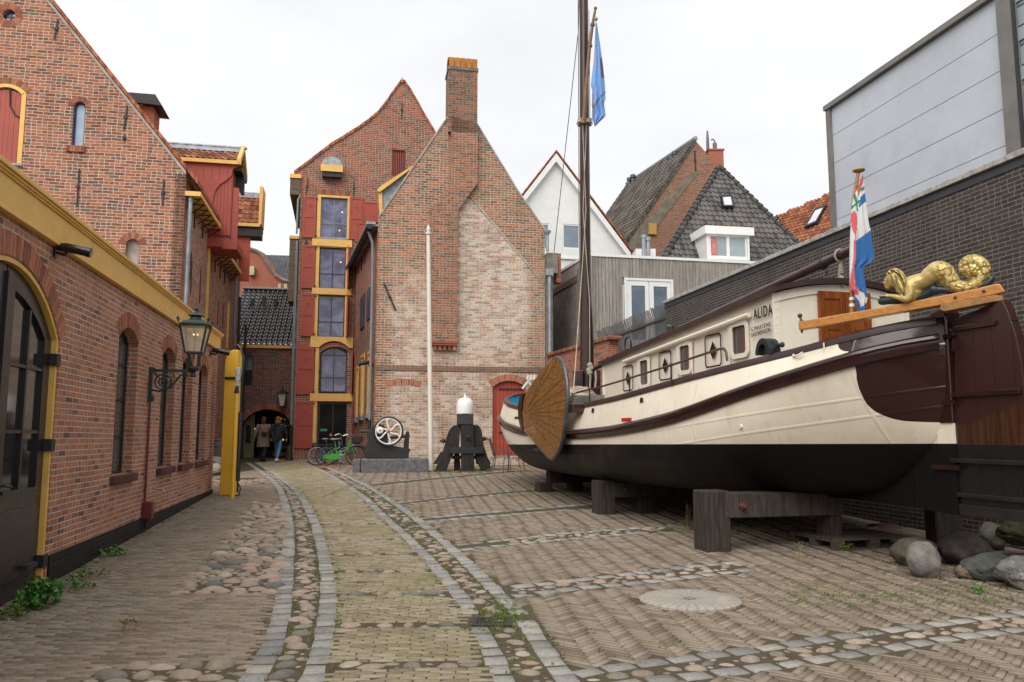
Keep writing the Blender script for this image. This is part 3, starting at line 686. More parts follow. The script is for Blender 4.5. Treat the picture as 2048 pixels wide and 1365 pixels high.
# ------------------------------------------------ A : low workshop on the left
a0 = gp(94, 1169); FA = Fr(a0.xy, 101.52)
A = thing('workshop_building', (a0.x, a0.y, .1), 'long low red brick workshop with ochre fascia, black plinth and arched steel windows', 'building')
XL, XR = -8.0, 9.96
wins = []
for (u0, u1) in ((231, 271), (321, 348), (362.5, 383.5), (396, 414)):
    x0, x1 = FA.px(u0, 800)[0], FA.px(u1, 800)[0]; wins.append((x0, x1))
DX1 = -.09; DXC = -1.33; DX0 = 2*DXC-DX1; DZS, DR = 2.62, .60
holes = [archp(x0, x1, 1.14, 2.93, .17) for x0, x1 in wins] + [archp(DX0, DX1, .145, DZS, DR, 24)]
m = MB(FA.M); m.wall(rect(XL, XR, .14, 3.56), holes, 0, .32); m.wall(rect(XL, XR, -.2, .1395), [], 0.003, .3); obj('wall', m, B_WORK, A)
m = MB(FA.M); m.box(XR-.001, XR+.001, .001, 6, -.2, 3.56); m.M = FA.M; obj('end_wall', m, B_WORK, A)
m = MB(FA.M); m.box(DX1+.06, XR+.015, -.02, -.0005, -.2, .455); m.box(XL, DX0-.06, -.02, -.0005, -.2, .455); obj('plinth', m, B_PLIN, A)
m = MB(FA.M); m.box(XL, XR+.03, -.05, .3, 3.54, 3.84); m.box(XL, XR+.05, -.07, .3, 3.84, 3.86); m.box(XL, XR+.06, -.085, .3, 3.86, 3.885); m.box(XL, XR+.07, -.105, .3, 3.885, 3.93)
m.box(XL, XR+.04, -.065, -.05, 3.54, 3.565)
obj('fascia', m, YEL, A, bevel=.006)
m = MB(FA.M); m.box(XL, XR, .3, 6, 3.3, 3.88); obj('roof', m, LEAD, A)
m = MB(FA.M)
for x0, x1 in wins: vouss(m, x0, x1, 2.93, .17, .21)
vouss(m, DX0-.0, DX1+.0, DZS, DR, .21, w=.07); obj('brick_arch', m, VOUS, A)
m = MB(FA.M)
for x0, x1 in wins:
    k = x0-.06
    while k < x1+.04:
        m.box(k, k+.056, -.075, .14, 1.035+random.random()*.004, 1.138, .006); k += .0625
obj('sill', m, SILLB, A)
for x0, x1 in wins: window(FA, A, x0+.002, x1-.002, 1.14, 3.095, .13, 2, 4, BLK, WGL, .028, .035, arch=.165, rowz=[1.14+.5, 1.14+1.0, 1.14+1.48])
# big arched doors
m = MB(FA.M); o_ = arcpts(DX0+.005, DX1-.005, DZS, DR-.004, 24); i_ = arcpts(DX0+.055, DX1-.055, DZS, DR-.05, 24)
for k in range(24): m.prism([o_[k], o_[k+1], i_[k+1], i_[k]], .01, .13)
m.box(DX1-.055, DX1-.005, .01, .13, .15, DZS); m.box(DX0+.005, DX0+.055, .01, .13, .15, DZS); obj('door_frame', m, YEL, A)
def zarc(x): 
    w = (DX1-DX0)/2-.06; R = (w*w+(DR-.05)**2)/(2*(DR-.05)); return DZS+DR-.05-R+math.sqrt(max(0, R*R-(x-DXC)**2))
for side in (0, 1):
    xa, xb = (DXC+.012, DX1-.065) if side == 0 else (DX0+.065, DXC-.012); gx0, gx1 = (xa+.20, xb-.16) if side == 0 else (xa+.16, xb-.20)
    n = 10; top = [(xb-(xb-xa)*i/n, zarc(xb-(xb-xa)*i/n)-.01) for i in range(n+1)]
    gt = [(gx1-(gx1-gx0)*i/n, zarc(gx1-(gx1-gx0)*i/n)-.19) for i in range(n+1)]
    m = MB(FA.M); m.wall([(xa, .13), (xb, .13)]+top, [[(gx0, 1.16), (gx1, 1.16)]+gt], .06, .06)
    m.box(gx0-.05, gx1+.05, .042, .0595, .33, .98, .008); 
    if side == 0: m.box(xa-.03, xa+.05, .035, .0595, .14, 3.1)
    d = obj('door', m, BLK, A)
    m = MB(FA.M); m.sheet([(gx0, 1.16), (gx1, 1.16)]+gt, .095); obj('pane', m, DGL, d)
    m = MB(FA.M); xm = (gx0+gx1)/2; m.box(xm-.02, xm+.02, .062, .094, 1.16, zarc(xm)-.2)
    for z in (1.69, 2.3): m.box(gx0, gx1, .066, .093, z-.015, z+.015)
    m.box(gx0-.01, gx1+.01, .04, .059, 1.13, 1.16); obj('glazing_bar', m, BLK, d)
    m = MB(FA.M)
    if side == 0:
        for z in (.42, 1.56, 2.42): m.box(xb-.03, xb+.085, -.015, .058, z-.06, z+.06)
        m.box(xb-.45, xb-.2, -.02, .04, .40, .45)
        m.tube([(xa+.06, .06, 1.22), (xa+.06, -.02, 1.22), (xa+.20, -.025, 1.20)], .012, 8)
    obj('ironwork', m, BLKM, d)
m = MB(FA.M); m.box(DX0, DX1, .35, .36, .1, 3.3); obj('inside', m, BLK, A)
# ------------------------------------------------ B : tall warehouse left, gable to the camera
bc = Vector((-9.84, 23.4)); FB = Fr(bc, 11.5); FBS = Fr(bc, 101.5)
B = thing('brick_warehouse', (bc.x, bc.y, .5), 'steep gabled orange brick warehouse with red hatch and lucarnes over the lane', 'building')
e0 = FB.px(92, 0); e1 = FB.px(387, 368); sl_ = (e0[1]-e1[1])/(e0[0]-e1[0]); xc = FB.px(14, 30)[0]; ez = e1[1]+sl_*(0-e1[0]); apz = ez+sl_*xc
hx0, hx1, hz0, hz1 = FB.R(-32, 168, 49, 326); sx0, sx1, sz0, sz1 = FB.R(145, 203, 169, 292); nx0, nx1, nz0, nz1 = FB.R(250, 478, 277, 552)
rc = FB.px(18, 30); rr = abs(FB.px(31, 30)[0]-rc[0])
holes = [archp(hx0, hx1, hz0, hz1-.25, .25), archp(sx0, sx1, sz0, sz1-.17, .17), archp(nx0, nx1, nz0-1, nz1-.18, .18), [(rc[0]+rr*math.cos(i*math.pi/10), rc[1]+rr*math.sin(i*math.pi/10)) for i in range(20)]]
m = MB(FB.M); m.wall([(2*xc, 0.3), (0, .3), (0, ez), (xc, apz), (2*xc, ez)], holes, 0, .35); obj('gable_wall', m, B_WARE, B)
m = MB(FB.M); m.box(nx0, nx1, .15, .16, nz0-1, nz1); obj('blind_niche', m, MORT, B)
m = MB(FB.M); vouss(m, hx0, hx1, hz1-.25, .25, .2); vouss(m, sx0, sx1, sz1-.17, .17, .16, w=.07); vouss(m, nx0, nx1, nz1-.18, .18, .2)
for i in range(28):
    a = i*2*math.pi/28; b = a+2*math.pi/28-.02
    m.prism([(rc[0]+(rr+.01)*math.cos(a), rc[1]+(rr+.01)*math.sin(a)), (rc[0]+(rr+.2)*math.cos(a), rc[1]+(rr+.2)*math.sin(a)), (rc[0]+(rr+.2)*math.cos(b), rc[1]+(rr+.2)*math.sin(b)), (rc[0]+(rr+.01)*math.cos(b), rc[1]+(rr+.01)*math.sin(b))], -.006, .05)
k = sx0-.1
while k < sx1+.06: m.box(k, k+.075, -.06, .05, sz0-.2, sz0-.01); k += .083
obj('brick_arch', m, VOUS, B)
window(FB, B, sx0, sx1, sz0, sz1, .12, 1, 1, paint('blue paint', (.02,.06,.22)), glass('pale sky glass', (.32,.40,.50), .1), arch=.17, edge=.05)
m = MB(FB.M); m.lathe([(rr*1.0, 0), (rr*1.0, .01)], n=20); m.M = FB.M
m2 = MB(FB.M); m2.sheet([(rc[0]+rr*math.cos(i*math.pi/10), rc[1]+rr*math.sin(i*math.pi/10)) for i in range(20)], .15); w_ = obj('window', m2, BGL, B)
m2 = MB(FB.M); m2.box(rc[0]-.02, rc[0]+.02, .12, .148, rc[1]-rr, rc[1]+rr); m2.box(rc[0]-rr, rc[0]+rr, .122, .147, rc[1]-.02, rc[1]+.02); obj('frame', m2, BLK, w_)
m = MB(FB.M); o_ = arcpts(hx0, hx1, hz1-.25, .25); i_ = arcpts(hx0+.12, hx1-.12, hz1-.3, .2)
for k in range(14): m.prism([o_[k], o_[k+1], i_[k+1], i_[k]], -.02, .1)
m.box(hx0, hx0+.12, -.02, .1, hz0, hz1-.25); m.box(hx1-.12, hx1, -.02, .1, hz0, hz1-.25); obj('hatch_frame', m, YEL, B)
m = MB(FB.M); k = hx0+.12; tops = lambda x: hz1-.16-.2*((x-(hx0+hx1)/2)/((hx1-hx0)/2))**2
while k < hx1-.14:
    e = min(k+.125, hx1-.12); m.prism([(k, hz0+.04), (e, hz0+.04), (e, tops(e)), (k, tops(k))], .03+.004*(int(k*50)%2), .08); k = e+.006
h_ = obj('hatch_door', m, OXR, B)
m = MB(FB.M); p = [(FB.px(20, 175)[0], 0, FB.px(20, 175)[1]), (FB.px(20, 212)[0], 0, FB.px(20, 212)[1]), (FB.px(30, 230)[0], 0, FB.px(30, 230)[1]), (FB.px(46, 238)[0], 0, FB.px(46, 238)[1])]; m.tube(p, .02, 6); obj('cable', m, BLK, h_)
m = MB(FB.M); m.box(hx0-.03, hx1+.03, -.06, .05, hz0-.07, hz0); obj('hatch_sill', m, ZINC, B)
for a, b in (((116, 40), (109, 79)), ((255, 212), (248, 260)), ((159, 338), (154, 412)), ((328, 360), (325, 412)), ((250, 270), (248, 283))): anchor(FB, B, a, b)
# verge mortar + roof
m = MB(FB.M); L_ = math.hypot(xc, apz-ez)
for s_ in (0, 1):
    xe = 0 if s_ == 0 else 2*xc
    m.prism([(xe, ez-.02), (xe, ez+.10), (xc, apz+.10), (xc, apz-.02)], -.03, .36)
obj('verge', m, MORT, B)
m = MB(FB.M); 
for s_ in (0, 1):
    xe = .35 if s_ == 0 else 2*xc-.35; q = [(xe, ez-.35*abs(sl_)+.14), (xe, ez-.35*abs(sl_)+.28), (xc, apz+.28), (xc, apz+.12)]
    m.prism(q, -.06, 11.2)
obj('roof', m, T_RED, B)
BSL = 12.7
m = MB(FBS.M); m.wall([(0, .3), (BSL, .3), (BSL, ez), (0, ez)], [], 0.002, .3); 
obj('side_wall', m, B_WARE, B)
# side wall: slits and ochre strips
m = MB(FBS.M)
for (u, v0, v1) in ((384, 520, 590), (402, 540, 610), (437, 600, 650), (447, 610, 660), (383, 505, 560)):
    a, b = FBS.px(u, v0), FBS.px(u, v1); m.box(a[0]-.09, a[0]+.09, -.006, -.001, b[1], a[1])
for (u, v0, v1) in ((389, 420, 460), (405, 445, 480), (430, 520, 545), (440, 530, 560), (449, 540, 570), (428, 700, 740), (433, 695, 745)):
    a, b = FBS.px(u, v0), FBS.px(u, v1); m.box(a[0]-.02, a[0]+.02, -.04, -.001, b[1], a[1])
obj('wall_anchor', m, BLKM, B)
m = MB(FBS.M)
for (u, v0, v1) in ((417.5, 484, 690), (456, 606, 700), (421, 720, 900)):
    a, b = FBS.px(u, v0), FBS.px(u, v1); m.box(a[0]-.06, a[0]+.06, -.07, -.001, b[1], a[1])
obj('ochre_post', m, YEL, B)
def gutter(F, par, xa, xb, z, proj=.42, h=.13, y0=0, mat=None):
    m = MB(F.M); m.box(xa, xb, y0-proj, y0, z, z+.02); m.box(xa, xb, y0-proj-.03, y0-proj, z-.01, z+h); m.box(xa-.03, xa, y0-proj-.03, y0, z-.01, z+h)
    g_ = obj('gutter', m, mat or YEL, par)
    m = MB(F.M); x = xa+.3
    while x < xb: m.bar((x, y0-.001, z-.32), (x, y0-proj+.02, z-.012), .03, .03); m.box(x-.015, x+.015, y0-proj, y0-.001, z-.035, z-.012); x += .62
    obj('bracket', m, BLKM, g_); return g_
g0 = FBS.px(397.5, 381, -.42); g1 = FBS.px(440, 481, -.42)
gutter(FBS, B, .0, g1[0], g0[1]-.12)
g2 = FBS.px(452, 498, -.42); g3 = FBS.px(480, 592, -.42)
gutter(FBS, B, g2[0], g3[0], g2[1]-.12)
downpipe(FBS, B, .12, -.14, 2, g0[1]-.1, .06, ZINC)
g4 = FBS.px(490, 560, -.2)
# lucarne one
def lucarne(par, t1, dep, side_px, lead_px, tile_px, bay_px, nm):
    """projecting hoist house; t1 = distance along the lane, dep = its depth along the lane"""
    o = FBS.w(t1, 0, 0); F = Fr(o.xy, 11.5)
    m = MB(F.M); m.prism(F.P(side_px), 0, .05); m.prism(F.P(side_px), dep-.05, dep)
    s = obj('lucarne', m, OXR, par); return F, s
t1 = g1[0]; dep = max(1.6, (g2[0]-g1[0])); 
FL = Fr(FBS.w(t1, 0, 0).xy, 11.5)
cpx = [(300,318),(487,333),(470,337),(466,350),(462,356),(450,365),(438,372),(430,385),(427,395),(426,412),(422,419)]
side = FL.P([(300,316),(484,332),(474,336),(466,340),(464,352),(452,363),(440,370),(431,382),(427,396),(425,413),(420,420),(380,365)])
m = MB(FL.M); m.prism(side, -.06, -.002); lu = obj('lucarne', m, OXR, B)
body = FL.P([(420,330),(464,335),(462,480),(426,480)])
m = MB(FL.M); bx0, bx1 = FL.px(400, 400)[0], FL.px(463, 420)[0]; bz0, bz1 = FL.px(450, 494)[1], FL.px(470, 334)[1]
m.box(bx0, bx1, 0, dep, bz0, bz1); k = 0
bd = obj('lucarne_body', m, OXR, B)
m = MB(FL.M)
for i in range(1, 6): xx = FL.px(426+i*7, 420)[0]; m.box(xx, xx+.012, -.006, -.001, bz0+.3, bz1-.5)
for i in range(7): xx = FL.px(360+i*16, 340)[0]; m.box(xx, xx+.012, -.066, -.061, FL.px(360+i*16, 360)[1], bz1-.1)
a = FL.px(443, 472); m.box(a[0]-.25, a[0]+.3, -.03, -.001, a[1]-.03, a[1]+.03); obj('board_joint', m, DOXR, bd)
m = MB(FL.M); d0 = FL.px(463, 350); d1 = FL.px(473, 495); m.box(bx1+.01, d1[0], .05, .12, bz0, FL.px(465, 375)[1]); m.box(bx1-.25, d1[0]+.02, -.03, dep, bz0-.08, bz0+.22)
obj('hoist_door', m, OXR, B)
# lucarne roof: ridge runs out over the lane
rz1 = FL.px(484, 287)[1]; rx1 = FL.px(487, 290)[0]+.02; rz0 = FL.px(480, 325)[1]; rxl = FL.px(255, 285)[0]; mid = dep/2
ln = math.hypot(mid+.12, rz1-rz0)
for s_ in (0, 1):
    y_e, y_r = (-.14, mid) if s_ == 0 else (dep+.14, mid)
    up = Vector((0, y_r-y_e, rz1-rz0)).normalized(); nn = Vector((0, -up.z, up.y)) if s_ == 0 else Vector((0, up.z, -up.y)) ; nn = nn if nn.z > 0 else -nn
    m = MB(FL.M); pantiles(m, Vector((rxl, y_e, rz0)), Vector((1,0,0)), up, nn, rx1-.12-rxl, ln*.72, .21, ln*.72/3, .04)
    m.box(rxl, rx1-.15, min(y_e, y_r), max(y_e, y_r), rz0-.12, rz0-.10); obj('lucarne_tiles', m, TILR, B)
m = MB(FL.M); 
for s_ in (0, 1):
    y_e, y_r = (-.14, mid) if s_ == 0 else (dep+.14, mid); ya = y_e+(y_r-y_e)*.68; za = rz0+(rz1-rz0)*.68
    m.add([(rxl, ya, za+.07), (rx1-.1, ya, za+.07), (rx1-.1, y_r, rz1+.1), (rxl, y_r, rz1+.1)], [(0,1,2,3)])
m.tube([(rxl, mid, rz1+.1), (rx1, mid, rz1+.1)], .06, 8); obj('lead_ridge', m, LEAD, B)
m = MB(FL.M); yo = FL.px(325, 318)
m.prism([(rxl, rz0-.14), (rx1-.05, rz0-.14), (rx1-.05, rz0-.01), (rxl, rz0-.01)], -.2, -.13)
for x_ in (rx1-.10, ):   # barge boards at the street end
    m.M = FL.M
    for s_ in (0, 1):
        y_e, y_r = (-.2, mid) if s_ == 0 else (dep+.2, mid)
        m.add([(x_-.09, y_e, rz0-.14), (x_+.03, y_e, rz0-.14), (x_+.03, y_r, rz1-.02), (x_-.09, y_r, rz1-.02), (x_-.09, y_e, rz0+.08), (x_+.03, y_e, rz0+.08), (x_+.03, y_r, rz1+.2), (x_-.09, y_r, rz1+.2)],
              [(0,1,2,3),(7,6,5,4),(0,4,5,1),(1,5,6,2),(2,6,7,3),(3,7,4,0)])
obj('barge_board', m, YEL, B)
m = MB(FL.M); m.prism([(rx1-.6, rz0-.15), (rx1-.04, rz0-.15), (rx1-.04, rz0-.95), (rx1-.14, rz0-.95)], mid-.1, mid+.1); m.box(bx1-.05, rx1-.05, .05, dep-.05, rz0-.3, rz0-.15); obj('hoist_beam', m, BLKM, B)
# lucarne two, further down the lane
t2 = min(BSL-1.2, g3[0]+.2); 
q = FBS.px(471, 470, -.1); t2 = q[0]; FL2 = Fr(FBS.w(t2, 0, 0).xy, 11.5)
m = MB(FL2.M); tx0, tx1, tz0, tz1 = FL2.R(460, 385, 519, 447); up = Vector((0, .9, tz1-tz0)).normalized(); nn = Vector((0, -up.z, up.y))
pantiles(m, Vector((tx0, -.1, tz0)), Vector((1,0,0)), up, nn, tx1-tx0, math.hypot(.9, tz1-tz0), .22, .28, .04); obj('lucarne_tiles', m, TILR, B)
m = MB(FL2.M); bx = FL2.px(526, 380)[0]; m.prism([(tx1, tz0-.05), (bx, tz0-.05), (bx+.02, tz1+.25), (tx1, tz1+.25)], -.16, .9); m.box(tx0, bx-.05, -.17, -.11, tz0-.16, tz0-.02); obj('barge_board', m, YEL, B)
m = MB(FL2.M); m.box(tx0, bx-.03, -.05, .85, tz0-.55, tz0-.17); m.add([(tx0, .8, tz1), (tx1, .8, tz1), (tx1, 1.8, tz0), (tx0, 1.8, tz0)], [(0,1,2,3)]); obj('soffit', m, BLKM, B)
m = MB(FL2.M); m.box(tx0, tx1, .7, .95, tz1-.02, tz1+.22); obj('lead_ridge', m, LEAD, B)
m = MB(FL2.M); r_ = FL2.R(475, 472, 499, 562); m.box(r_[0]-.2, r_[1], .1, .16, r_[2], r_[3]); m.box(r_[0]-.2, r_[1]+.01, .03, .099, r_[2], r_[2]+.25); obj('hoist_door', m, OXR, B)
m = MB(FL2.M); r_ = FL2.R(467, 499, 482, 505); m.box(r_[0], r_[1], -.5, .0, r_[2], r_[3]); obj('gutter', m, YEL, B); m = MB(FL2.M); m.tube([(r_[0]+.2, -.3, r_[2]), (r_[0]+.2, -.3, r_[2]-3.2), (r_[0]+.2, -.05, r_[2]-4)], .06, 8); obj('downpipe', m, GREYP, B, smooth='auto')
m = MB(FBS.M)
for (u, c_) in ((480, 0), (489, 1)):
    a = FBS.px(u, 600, -.25); m.tube([(min(a[0], BSL-.1), -.25-.1*c_, .6), (min(a[0], BSL-.1), -.25-.1*c_, 7.6-c_)], .055, 8)
obj('downpipe', m, BLKM, B, smooth='auto')
# chimney with slab behind the left gable
cy = FB.M
FC = Fr(FBS.w(5.5, 0, 0).xy, 11.5); m = MB(FC.M)
r_ = FC.R(268, 212, 306, 300); m.box(r_[0], r_[1], 0, .9, r_[2]-.8, r_[3]); ch = obj('chimney', m, B_RED, B)
m = MB(FC.M); m.box(r_[0]-.1, r_[1]+.1, -.1, 1, r_[3], r_[3]+.12); obj('chimney_trim', m, YEL, ch)
r2_ = FC.R(262, 193, 322, 214); m = MB(FC.M); m.box(r_[0]+.1, r_[1]-.05, .1, .8, r_[3]+.12, r2_[2]+.05); m.add([(r2_[0], -.25, r2_[3]), (r2_[1]-.15, -.25, r2_[3]), (r2_[1]+.1, -.25, r2_[2]), (r2_[0], -.25, r2_[2]+.05), (r2_[0], 1.1, r2_[3]), (r2_[1]-.15, 1.1, r2_[3]), (r2_[1]+.1, 1.1, r2_[2]), (r2_[0], 1.1, r2_[2]+.05)],
    [(0,3,2,1),(4,5,6,7),(0,1,5,4),(1,2,6,5),(2,3,7,6),(3,0,4,7)]); obj('chimney_cap', m, BLKM, ch)
r_ = FC.R(246, 184, 262, 215); m = MB(FC.M); m.box(r_[0], r_[1], .2, .8, r_[2]-1, r_[3]-.05); m.box(r_[0]-.05, r_[1]+.1, .1, .9, r_[3]-.05, r_[3]+.03); obj('chimney', m, B_RED, B)
def emis(name, c, s):
    g = G(name); g.set(g.b.inputs['Base Color'], c); g.set(g.b.inputs['Emission Color'], (*c, 1)); g.b.inputs['Emission Strength'].default_value = s; return g.m
WARM0 = emis('soft lamp glow', (1, .72, .42), .55)
# ------------------------------------------------ D : tall narrow warehouse in the middle
dc = Vector((-9.44, 34.8)); FD = Fr(dc, 12)
D = thing('tall_warehouse', (dc.x, dc.y, .6), 'tall narrow brick warehouse with stacked ochre framed windows and oxblood shutters', 'building')
ol = FD.P([(589,348),(625,321),(661,293),(692,274),(722,255),(741,241),(759,225),(779,198),(801,166),(810,166),(826,190),(842,219),(871,269),(905,330),(940,392),(955,425)])
xl, xr = FD.px(588, 800)[0], ol[-1][0]
zr = lambda u0, v0, u1, v1: FD.R(u0, v0, u1, v1)
W4, W3, W2, W1, W0 = zr(637,396,695,476), zr(635,496,693,577), zr(634,591,692,674), zr(639,694,701,787), zr(635,805,701,905)
xa = (W3[0]+W2[0])/2; xb = (W3[1]+W2[1])/2
W4 = (xa, xb+.02, W4[2], W4[3]); W3 = (xa, xb, W3[2], W3[3]); W2 = (xa, xb, W2[2], W2[3])
bw = zr(784,300,811,353)
holes = [rect(*W4), rect(*W3), rect(*W2), archp(W1[0], W1[1], W1[2], W1[3]-.28, .28), rect(W0[0], W0[1], .75, W0[3]), rect(*bw)]
m = MB(FD.M); m.wall([(xl, .3), (xr+.3, .3), (xr, ol[-1][1])]+ol[-2::-1]+[(xl, ol[0][1]-.1)], holes, 0, .4); obj('facade', m, B_TALL, D)
m = MB(FD.M)
for i in range(len(ol)-1): p, q = ol[i], ol[i+1]; m.prism([(p[0]-.02, p[1]-.02), (q[0], q[1]-.02), (q[0], q[1]+.13), (p[0]-.02, p[1]+.13)], -.05, 8)
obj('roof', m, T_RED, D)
m = MB(FD.M); p = FD.px(805, 160); m.lathe([(.17, 0), (.11, .12), (.03, .3), (.0, .34)], (p[0], .2, p[1]-.1), 10); obj('finial', m, LEAD, D)
for i, (w, rz) in enumerate(((W4, .33), (W3, .33), (W2, .33), (W1, None), (W0, None))):
    if i < 3:
        for lx_, lz_ in ((.78,.66),(.70,.2))[:2-i]:
            m = MB(FD.M); m.ball((w[0]+(w[1]-w[0])*lx_, .085, w[2]+(w[3]-w[2])*lz_), (.035,.02,.035), 8, 6); obj('lamp_globe', m, WARM0, D)
        window(FD, D, w[0]+.05, w[1]-.05, w[2], w[3], .08, 2, 1, GREYP if i == 0 else BLK, BGL, .035, .045, rowz=[w[2]+(w[3]-w[2])*.36])
        m = MB(FD.M); m.box(w[0]-.1, w[0]+.05, -.03, .13, w[2]-.05, w[3]+.10); m.box(w[1]-.05, w[1]+.09, -.03, .13, w[2]-.05, w[3]+.10); m.box(w[0]+.05, w[1]-.05, -.03, .13, w[3], w[3]+.10); obj('window_surround', m, YEL, D)
        m = MB(FD.M); m.box(w[0]-.02, w[1]+.02, -.08, .1, w[2]-.08, w[2]-.002); obj('window_sill', m, ZINC, D)
    if i >= 3:
        m = MB(FD.M); m.box(w[1]-.16, w[1]-.001, .03, .4, max(w[2], .76), w[3]-(.03 if i == 3 else .005)); obj('brick_reveal', m, B_TALL, D)
    if i == 3: window(FD, D, w[0]+.03, w[1]-.16, w[2]+.05, w[3]-.02, .22, 2, 1, BLK, BGL, .035, .05, arch=.26, rowz=[w[2]+(w[3]-w[2])*.34, w[3]-.36])
    elif i == 4: window(FD, D, w[0]+.03, w[1]-.16, .9, w[3]-.02, .25, 2, 1, BLK, SHG, .05, .05, rowz=[])
m = MB(FD.M)
for (a, b, c, d) in ((624,480,704,494), (624,578,703,590), (620,788,706,803)): r_ = zr(a, b, c, d); m.box(r_[0], r_[1], -.09, .02, r_[2], r_[3])
r_ = zr(621,677,706,696); m.wall([(r_[0], r_[2]), (W1[0]-.04, r_[2])]+arcpts(W1[0]-.04, W1[1]-.1, r_[2], .30)[::-1][1:]+[(r_[1], r_[2]), (r_[1], r_[3]+.05), (r_[0], r_[3]+.05)], [], -.09, .11)
for (a, b, c, d) in ((630,696,637,788), (626,803,633,886)): r_ = zr(a, b, c, d); m.box(r_[0], r_[1], -.06, -.001, r_[2], r_[3])
obj('ochre_beam', m, YEL, D)
m = MB(FD.M)
for (a, b, c, d, cut) in ((604,393,632,476,0), (602,491,630,577,0), (600,588,629,673,0), (592,686,628,789,.22), (588,803,626,897,0)):
    r_ = zr(a, b, c, d); shutter(FD, D, r_[0]+.03, r_[1], r_[2], r_[3], cut=cut)
for (a, b, c, d, pn) in ((698,396,726,480,2), (724,404,757,445,1), (710,446,739,485,1)): r_ = zr(a, b, c, d); shutter(FD, D, r_[0]+.01, r_[1], r_[2], r_[3], panels=pn, handle=pn == 2, y=-.05-.04*(a == 710))
for w in (W3, W2, W1, W0):     # right hand leaves stand open towards the camera
    z0 = max(w[2], .9); m = MB(FD.M); m.box(w[1]+.03, w[1]+.075, -.62, -.03, z0, w[3]-(.2 if w is W1 else 0)); m.box(w[1]+.022, w[1]+.0295, -.55, -.12, z0+.12, (z0+w[3])/2-.05); m.box(w[1]+.022, w[1]+.0295, -.55, -.12, (z0+w[3])/2+.05, w[3]-.3); obj('open_shutter', m, OXR, D)
m = MB(FD.M)
k = bw[0]+.03
while k < bw[1]: m.box(k, k+.025, .05, .08, bw[2], bw[3]); k += .085
obj('red_bars', m, OXR, D); m = MB(FD.M); m.box(bw[0], bw[1], .2, .22, bw[2], bw[3]); obj('window', m, DGL, D)
m = MB(FD.M); m.box(W1[0]-.05, W1[1]+.05, .401, .42, W1[2]-.05, W1[3]+.05); m.box(W0[0]-.05, W0[1]+.05, .401, .42, .7, W0[3]+.05); obj('wall_backing', m, BLK, D)  # dark backing sheets added to close sky gaps around the panes
r_ = zr(643,319,685,350); m = MB(FD.M); xm = (r_[0]+r_[1])/2; rw = (r_[1]-r_[0])/2; zb = zr(643,337,685,350)[3]
m.prism([(r_[0], zb), (r_[1], zb)]+[(xm+rw*math.cos(math.pi*i/12), zb+(r_[3]-zb)*math.sin(math.pi*i/12)) for i in range(1, 12)], -.35, -.001); obj('hoist_hood', m, LEAD, D)
m = MB(FD.M); m.box(r_[0]-.02, r_[1]+.02, -.42, -.35, zb-.28, zb+.02); m.box(r_[0], r_[1], -.34, -.001, zb-.06, zb-.004); obj('hood_beam', m, YEL, D)
m = MB(FD.M); m.box(r_[0]+.05, r_[1]-.05, -.34, -.001, zb-.5, zb-.07); obj('hood_soffit', m, BLKM, D)
m = MB(FD.M); k = W4[0]-.1
while k < W4[1]+.1: m.box(k, k+.05, -.006, .05, W4[3]+.13, W4[3]+.33); k += .06
obj('brick_arch', m, VOUS, D)
for a, b in (((616,357), (612,390)), ((708,363), (707,394)), ((804,204), (803,237)), ((613,480), (612,492))): anchor(FD, D, a, b)
m = MB(FD.M); r_ = zr(580,350,593,358); m.box(r_[0], xl+.02, -.15, 6, r_[2], r_[3]); obj('gutter', m, YEL, D); m = MB(FD.M); m.box(r_[0]+.02, xl, -.1, 6, r_[2]-.75, r_[2]-.005); BSOF = wood('brown soffit boards', (.09,.06,.04), (.20,.14,.09), .7, (1,1,9)); obj('soffit', m, BSOF, D)
m = MB(FD.M); r_ = zr(579,473,590,479); m.box(r_[0], xl-.01, -.15, .2, r_[2], r_[3]); obj('gutter', m, YEL, D); m = MB(FD.M); m.box(r_[0]+.02, xl-.02, -.1, 1.2, r_[2]-2.8, r_[2]-.005); obj('soffit', m, BSOF, D)
m = MB(FD.M); m.box(xl-.001, xl+.003, .01, 8, .3, ol[0][1]-.2); obj('side_wall', m, B_TALL, D)
m = MB(FD.M); x_ = xl-.08; m.tube([(x_, -.1, FD.px(588, 483)[1]), (x_, -.1, 2.1)], .06, 8); m.tube([(xl+.02, -.2, FD.px(590, 392)[1]), (xl-.08, -.2, FD.px(590, 402)[1]), (xl-.1, -.2, FD.px(590, 470)[1])], .045, 8); obj('downpipe', m, GREYP, D, smooth='auto')
m = MB(FD.M); m.tube([(x_, -.1, 2.1), (x_, -.1, .6)], .065, 8); obj('downpipe_shoe', m, BLKM, D, smooth='auto')
GRN = paint('green sticker', (.02,.30,.12)); m = MB(FD.M); r_ = zr(640,858,654,863); m.box(r_[0], r_[1], .235, .249, r_[2], r_[3]); obj('sticker', m, GRN, D)
m = MB(FD.M); r_ = zr(659,868,664,873); m.lathe([(.05, 0), (.05, .01)], n=14); m.v = []; m.f = []; m.mi = []; m.rn = []
c_ = ((r_[0]+r_[1])/2, (r_[2]+r_[3])/2); m.prism([(c_[0]+.06*math.cos(i*math.pi/8), c_[1]+.06*math.sin(i*math.pi/8)) for i in range(16)], .235, .249); obj('sticker', m, paint('pink sticker', (.6,.25,.22)), D)
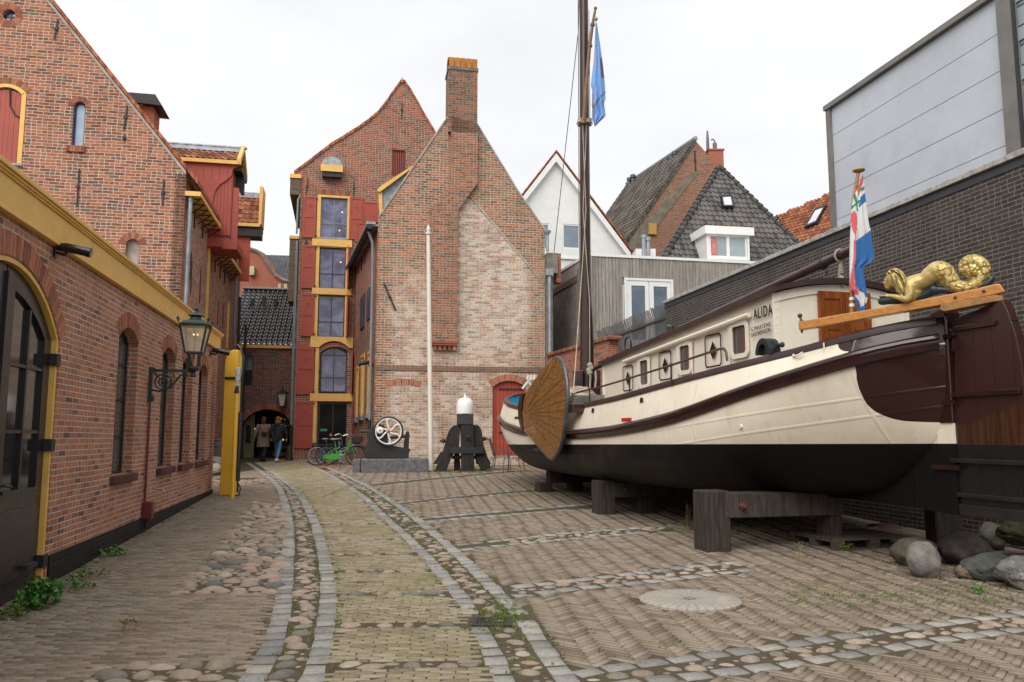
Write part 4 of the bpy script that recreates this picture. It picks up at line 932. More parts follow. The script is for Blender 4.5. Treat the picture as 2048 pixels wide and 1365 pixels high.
# ------------------------------------------------ C : archway building closing the lane
cc = Vector((-12.5, 35.85)); FCc = Fr(cc, 9.5)
C_ = thing('archway_building', (cc.x, cc.y, .6), 'low dark brick archway building with glazed black pantile roof closing the lane', 'building')
ax0, ax1 = FCc.px(478, 900)[0], FCc.px(586, 900)[0]; az1 = FCc.px(530, 819)[1]; azs = FCc.px(480, 858)[1]; ce = FCc.px(530, 696)[1]
cw = FCc.R(482, 712, 505, 771)
m = MB(FCc.M); m.wall([(-.4, .4), (3.6, .4), (3.6, ce), (-.4, ce)], [archp(ax0, ax1, .5, azs, az1-azs, 20), rect(*cw)], 0, .5); obj('wall', m, B_ARCH, C_)
m = MB(FCc.M); vouss(m, ax0, ax1, azs, az1-azs, .26, w=.07); obj('brick_arch', m, VOUS, C_)
m = MB(FCc.M); m.box(-.4, 3.6, -.12, .0, ce-.02, ce+.16); obj('eaves_board', m, YEL, C_)
rz = at(530, 583, 40.5).z; up = Vector((0, 4.2, rz-ce-.2)).normalized(); nn = Vector((0, -up.z, up.y))
m = MB(FCc.M); pantiles(m, Vector((-.4, -.15, ce+.14)), Vector((1,0,0)), up, nn, 4.0, math.hypot(4.2, rz-ce-.2), .235, .33, .05); obj('roof', m, TILK, C_)
m = MB(FCc.M)
for (u, v) in ((508, 605), (530, 600), (553, 607)):
    p = FCc.px(u, v, 3.2); m.box(p[0]-.07, p[0]+.07, 2.7, 3.1, p[1]-.5, p[1]+.1)
obj('roof_vent', m, BLKM, C_)
m = MB(FCc.M); m.tube([(-.4, 4.1, rz+.02), (3.6, 4.1, rz+.02)], .1, 8); obj('ridge', m, BLK, C_)
window(FCc, C_, cw[0], cw[1], (cw[2]+cw[3])/2, cw[3], .1, 2, 4, BLKM, glass('greenish glass', (.16,.22,.20), .15), .02, .04); m = MB(FCc.M); m.box(cw[0], cw[1], .05, .1, cw[2], (cw[2]+cw[3])/2-.003); obj('black_panel', m, BLK, C_)
# passage behind the arch
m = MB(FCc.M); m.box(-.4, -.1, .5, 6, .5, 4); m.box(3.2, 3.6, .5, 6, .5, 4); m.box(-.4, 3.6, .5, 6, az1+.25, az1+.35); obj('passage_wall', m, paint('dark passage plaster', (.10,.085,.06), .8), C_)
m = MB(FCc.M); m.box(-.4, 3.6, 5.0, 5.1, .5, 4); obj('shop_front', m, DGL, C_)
m = MB(FCc.M)
for u in (482, 502, 522, 546, 576): x_ = FCc.px(u, 880)[0]*1.05; m.box(x_, x_+.07, 4.5, 4.6, .62, 2.9)
m.box(-.1, 3.2, 4.5, 4.6, 2.5, 2.62); m.box(-.1, 3.2, 4.5, 4.6, .6, .95); obj('shop_frame', m, BLK, C_)
WARM = emis('warm lamp', (1, .62, .25), 1.1)
m = MB(FCc.M)
for (u, v) in ((487, 848), (500, 850), (503, 862), (509, 858), (563, 838), (570, 852), (572, 868), (566, 880)):
    p = FCc.px(u, v, 4.3); m.ball((p[0], 4.3, p[1]), .035, 8, 6)
obj('shop_lamp', m, WARM, C_)
m = MB(FCc.M); 
for (u0, v0, u1, v1) in ((556,893,574,898), (500,895,506,914), (545,905,578,916)): r_ = FCc.R(u0, v0, u1, v1, 4.2); m.box(r_[0], r_[1], 4.2, 4.4, r_[2], r_[3])
obj('display', m, paint('pale wood', (.45,.30,.14)), C_)
m = MB(FCc.M); m.box(ax0+.02, ax0+.5, .9, .95, .62, 2.6); obj('green_panel', m, paint('olive panel', (.22,.20,.09)), C_)
m = MB(FCc.M); m.box(ax0+.14, ax0+.34, .86, .9, 1.3, 2.1); obj('menu_board', m, BLK, C_)
# ------------------------------------------------ E : stepped gable beyond
FE = Fr((-17, 48), 8); E_ = thing('stepped_gable_house', (-15, 48, .6), 'red brick house with curved grey coping and dark slate roof beyond the archway', 'building')
pts = FE.P([(470,640),(620,640),(620,565),(580,565),(577,560),(572,558),(560,550),(552,545),(546,530),(538,522),(530,508),(520,502),(508,500),(480,498)])
m = MB(FE.M); m.prism(pts, 0, .4); obj('wall', m, B_RED, E_)
m = MB(FE.M); q = FE.P([(498,498),(512,502),(522,508),(530,520),(540,537),(552,552),(566,561),(580,564)])
m.tube([(x, -.02, z) for x, z in q], .12, 6); obj('coping', m, CONC, E_)
m = MB(FE.M); a = FE.px(510, 507); b = FE.px(640, 507); m.add([(a[0], 2.4, a[1]+.45), (b[0]+2, 2.4, a[1]+.45), (b[0]+2, -.3, FE.px(600, 562)[1]), (a[0]-.3, .5, FE.px(600, 562)[1])], [(0,3,2,1)]); obj('roof', m, tilemat('blue slate', [(.05,.055,.065),(.08,.085,.10)], .5), E_)
m = MB(FE.M); r_ = FE.R(500, 535, 510, 552); m.box(r_[0], r_[1], -.3, 0, r_[2], r_[3]); r_ = FE.R(556, 568, 562, 590); m.box(r_[0], r_[1], -.05, 0, r_[2], r_[3]); r_ = FE.R(568, 568, 574, 590); m.box(r_[0], r_[1], -.05, 0, r_[2], r_[3]); obj('stone_block', m, paint('sandstone', (.55,.45,.28)), E_)
# ------------------------------------------------ G : patched gable house with the big chimney
gc = Vector((-4.8, 28.0)); FG = Fr(gc, 11); FGS = Fr((-7.04, 35.3), -72.94)
H_ = thing('patched_gable_house', (gc.x, gc.y, .55), 'old patched brick gable house with tall chimney stack and whitewashed ghost gable', 'building')
# masks in wall coordinates (u = along the wall, v = z); uv sign resolved from the facade direction
tdir = Vector((FG.d.x, FG.d.y, 0)); uoff = FG.o.dot(tdir)
def gmask(g, uv, w):
    u, v, _ = g.sep(uv); x = g.m_('SUBTRACT', u, uoff)
    p0, p1 = FG.px(938, 395), FG.px(1088, 565); k = (p1[1]-p0[1])/(p1[0]-p0[0]); b = p0[1]-k*p0[0]
    line = g.m_('SUBTRACT', g.m_('ADD', g.m_('MULTIPLY', x, k), b), v)       # >0 below the old verge
    xl_ = FG.px(915, 560)[0]; xr_ = FG.px(1050, 600)[0]
    big = g.noise(.9, uv, det=5, rough=.65)
    nzz = g.m_('MULTIPLY', g.m_('SUBTRACT', g.noise(2.4, uv, det=4), .5), .5); inside = g.m_('MULTIPLY', g.step(line, -.05, .05), g.step(x, xl_-.05, xl_+.05)); x = g.m_('ADD', x, nzz); inside = g.m_('MULTIPLY', inside, g.step(x, xr_, xr_+.25, 1.0, .25)); inside = g.m_('MULTIPLY', inside, g.step(v, FG.px(950, 735)[1]-.3, FG.px(950, 700)[1]+.3, .45, 1.0))
    low = g.m_('MULTIPLY', g.step(v, FG.px(850, 480)[1], FG.px(850, 600)[1]-.2, 0.0, .95), g.step(big, .30, .56)); low = g.m_('MULTIPLY', g.m_('MAXIMUM', low, 0.0), g.step(v, FG.px(850, 440)[1], FG.px(850, 540)[1], 0.0, 1.0)); low = g.m_('MULTIPLY', low, g.step(x, .25, .8)); low = g.m_('MULTIPLY', low, g.step(x, xr_, xr_+.3, 1.0, .3))
    return g.m_('MAXIMUM', g.m_('MAXIMUM', g.m_('MULTIPLY', inside, g.step(big, .12, .5, .55, 1.0)), low), g.m_('MULTIPLY', w, .35))
PAL_G = [(.16,.10,.07),(.27,.145,.09),(.40,.165,.09),(.50,.21,.10),(.26,.175,.12),(.46,.25,.15)]
B_PATCH = brick('patched old brick', PAL_G, (.60,.52,.42), bw=.27, bh=.09, mt=.017, wash=.2, washc=(.72,.64,.54), distort=.006, dark=.12, darkc=(.13,.115,.085), masks=gmask, patch=.7)
B_CHIM = brick('chimney brick', [(.13,.085,.06),(.22,.12,.075),(.34,.14,.08),(.20,.14,.09)], (.36,.31,.25), bw=.27, bh=.09, mt=.014, distort=.006, dark=.15, darkc=(.12,.10,.075), wash=.1, washc=(.3,.26,.22))
B_BREA = brick('breast brick', [(.15,.085,.055),(.30,.13,.075),(.46,.17,.08),(.26,.15,.10),(.48,.20,.10)], (.50,.43,.35), bw=.27, bh=.09, mt=.014, distort=.005, dark=.12, darkc=(.12,.10,.075))
gl = FG.P([(757,437),(823,341),(897,234)]); gr = FG.P([(955,252),(1035,383),(1089,461)])
gx1 = gr[-1][0]; dr = FG.R(985, 775, 1052, 912); dzt = FG.px(1018, 762)[1]
out = [(0, .3), (gx1, .3), gr[2], gr[1], gr[0], gl[2], gl[1], (0, gl[0][1])]
m = MB(FG.M); m.wall(out, [archp(dr[0], dr[1], dr[2], dr[3], dzt-dr[3])], 0, .4); obj('gable_wall', m, B_PATCH, H_)
m = MB(FG.M); vouss(m, dr[0], dr[1], dr[3], dzt-dr[3], .24, w=.07); vouss(m, FG.px(775, 790)[0], FG.px(840, 790)[0], FG.px(800, 776)[1], .10, .22, y=-.003, w=.075); obj('brick_arch', m, VOUS, H_)
m = MB(FG.M); m.box(dr[0], dr[1], .12, .17, dr[2], dzt); k = dr[0]+.14
dd = obj('door', m, OXR, H_)
m = MB(FG.M)
while k < dr[1]: m.box(k, k+.012, .112, .1195, dr[2], dzt-.02); k += .14
for v in (778, 865): p = FG.px(1000, v); m.box(dr[0]+.25, dr[1]-.1, .08, .1, p[1]-.02, p[1]+.02)
obj('hinge', m, BLKM, dd)
m = MB(FG.M); pts = FG.P([(902,236),(900,366),(861,420),(863,684),(913,689),(915,423),(953,370),(955,253)])
m.prism(pts, -.20, -.001); obj('chimney_breast', m, B_BREA, H_)
m = MB(FG.M); c0 = FG.R(863, 684, 914, 696)
for i, (zz, dy) in enumerate(((0, .2), (.07, .17))): m.box(c0[0], c0[1], -dy-.02, -.001, c0[3]-.075-zz, c0[3]-zz-.004)
for i in range(5): x_ = c0[0]+.06+i*(c0[1]-c0[0]-.12)/4.6; m.box(x_, x_+.11, -.14, -.001, c0[3]-.32, c0[3]-.15)
obj('corbel', m, VOUS, H_)
cs_ = FG.R(897, 141, 955, 250, -.2); m = MB(FG.M); m.box(cs_[0], cs_[1], -.2, .75, cs_[2]-.3, cs_[3]); chm = obj('chimney_stack', m, B_CHIM, H_)
m = MB(FG.M); m.box(cs_[0]-.03, cs_[1]+.03, -.23, .78, cs_[3], cs_[3]+.12); obj('cement_cap', m, CONC, chm)
m = MB(FG.M); zt = FG.px(925, 118, -.2)[1]+.22; n = 8; rows = []; nseg = 5
for q in range(nseg):
    xa_, xb_ = cs_[0]+(cs_[1]-cs_[0])*q/nseg+.012, cs_[0]+(cs_[1]-cs_[0])*(q+1)/nseg-.012; m.cr = random.random()
    prf = [(-.22+.98*i/10, cs_[3]+.12+(zt-cs_[3]-.12)*math.sin(math.pi*i/10)**.6) for i in range(11)]
    m.grid([[(xa_, y, z) for y, z in prf], [(xb_, y, z) for y, z in prf]]); m.prism([(xa_, cs_[3]+.12), (xb_, cs_[3]+.12), (xb_, zt-.2), (xa_, zt-.2)], -.22, -.215)
obj('chimney_tile', m, rndmat('orange lichen tiles', [(0,(.45,.14,.03)),(1,(.55,.22,.05))], moss=((.45,.33,.04), .4, .7, .7), big=3), chm)
m = MB(FG.M)
for L in (gl, gr):
    for p, q in zip(L, L[1:]): m.prism([(p[0], p[1]-.01), (q[0], q[1]-.01), (q[0], q[1]+.09), (p[0], p[1]+.09)], -.03, .4)
m2 = m; p, q = FG.px(940, 390), FG.px(1088, 566); m.prism([p, q, (q[0]-.03, q[1]-.05), (p[0]-.03, p[1]-.05)], -.025, -.001)
obj('verge', m, MORT, H_)
m = MB(FG.M); ap = (FG.px(926, 200)[0], FG.px(926, 205)[1])
for L in ([gl[0], gl[1], gl[2]], [gr[2], gr[1], gr[0]]):
    for p, q in zip(L, L[1:]): m.prism([(p[0], p[1]-.1), (q[0], q[1]-.1), (q[0], q[1]+.06), (p[0], p[1]+.06)], .4, 7.5)
obj('roof', m, T_DARK, H_)
m = MB(FG.M); r_ = FG.R(752, 735, 1085, 742); m.box(0, gx1, -.03, -.001, r_[2]-.02, r_[3]+.03); obj('string_course', m, brick('sooty course', [(.16,.11,.08),(.28,.14,.09),(.22,.15,.11)], (.38,.33,.27), bw=.27, bh=.09, distort=.004, wash=.3, washc=(.4,.34,.28)), H_)
anchor(FG, H_, (768,568), (791,621), .06)
m = MB(FGS.M); sl0 = 7.64; gez = gl[0][1]-.25
yw = [(FGS.px(u0, 780)[0], FGS.px(u1, 780)[0], FGS.px(u0, v0)[1], FGS.px(u0, v1)[1]) for (u0, u1, v0, v1) in ((710.5, 716.5, 735, 847), (720, 728, 713, 843), (733, 739, 706, 839))]
m.wall(rect(0, sl0, .3, gez), [rect(a, b, .2+min(c, d), max(c, d)) for a, b, c, d in yw], 0.002, .35); obj('side_wall', m, B_TALL, H_)
for a, b, c, d in yw:
    z0, z1 = .2+min(c, d), max(c, d); m = MB(FGS.M); m.box(a, a+.2*(b-a), .02, .2, z0, z1); m.box(b-.12, b, -.02, .25, z0, z1); m.box(a, b, .0, .2, z1-.12, z1); obj('window_surround', m, YEL, H_)
    m = MB(FGS.M); m.box(a, b, .22, .24, z0, z1); obj('window', m, DGL, H_)
    m = MB(FGS.M); m.box(a-.1, b+.1, -.12, .1, z0-.17, z0-.01); obj('window_sill', m, ZINC, H_)
m = MB(FGS.M)
for (u, v0, v1) in ((708,690,715),(712,684,710),(716,676,706),(720.5,668,700),(725,660,694),(730,655,690),(735,650,685),(741,640,675)):
    a, b = FGS.px(u, v0), FGS.px(u, v1); m.box(a[0]-.05, a[0]+.03, -.006, -.001, b[1], a[1])
for (u, v0, v1) in ((711,540,565),(717,530,548),(724,515,540),(731,500,525)): a, b = FGS.px(u, v0), FGS.px(u, v1); m.box(a[0]-.05, a[0]+.03, -.03, -.001, b[1], a[1])
obj('wall_anchor', m, BLKM, H_)
m = MB(FGS.M)
for (u0, u1, v0, v1) in ((723,729,597,653),(736,741,583,636)): a, b = FGS.px(u0, v0), FGS.px(u1, v1); m.box(a[0], b[0], -.05, -.001, b[1], a[1])
obj('shutter', m, paint('dark navy shutter', (.03,.03,.055)), H_)
gg0, gg1 = FGS.px(698, 553, -.3), FGS.px(752, 455, -.3)
m = MB(FGS.M); gzz = gl[0][1]-.3
hh = [(-.3+.12*math.cos(math.pi+math.pi*i/8), gzz+.12*math.sin(math.pi+math.pi*i/8)) for i in range(9)]
m.grid([[(-.4, y, z) for y, z in hh], [(sl0+.05, y, z) for y, z in hh]]); m.add([(sl0+.05, y, z) for y, z in hh], [tuple(range(9))])
x_ = .2
while x_ < sl0: m.tube([(x_, y, z) for y, z in hh], .018, 5); m.bar((x_, -.18, gzz), (x_, 0, gzz-.1), .02, .02); x_ += .55
obj('gutter', m, BLKM, H_, smooth='auto')
m = MB(FGS.M); m.box(-.4, sl0, -.42, .1, gzz+.01, gzz+.06); m.prism([(sl0-.3, gzz+.05), (sl0+.08, gzz+.05), (sl0+.08, gzz+.13), (sl0-.3, gzz+.13)], -.43, -.1); obj('eaves', m, LEAD, H_)
px_ = FGS.px(748, 700)[0]; m = MB(FGS.M); m.tube([(sl0-.35, -.3, gzz-.1), (sl0-.35, -.15, gzz-.5), (sl0-.35, -.12, gzz-1), (sl0-.35, -.12, 2.2)], .055, 10); obj('downpipe', m, GREYP, H_, smooth='auto')
m = MB(FGS.M); m.tube([(sl0-.35, -.12, 2.2), (sl0-.35, -.12, .6)], .06, 10); obj('downpipe_shoe', m, BLKM, H_, smooth='auto')
# lead dormer cheek between G and D
FLD = Fr(FG.w(.1, 2.5, 0).xy, 11); m = MB(FLD.M); m.prism(FLD.P([(760,385),(825,338),(830,345),(768,432),(764,432)]), 0, .05); obj('dormer_cheek', m, LEAD, H_)
m = MB(FLD.M); m.prism(FLD.P([(757,388),(764,384),(765,430),(759,436)]), -.12, .4); m.prism(FLD.P([(754,383),(762,375),(824,335),(826,338),(764,384),(757,388)]), -.2, .5); obj('dormer_edge', m, YEL, H_)
# right corner hopper pipes of G
m = MB(FG.M); r_ = FG.R(1087, 508, 1109, 548, -.1); m.box(gx1+.02, gx1+.42, -.3, .2, r_[2], r_[3]); m.box(gx1+.02, gx1+.3, -.02, .3, .5, r_[2]); obj('concrete_pier', m, CONC, H_)
m = MB(FG.M); p = FG.px(1099, 540, -.4); m.box(p[0]-.15, p[0]+.12, -.5, -.31, p[1]-.22, p[1]+.02); m.tube([(p[0], -.4, p[1]-.2), (p[0], -.4, .6)], .07, 10); q = FG.px(1096, 470, -.2); m.tube([(q[0], -.1, q[1]+.1), (q[0], -.1, q[1]-.6)], .06, 10); m.lathe([(.05, 0), (.14, .12), (.14, .18)], (q[0], -.1, q[1]), 10); obj('hopper_pipe', m, ZINC, H_, smooth='auto')
m = MB(FG.M); r_ = FG.R(1098, 508, 1110, 545); m.box(gx1+.42, gx1+.6, -.1, .3, r_[2]-.4, r_[3]); obj('brick_nib', m, B_OLD, H_)
# ------------------------------------------------ W : wood clad extension
WOODG = wood('silvered cladding', (.24,.215,.185), (.45,.415,.37), .8, (9,9,.7), 2.2, .6)
FW = Fr((2.74, 28.3), 12); FWS = Fr((1.69, 32.3), -75.3)
W_ = thing('clad_extension', (2.74, 28.3, .6), 'flat roofed extension clad in silvered vertical boards with white french doors', 'building')
zt = FW.px(1180, 513)[1]; wx1 = FW.px(1500, 531)[0]+2.5; dw = FW.R(1249, 558, 1347, 700)
m = MB(FW.M); k = 0
while k < wx1:
    e = k+.118
    if e < dw[0] or k > dw[1]: m.box(k, e, -.02-random.random()*.006, .1, .6, zt)
    else: m.box(k, e, -.02-random.random()*.006, .1, dw[3]+.02, zt); m.box(k, e, -.02, .1, .6, dw[2]-.02)
    k += .13
obj('cladding', m, WOODG, W_)
m = MB(FW.M); m.box(0, dw[0]-.05, .1, .2, .6, zt-.02); m.box(dw[1]+.05, wx1, .1, .2, .6, zt-.02); m.box(0, wx1, .1, 4, zt-.2, zt-.02); obj('wall_backing', m, BLK, W_)
m = MB(FW.M); m.box(-.06, wx1, -.06, 4, zt, zt+.1); m.M = FWS.M; m.box(-.3, 4.19, -.05, .3, zt+.003, zt+.1); obj('roof_edge', m, WHT, W_)
m = MB(FW.M); m.box(dw[0], dw[0]+.09, -.05, .05, dw[2], dw[3]); m.box(dw[1]-.09, dw[1], -.05, .05, dw[2], dw[3]); m.box(dw[0]+.09, dw[1]-.09, -.05, .05, dw[3]-.09, dw[3])
fr_ = obj('door_surround', m, WHT, W_)
xm = (dw[0]+dw[1])/2
for a, b in ((dw[0]+.10, xm-.01), (xm+.01, dw[1]-.10)):
    m = MB(FW.M); m.wall(rect(a, b, dw[2], dw[3]-.1), [rect(a+.17, b-.14, dw[2]+.35, dw[3]-.28)], -.03, .06); d = obj('french_door', m, WHT, W_)
    m = MB(FW.M); m.sheet(rect(a+.17, b-.14, dw[2]+.35, dw[3]-.28), 0); obj('pane', m, glass('blue grey glass', (.10,.13,.17), .06), d)
m = MB(FWS.M); k = 0; zl = zt
while k < 4.2: m.box(k, k+.118, -.02, .1, 3.2, zt); k += .13
obj('cladding', m, WOODG, W_)
m = MB(FWS.M); m.box(-.1, 3.2, -.05, -.021, .6, zt-.75); m.box(3.2, 4.1, -.09, -.021, 3.0, zt-.3); obj('concrete_panel', m, CONC, W_)
m = MB(FWS.M); m.box(-.1, 3.3, -.08, -.021, zt-.74, zt-.5); obj('timber_rail', m, wood('brown rail', (.10,.07,.05), (.2,.14,.1)), W_)
# ------------------------------------------------ R : dark clinker wall with coping, steel fence on its line
ro = Vector((4.19, 21.6)); FR = Fr(ro, -78.48)
zc = (FR.px(1334, 601)[1]+FR.px(2048, 311)[1])/2
R_ = thing('clinker_wall', (ro.x, ro.y, .4), 'tall dark clinker brick yard wall with pale coping behind the boat', 'wall')
RL = 24
m = MB(FR.M); m.box(0, RL, 0, .35, -.2, zc-.16); obj('brickwork', m, B_DARK, R_)
m = MB(FR.M); m.box(-.005, RL, -.012, .34, zc-.16, zc-.04); obj('lead_flashing', m, paint('dark flashing', (.05,.055,.06), .5, .2), R_)
m = MB(FR.M); k = -.04
while k < RL: m.box(k, k+.995, -.06, .42, zc-.04, zc+.04, .006); k += 1.0
obj('coping', m, paint('pale stone coping', (.42,.40,.37), .8, var=.35, scale=7, grime=(.13,.12,.11)), R_)
M_ = thing('panel_clad_hall', tuple(FR.w(4, 2.2, .4)), 'large hall clad in pale grey metal panels rising above the clinker wall', 'building')
off = 2.2; FM = Fr(FR.w(0, off, 0).xy, -78.48)
mc = FM.px(1658, 222); mt = FM.px(1990, -2)[1]; mtz = (mc[1]+mt)/2; mx1 = FM.px(2016, 150)[0]
PANEL = paint('pale grey panel', (.51,.55,.61), .35, .0, var=.09, scale=.6, bump=.04, grime=(.40,.44,.50))
pan = [-0]; vz = [FM.px(1663, v)[1] for v in (274, 331, 390, 445, 500)]; zz = [mtz]+vz
m = MB(FM.M)
for a, b in zip(zz, zz[1:]+[zz[-1]-1.2]): m.box(mc[0]+.1, mx1-.05, 0, .1, b+.012, a)
obj('metal_panel', m, PANEL, M_)
m = MB(FM.M); m.box(mc[0]+.12, mx1, .03, 8, .4, mtz-.02); obj('hall_body', m, paint('dark panel joint', (.10,.11,.12)), M_)  # dark grey body seen in the joints between panels
m = MB(FM.M); m.box(mc[0]-.05, mc[0]+.1, -.06, 8, .4, mtz+.01); m.box(mc[0]-.08, mx1+.5, -.1, 8, mtz+.01, mtz+.12); m.box(mx1-.05, mx1+.34, -.1, .0, .4, mtz+.01); obj('corner_trim', m, paint('taupe trim', (.20,.19,.175), .5, .2), M_)
m = MB(FM.M); z = 3.0; x0_ = mx1+.34
while z < 13:
    m.box(x0_, x0_+6, -.06, .1, z, z+.30); m.box(x0_, x0_+6, -.03, .1, z+.302, z+.34); m.box(x0_, x0_+6, -.05, .1, z+.342, z+.40); m.box(x0_, x0_+6, -.08, .1, z+.402, z+.62); z += .66
obj('ribbed_cladding', m, paint('sea grey ribbed sheet', (.30,.36,.39), .4, .1, var=.06), M_)
m = MB(FM.M); m.box(x0_-.07, x0_-.001, -.12, .1, .4, 14); obj('dark_joint', m, BLKM, M_)
# steel fence of flat bars along the same line
f_ = thing('steel_bar_fence', tuple(FR.w(-.3, 0, .5)), 'galvanised steel fence of close curved topped bars beside the clinker wall', 'fence')
fz = FR.px(1334, 607)[1]; ft = zc-.05; FL_ = 6.3
m = MB(FR.M); k = -FL_
while k < -.05:
    b = random.uniform(-.05, .05); m.bar((k, .1, 1.0), (k, .1, ft-.22), .018, .045, (1,0,0)); m.bar((k, .1, ft-.22), (k-.05+b*.3, .04, ft+b*.5+.06), .018, .04, (1,0,0)); k += .105
obj('bars', m, paint('galvanised bar', (.16,.165,.17), .45, .5, var=.3), f_)
m = MB(FR.M)
for z in (ft-.35, ft-1.7): m.box(-FL_, -.02, .05, .14, z-.03, z+.03)
obj('rail', m, paint('dark steel rail', (.09,.085,.08), .5, .4), f_)
# low brick garden wall under the fence
w_ = thing('garden_wall', tuple(FR.w(-5, .3, .5)), 'red brick garden wall with orange tile capping behind the mast', 'wall')
zl = FR.px(1160, 690)[1]
g_ = Fr((1.25, 28.3), -73); zl = g_.px(1155, 693)[1]; e_ = g_.px(1218, 700)[0]
m = MB(g_.M); m.box(0, e_, 0, .3, .3, zl-.06); obj('brickwork', m, B_OLD, w_)
m = MB(g_.M); k = -.02
while k < e_: m.cr = random.random(); m.prism([(k, zl-.06), (k+.2, zl-.075), (k+.2, zl), (k+.1, zl+.045), (k, zl+.02)], -.07, .35); k += .2
m.cr = None; obj('tile_capping', m, TILR, w_)
# ------------------------------------------------ H : white house
FH = Fr((0, 38), 12); HW = thing('white_gabled_house', (2, 38, .6), 'white stucco gable house with white bargeboards and red tile roof edge', 'house')
m = MB(FH.M); hx = [FH.R(1125, 449, 1160, 498), FH.R(1080, 447, 1099, 500)]
m.wall(FH.P([(1110,318),(1262,515),(1262,760),(960,760),(960,515)]), [rect(*r) for r in hx], 0, .3); obj('wall', m, STUC, HW)
for r in hx: window(FH, HW, r[0], r[1], r[2], r[3], .02, 1, 1, WHT, glass('grey sky glass', (.16,.20,.25), .06), edge=.07)
m = MB(FH.M); r = FH.R(1080, 518, 1262, 521); m.box(FH.px(960,520)[0], r[1], -.08, -.001, r[2], r[3]); obj('string_course', m, WHT, HW)
m = MB(FH.M)
for a, b in (((1110,310),(1258,508)), ((1110,310),(1000,452))):
    p, q = FH.px(*a), FH.px(*b); m.prism([p, q, (q[0], q[1]-.36), (p[0], p[1]-.42)], -.25, -.001)
obj('barge_board', m, WHT, HW)
m = MB(FH.M)
for a, b in (((1110,307),(1262,508)), ((1110,307),(998,450))):
    p, q = FH.px(*a), FH.px(*b); m.prism([p, q, (q[0], q[1]+.1), (p[0], p[1]+.1)], -.28, 8)
obj('roof', m, T_RED, HW)
# ------------------------------------------------ J : old brick gable with long dark roof
JA = at(1392, 283, 42); JB = at(1254, 377, 50); rv = (JB-JA); ang = math.degrees(math.atan2(rv.y, rv.x))-90
J_ = thing('old_gable_warehouse', (JA.x, JA.y, .6), 'old brick gable warehouse with long mossy tile roof and row of vent pipes', 'building')
FJ = Fr(JA.xy, ang+0.0); sg = 1
pts = FJ.P([(1392,283),(1236,512),(1230,520),(1470,520),(1470,400),(1450,372),(1430,338),(1412,305)])
m = MB(FJ.M); m.wall(pts, [], 0, .4); obj('gable_wall', m, B_FAR, J_)
m = MB(FJ.M); vpts = FJ.P([(1392,283),(1372,303),(1350,328),(1312,375),(1300,400),(1275,452),(1249,492),(1236,520)])
v0_, v1_ = FJ.px(1392, 283), FJ.px(1236, 512); m.prism([v0_, v1_, (v1_[0]-.02, v1_[1]+.12), (v0_[0]-.02, v0_[1]+.12)], -.08, rv.length)
obj('roof_base', m, T_OLD, J_)
JN = (FJ, v0_, v1_, rv.length)
m = MB(FJ.M)
rp2 = FJ.P([(1390,287),(1236,515),(1230,523),(1300,523),(1300,470),(1318,448),(1345,412),(1375,372),(1398,345),(1385,345),(1355,375),(1322,408),(1306,432),(1290,438),(1298,425),(1345,358),(1372,316)])
m.wall(rp2, [], -.03, .028)
obj('render_patch', m, paint('old render', (.20,.17,.13), .9, var=.35, bump=.8), J_)
m = MB(FJ.M); p = FJ.px(1392, 283); m.tube([(p[0], 0, p[1]+.18), (p[0], rv.length, p[1]+.18)], .13, 6); obj('ridge', m, LEAD, J_)
anchor(FJ, J_, (1389,302), (1391,342), .06)
m = MB(FJ.M); q = FJ.R(1296, 448, 1311, 470); m.box(q[0], q[1], -.12, -.031, q[2], q[3]); obj('boarded_opening', m, paint('osb board', (.50,.30,.08)), J_)
vp = []
for (u, v, h, Y) in ((1352,320,.9,43.5), (1333,333,.9,44.6), (1345,322,.2,43.5)): pass
m = MB()
for (u, v0, v1, Y) in ((1350,306,325,43.6),(1341,314,334,44.2),(1332,322,342,44.9),(1323,332,350,45.5),(1326,345,360,43.9),(1316,356,378,43.9),(1259,358,372,49),(1266,352,368,48.6)):
    a, b = at(u, v1, Y), at(u, v0, Y); m.tube([a-Vector((0,0,.3)), (a.x, a.y, b.z)], .11, 8); m.tube([(a.x, a.y, b.z-.12), (a.x, a.y, b.z+.06)], .17, 8)
obj('vent_pipe', m, paint('dull vent metal', (.09,.10,.11), .5, .5), J_, smooth='auto')
m = MB(); a = at(1428, 306, 43); b = at(1428, 340, 43); w2 = .42; m.box(a.x-w2, a.x+w2, 42.6, 43.5, b.z-.6, a.z); m.box(a.x-w2-.05, a.x+w2+.05, 42.55, 43.55, a.z, a.z+.08); ch = obj('chimney', m, B_RED, J_)
m = MB(); p = at(1416, 306, 43); q = at(1416, 262, 43); m.tube([p, (p.x, p.y, p.z+.8), (p.x, p.y, q.z)], [.1, .08, .045], 8); p = at(1430, 306, 43); m.tube([p, (p.x, p.y, p.z+.55)], .12, 8); m.tube([(p.x, p.y, p.z+.5), (p.x, p.y, p.z+.68), (p.x-.08, p.y, p.z+.78), (p.x-.2, p.y, p.z+.74)], .04, 6); obj('flue', m, paint('rusty flue', (.16,.12,.11), .6), ch, smooth='auto')
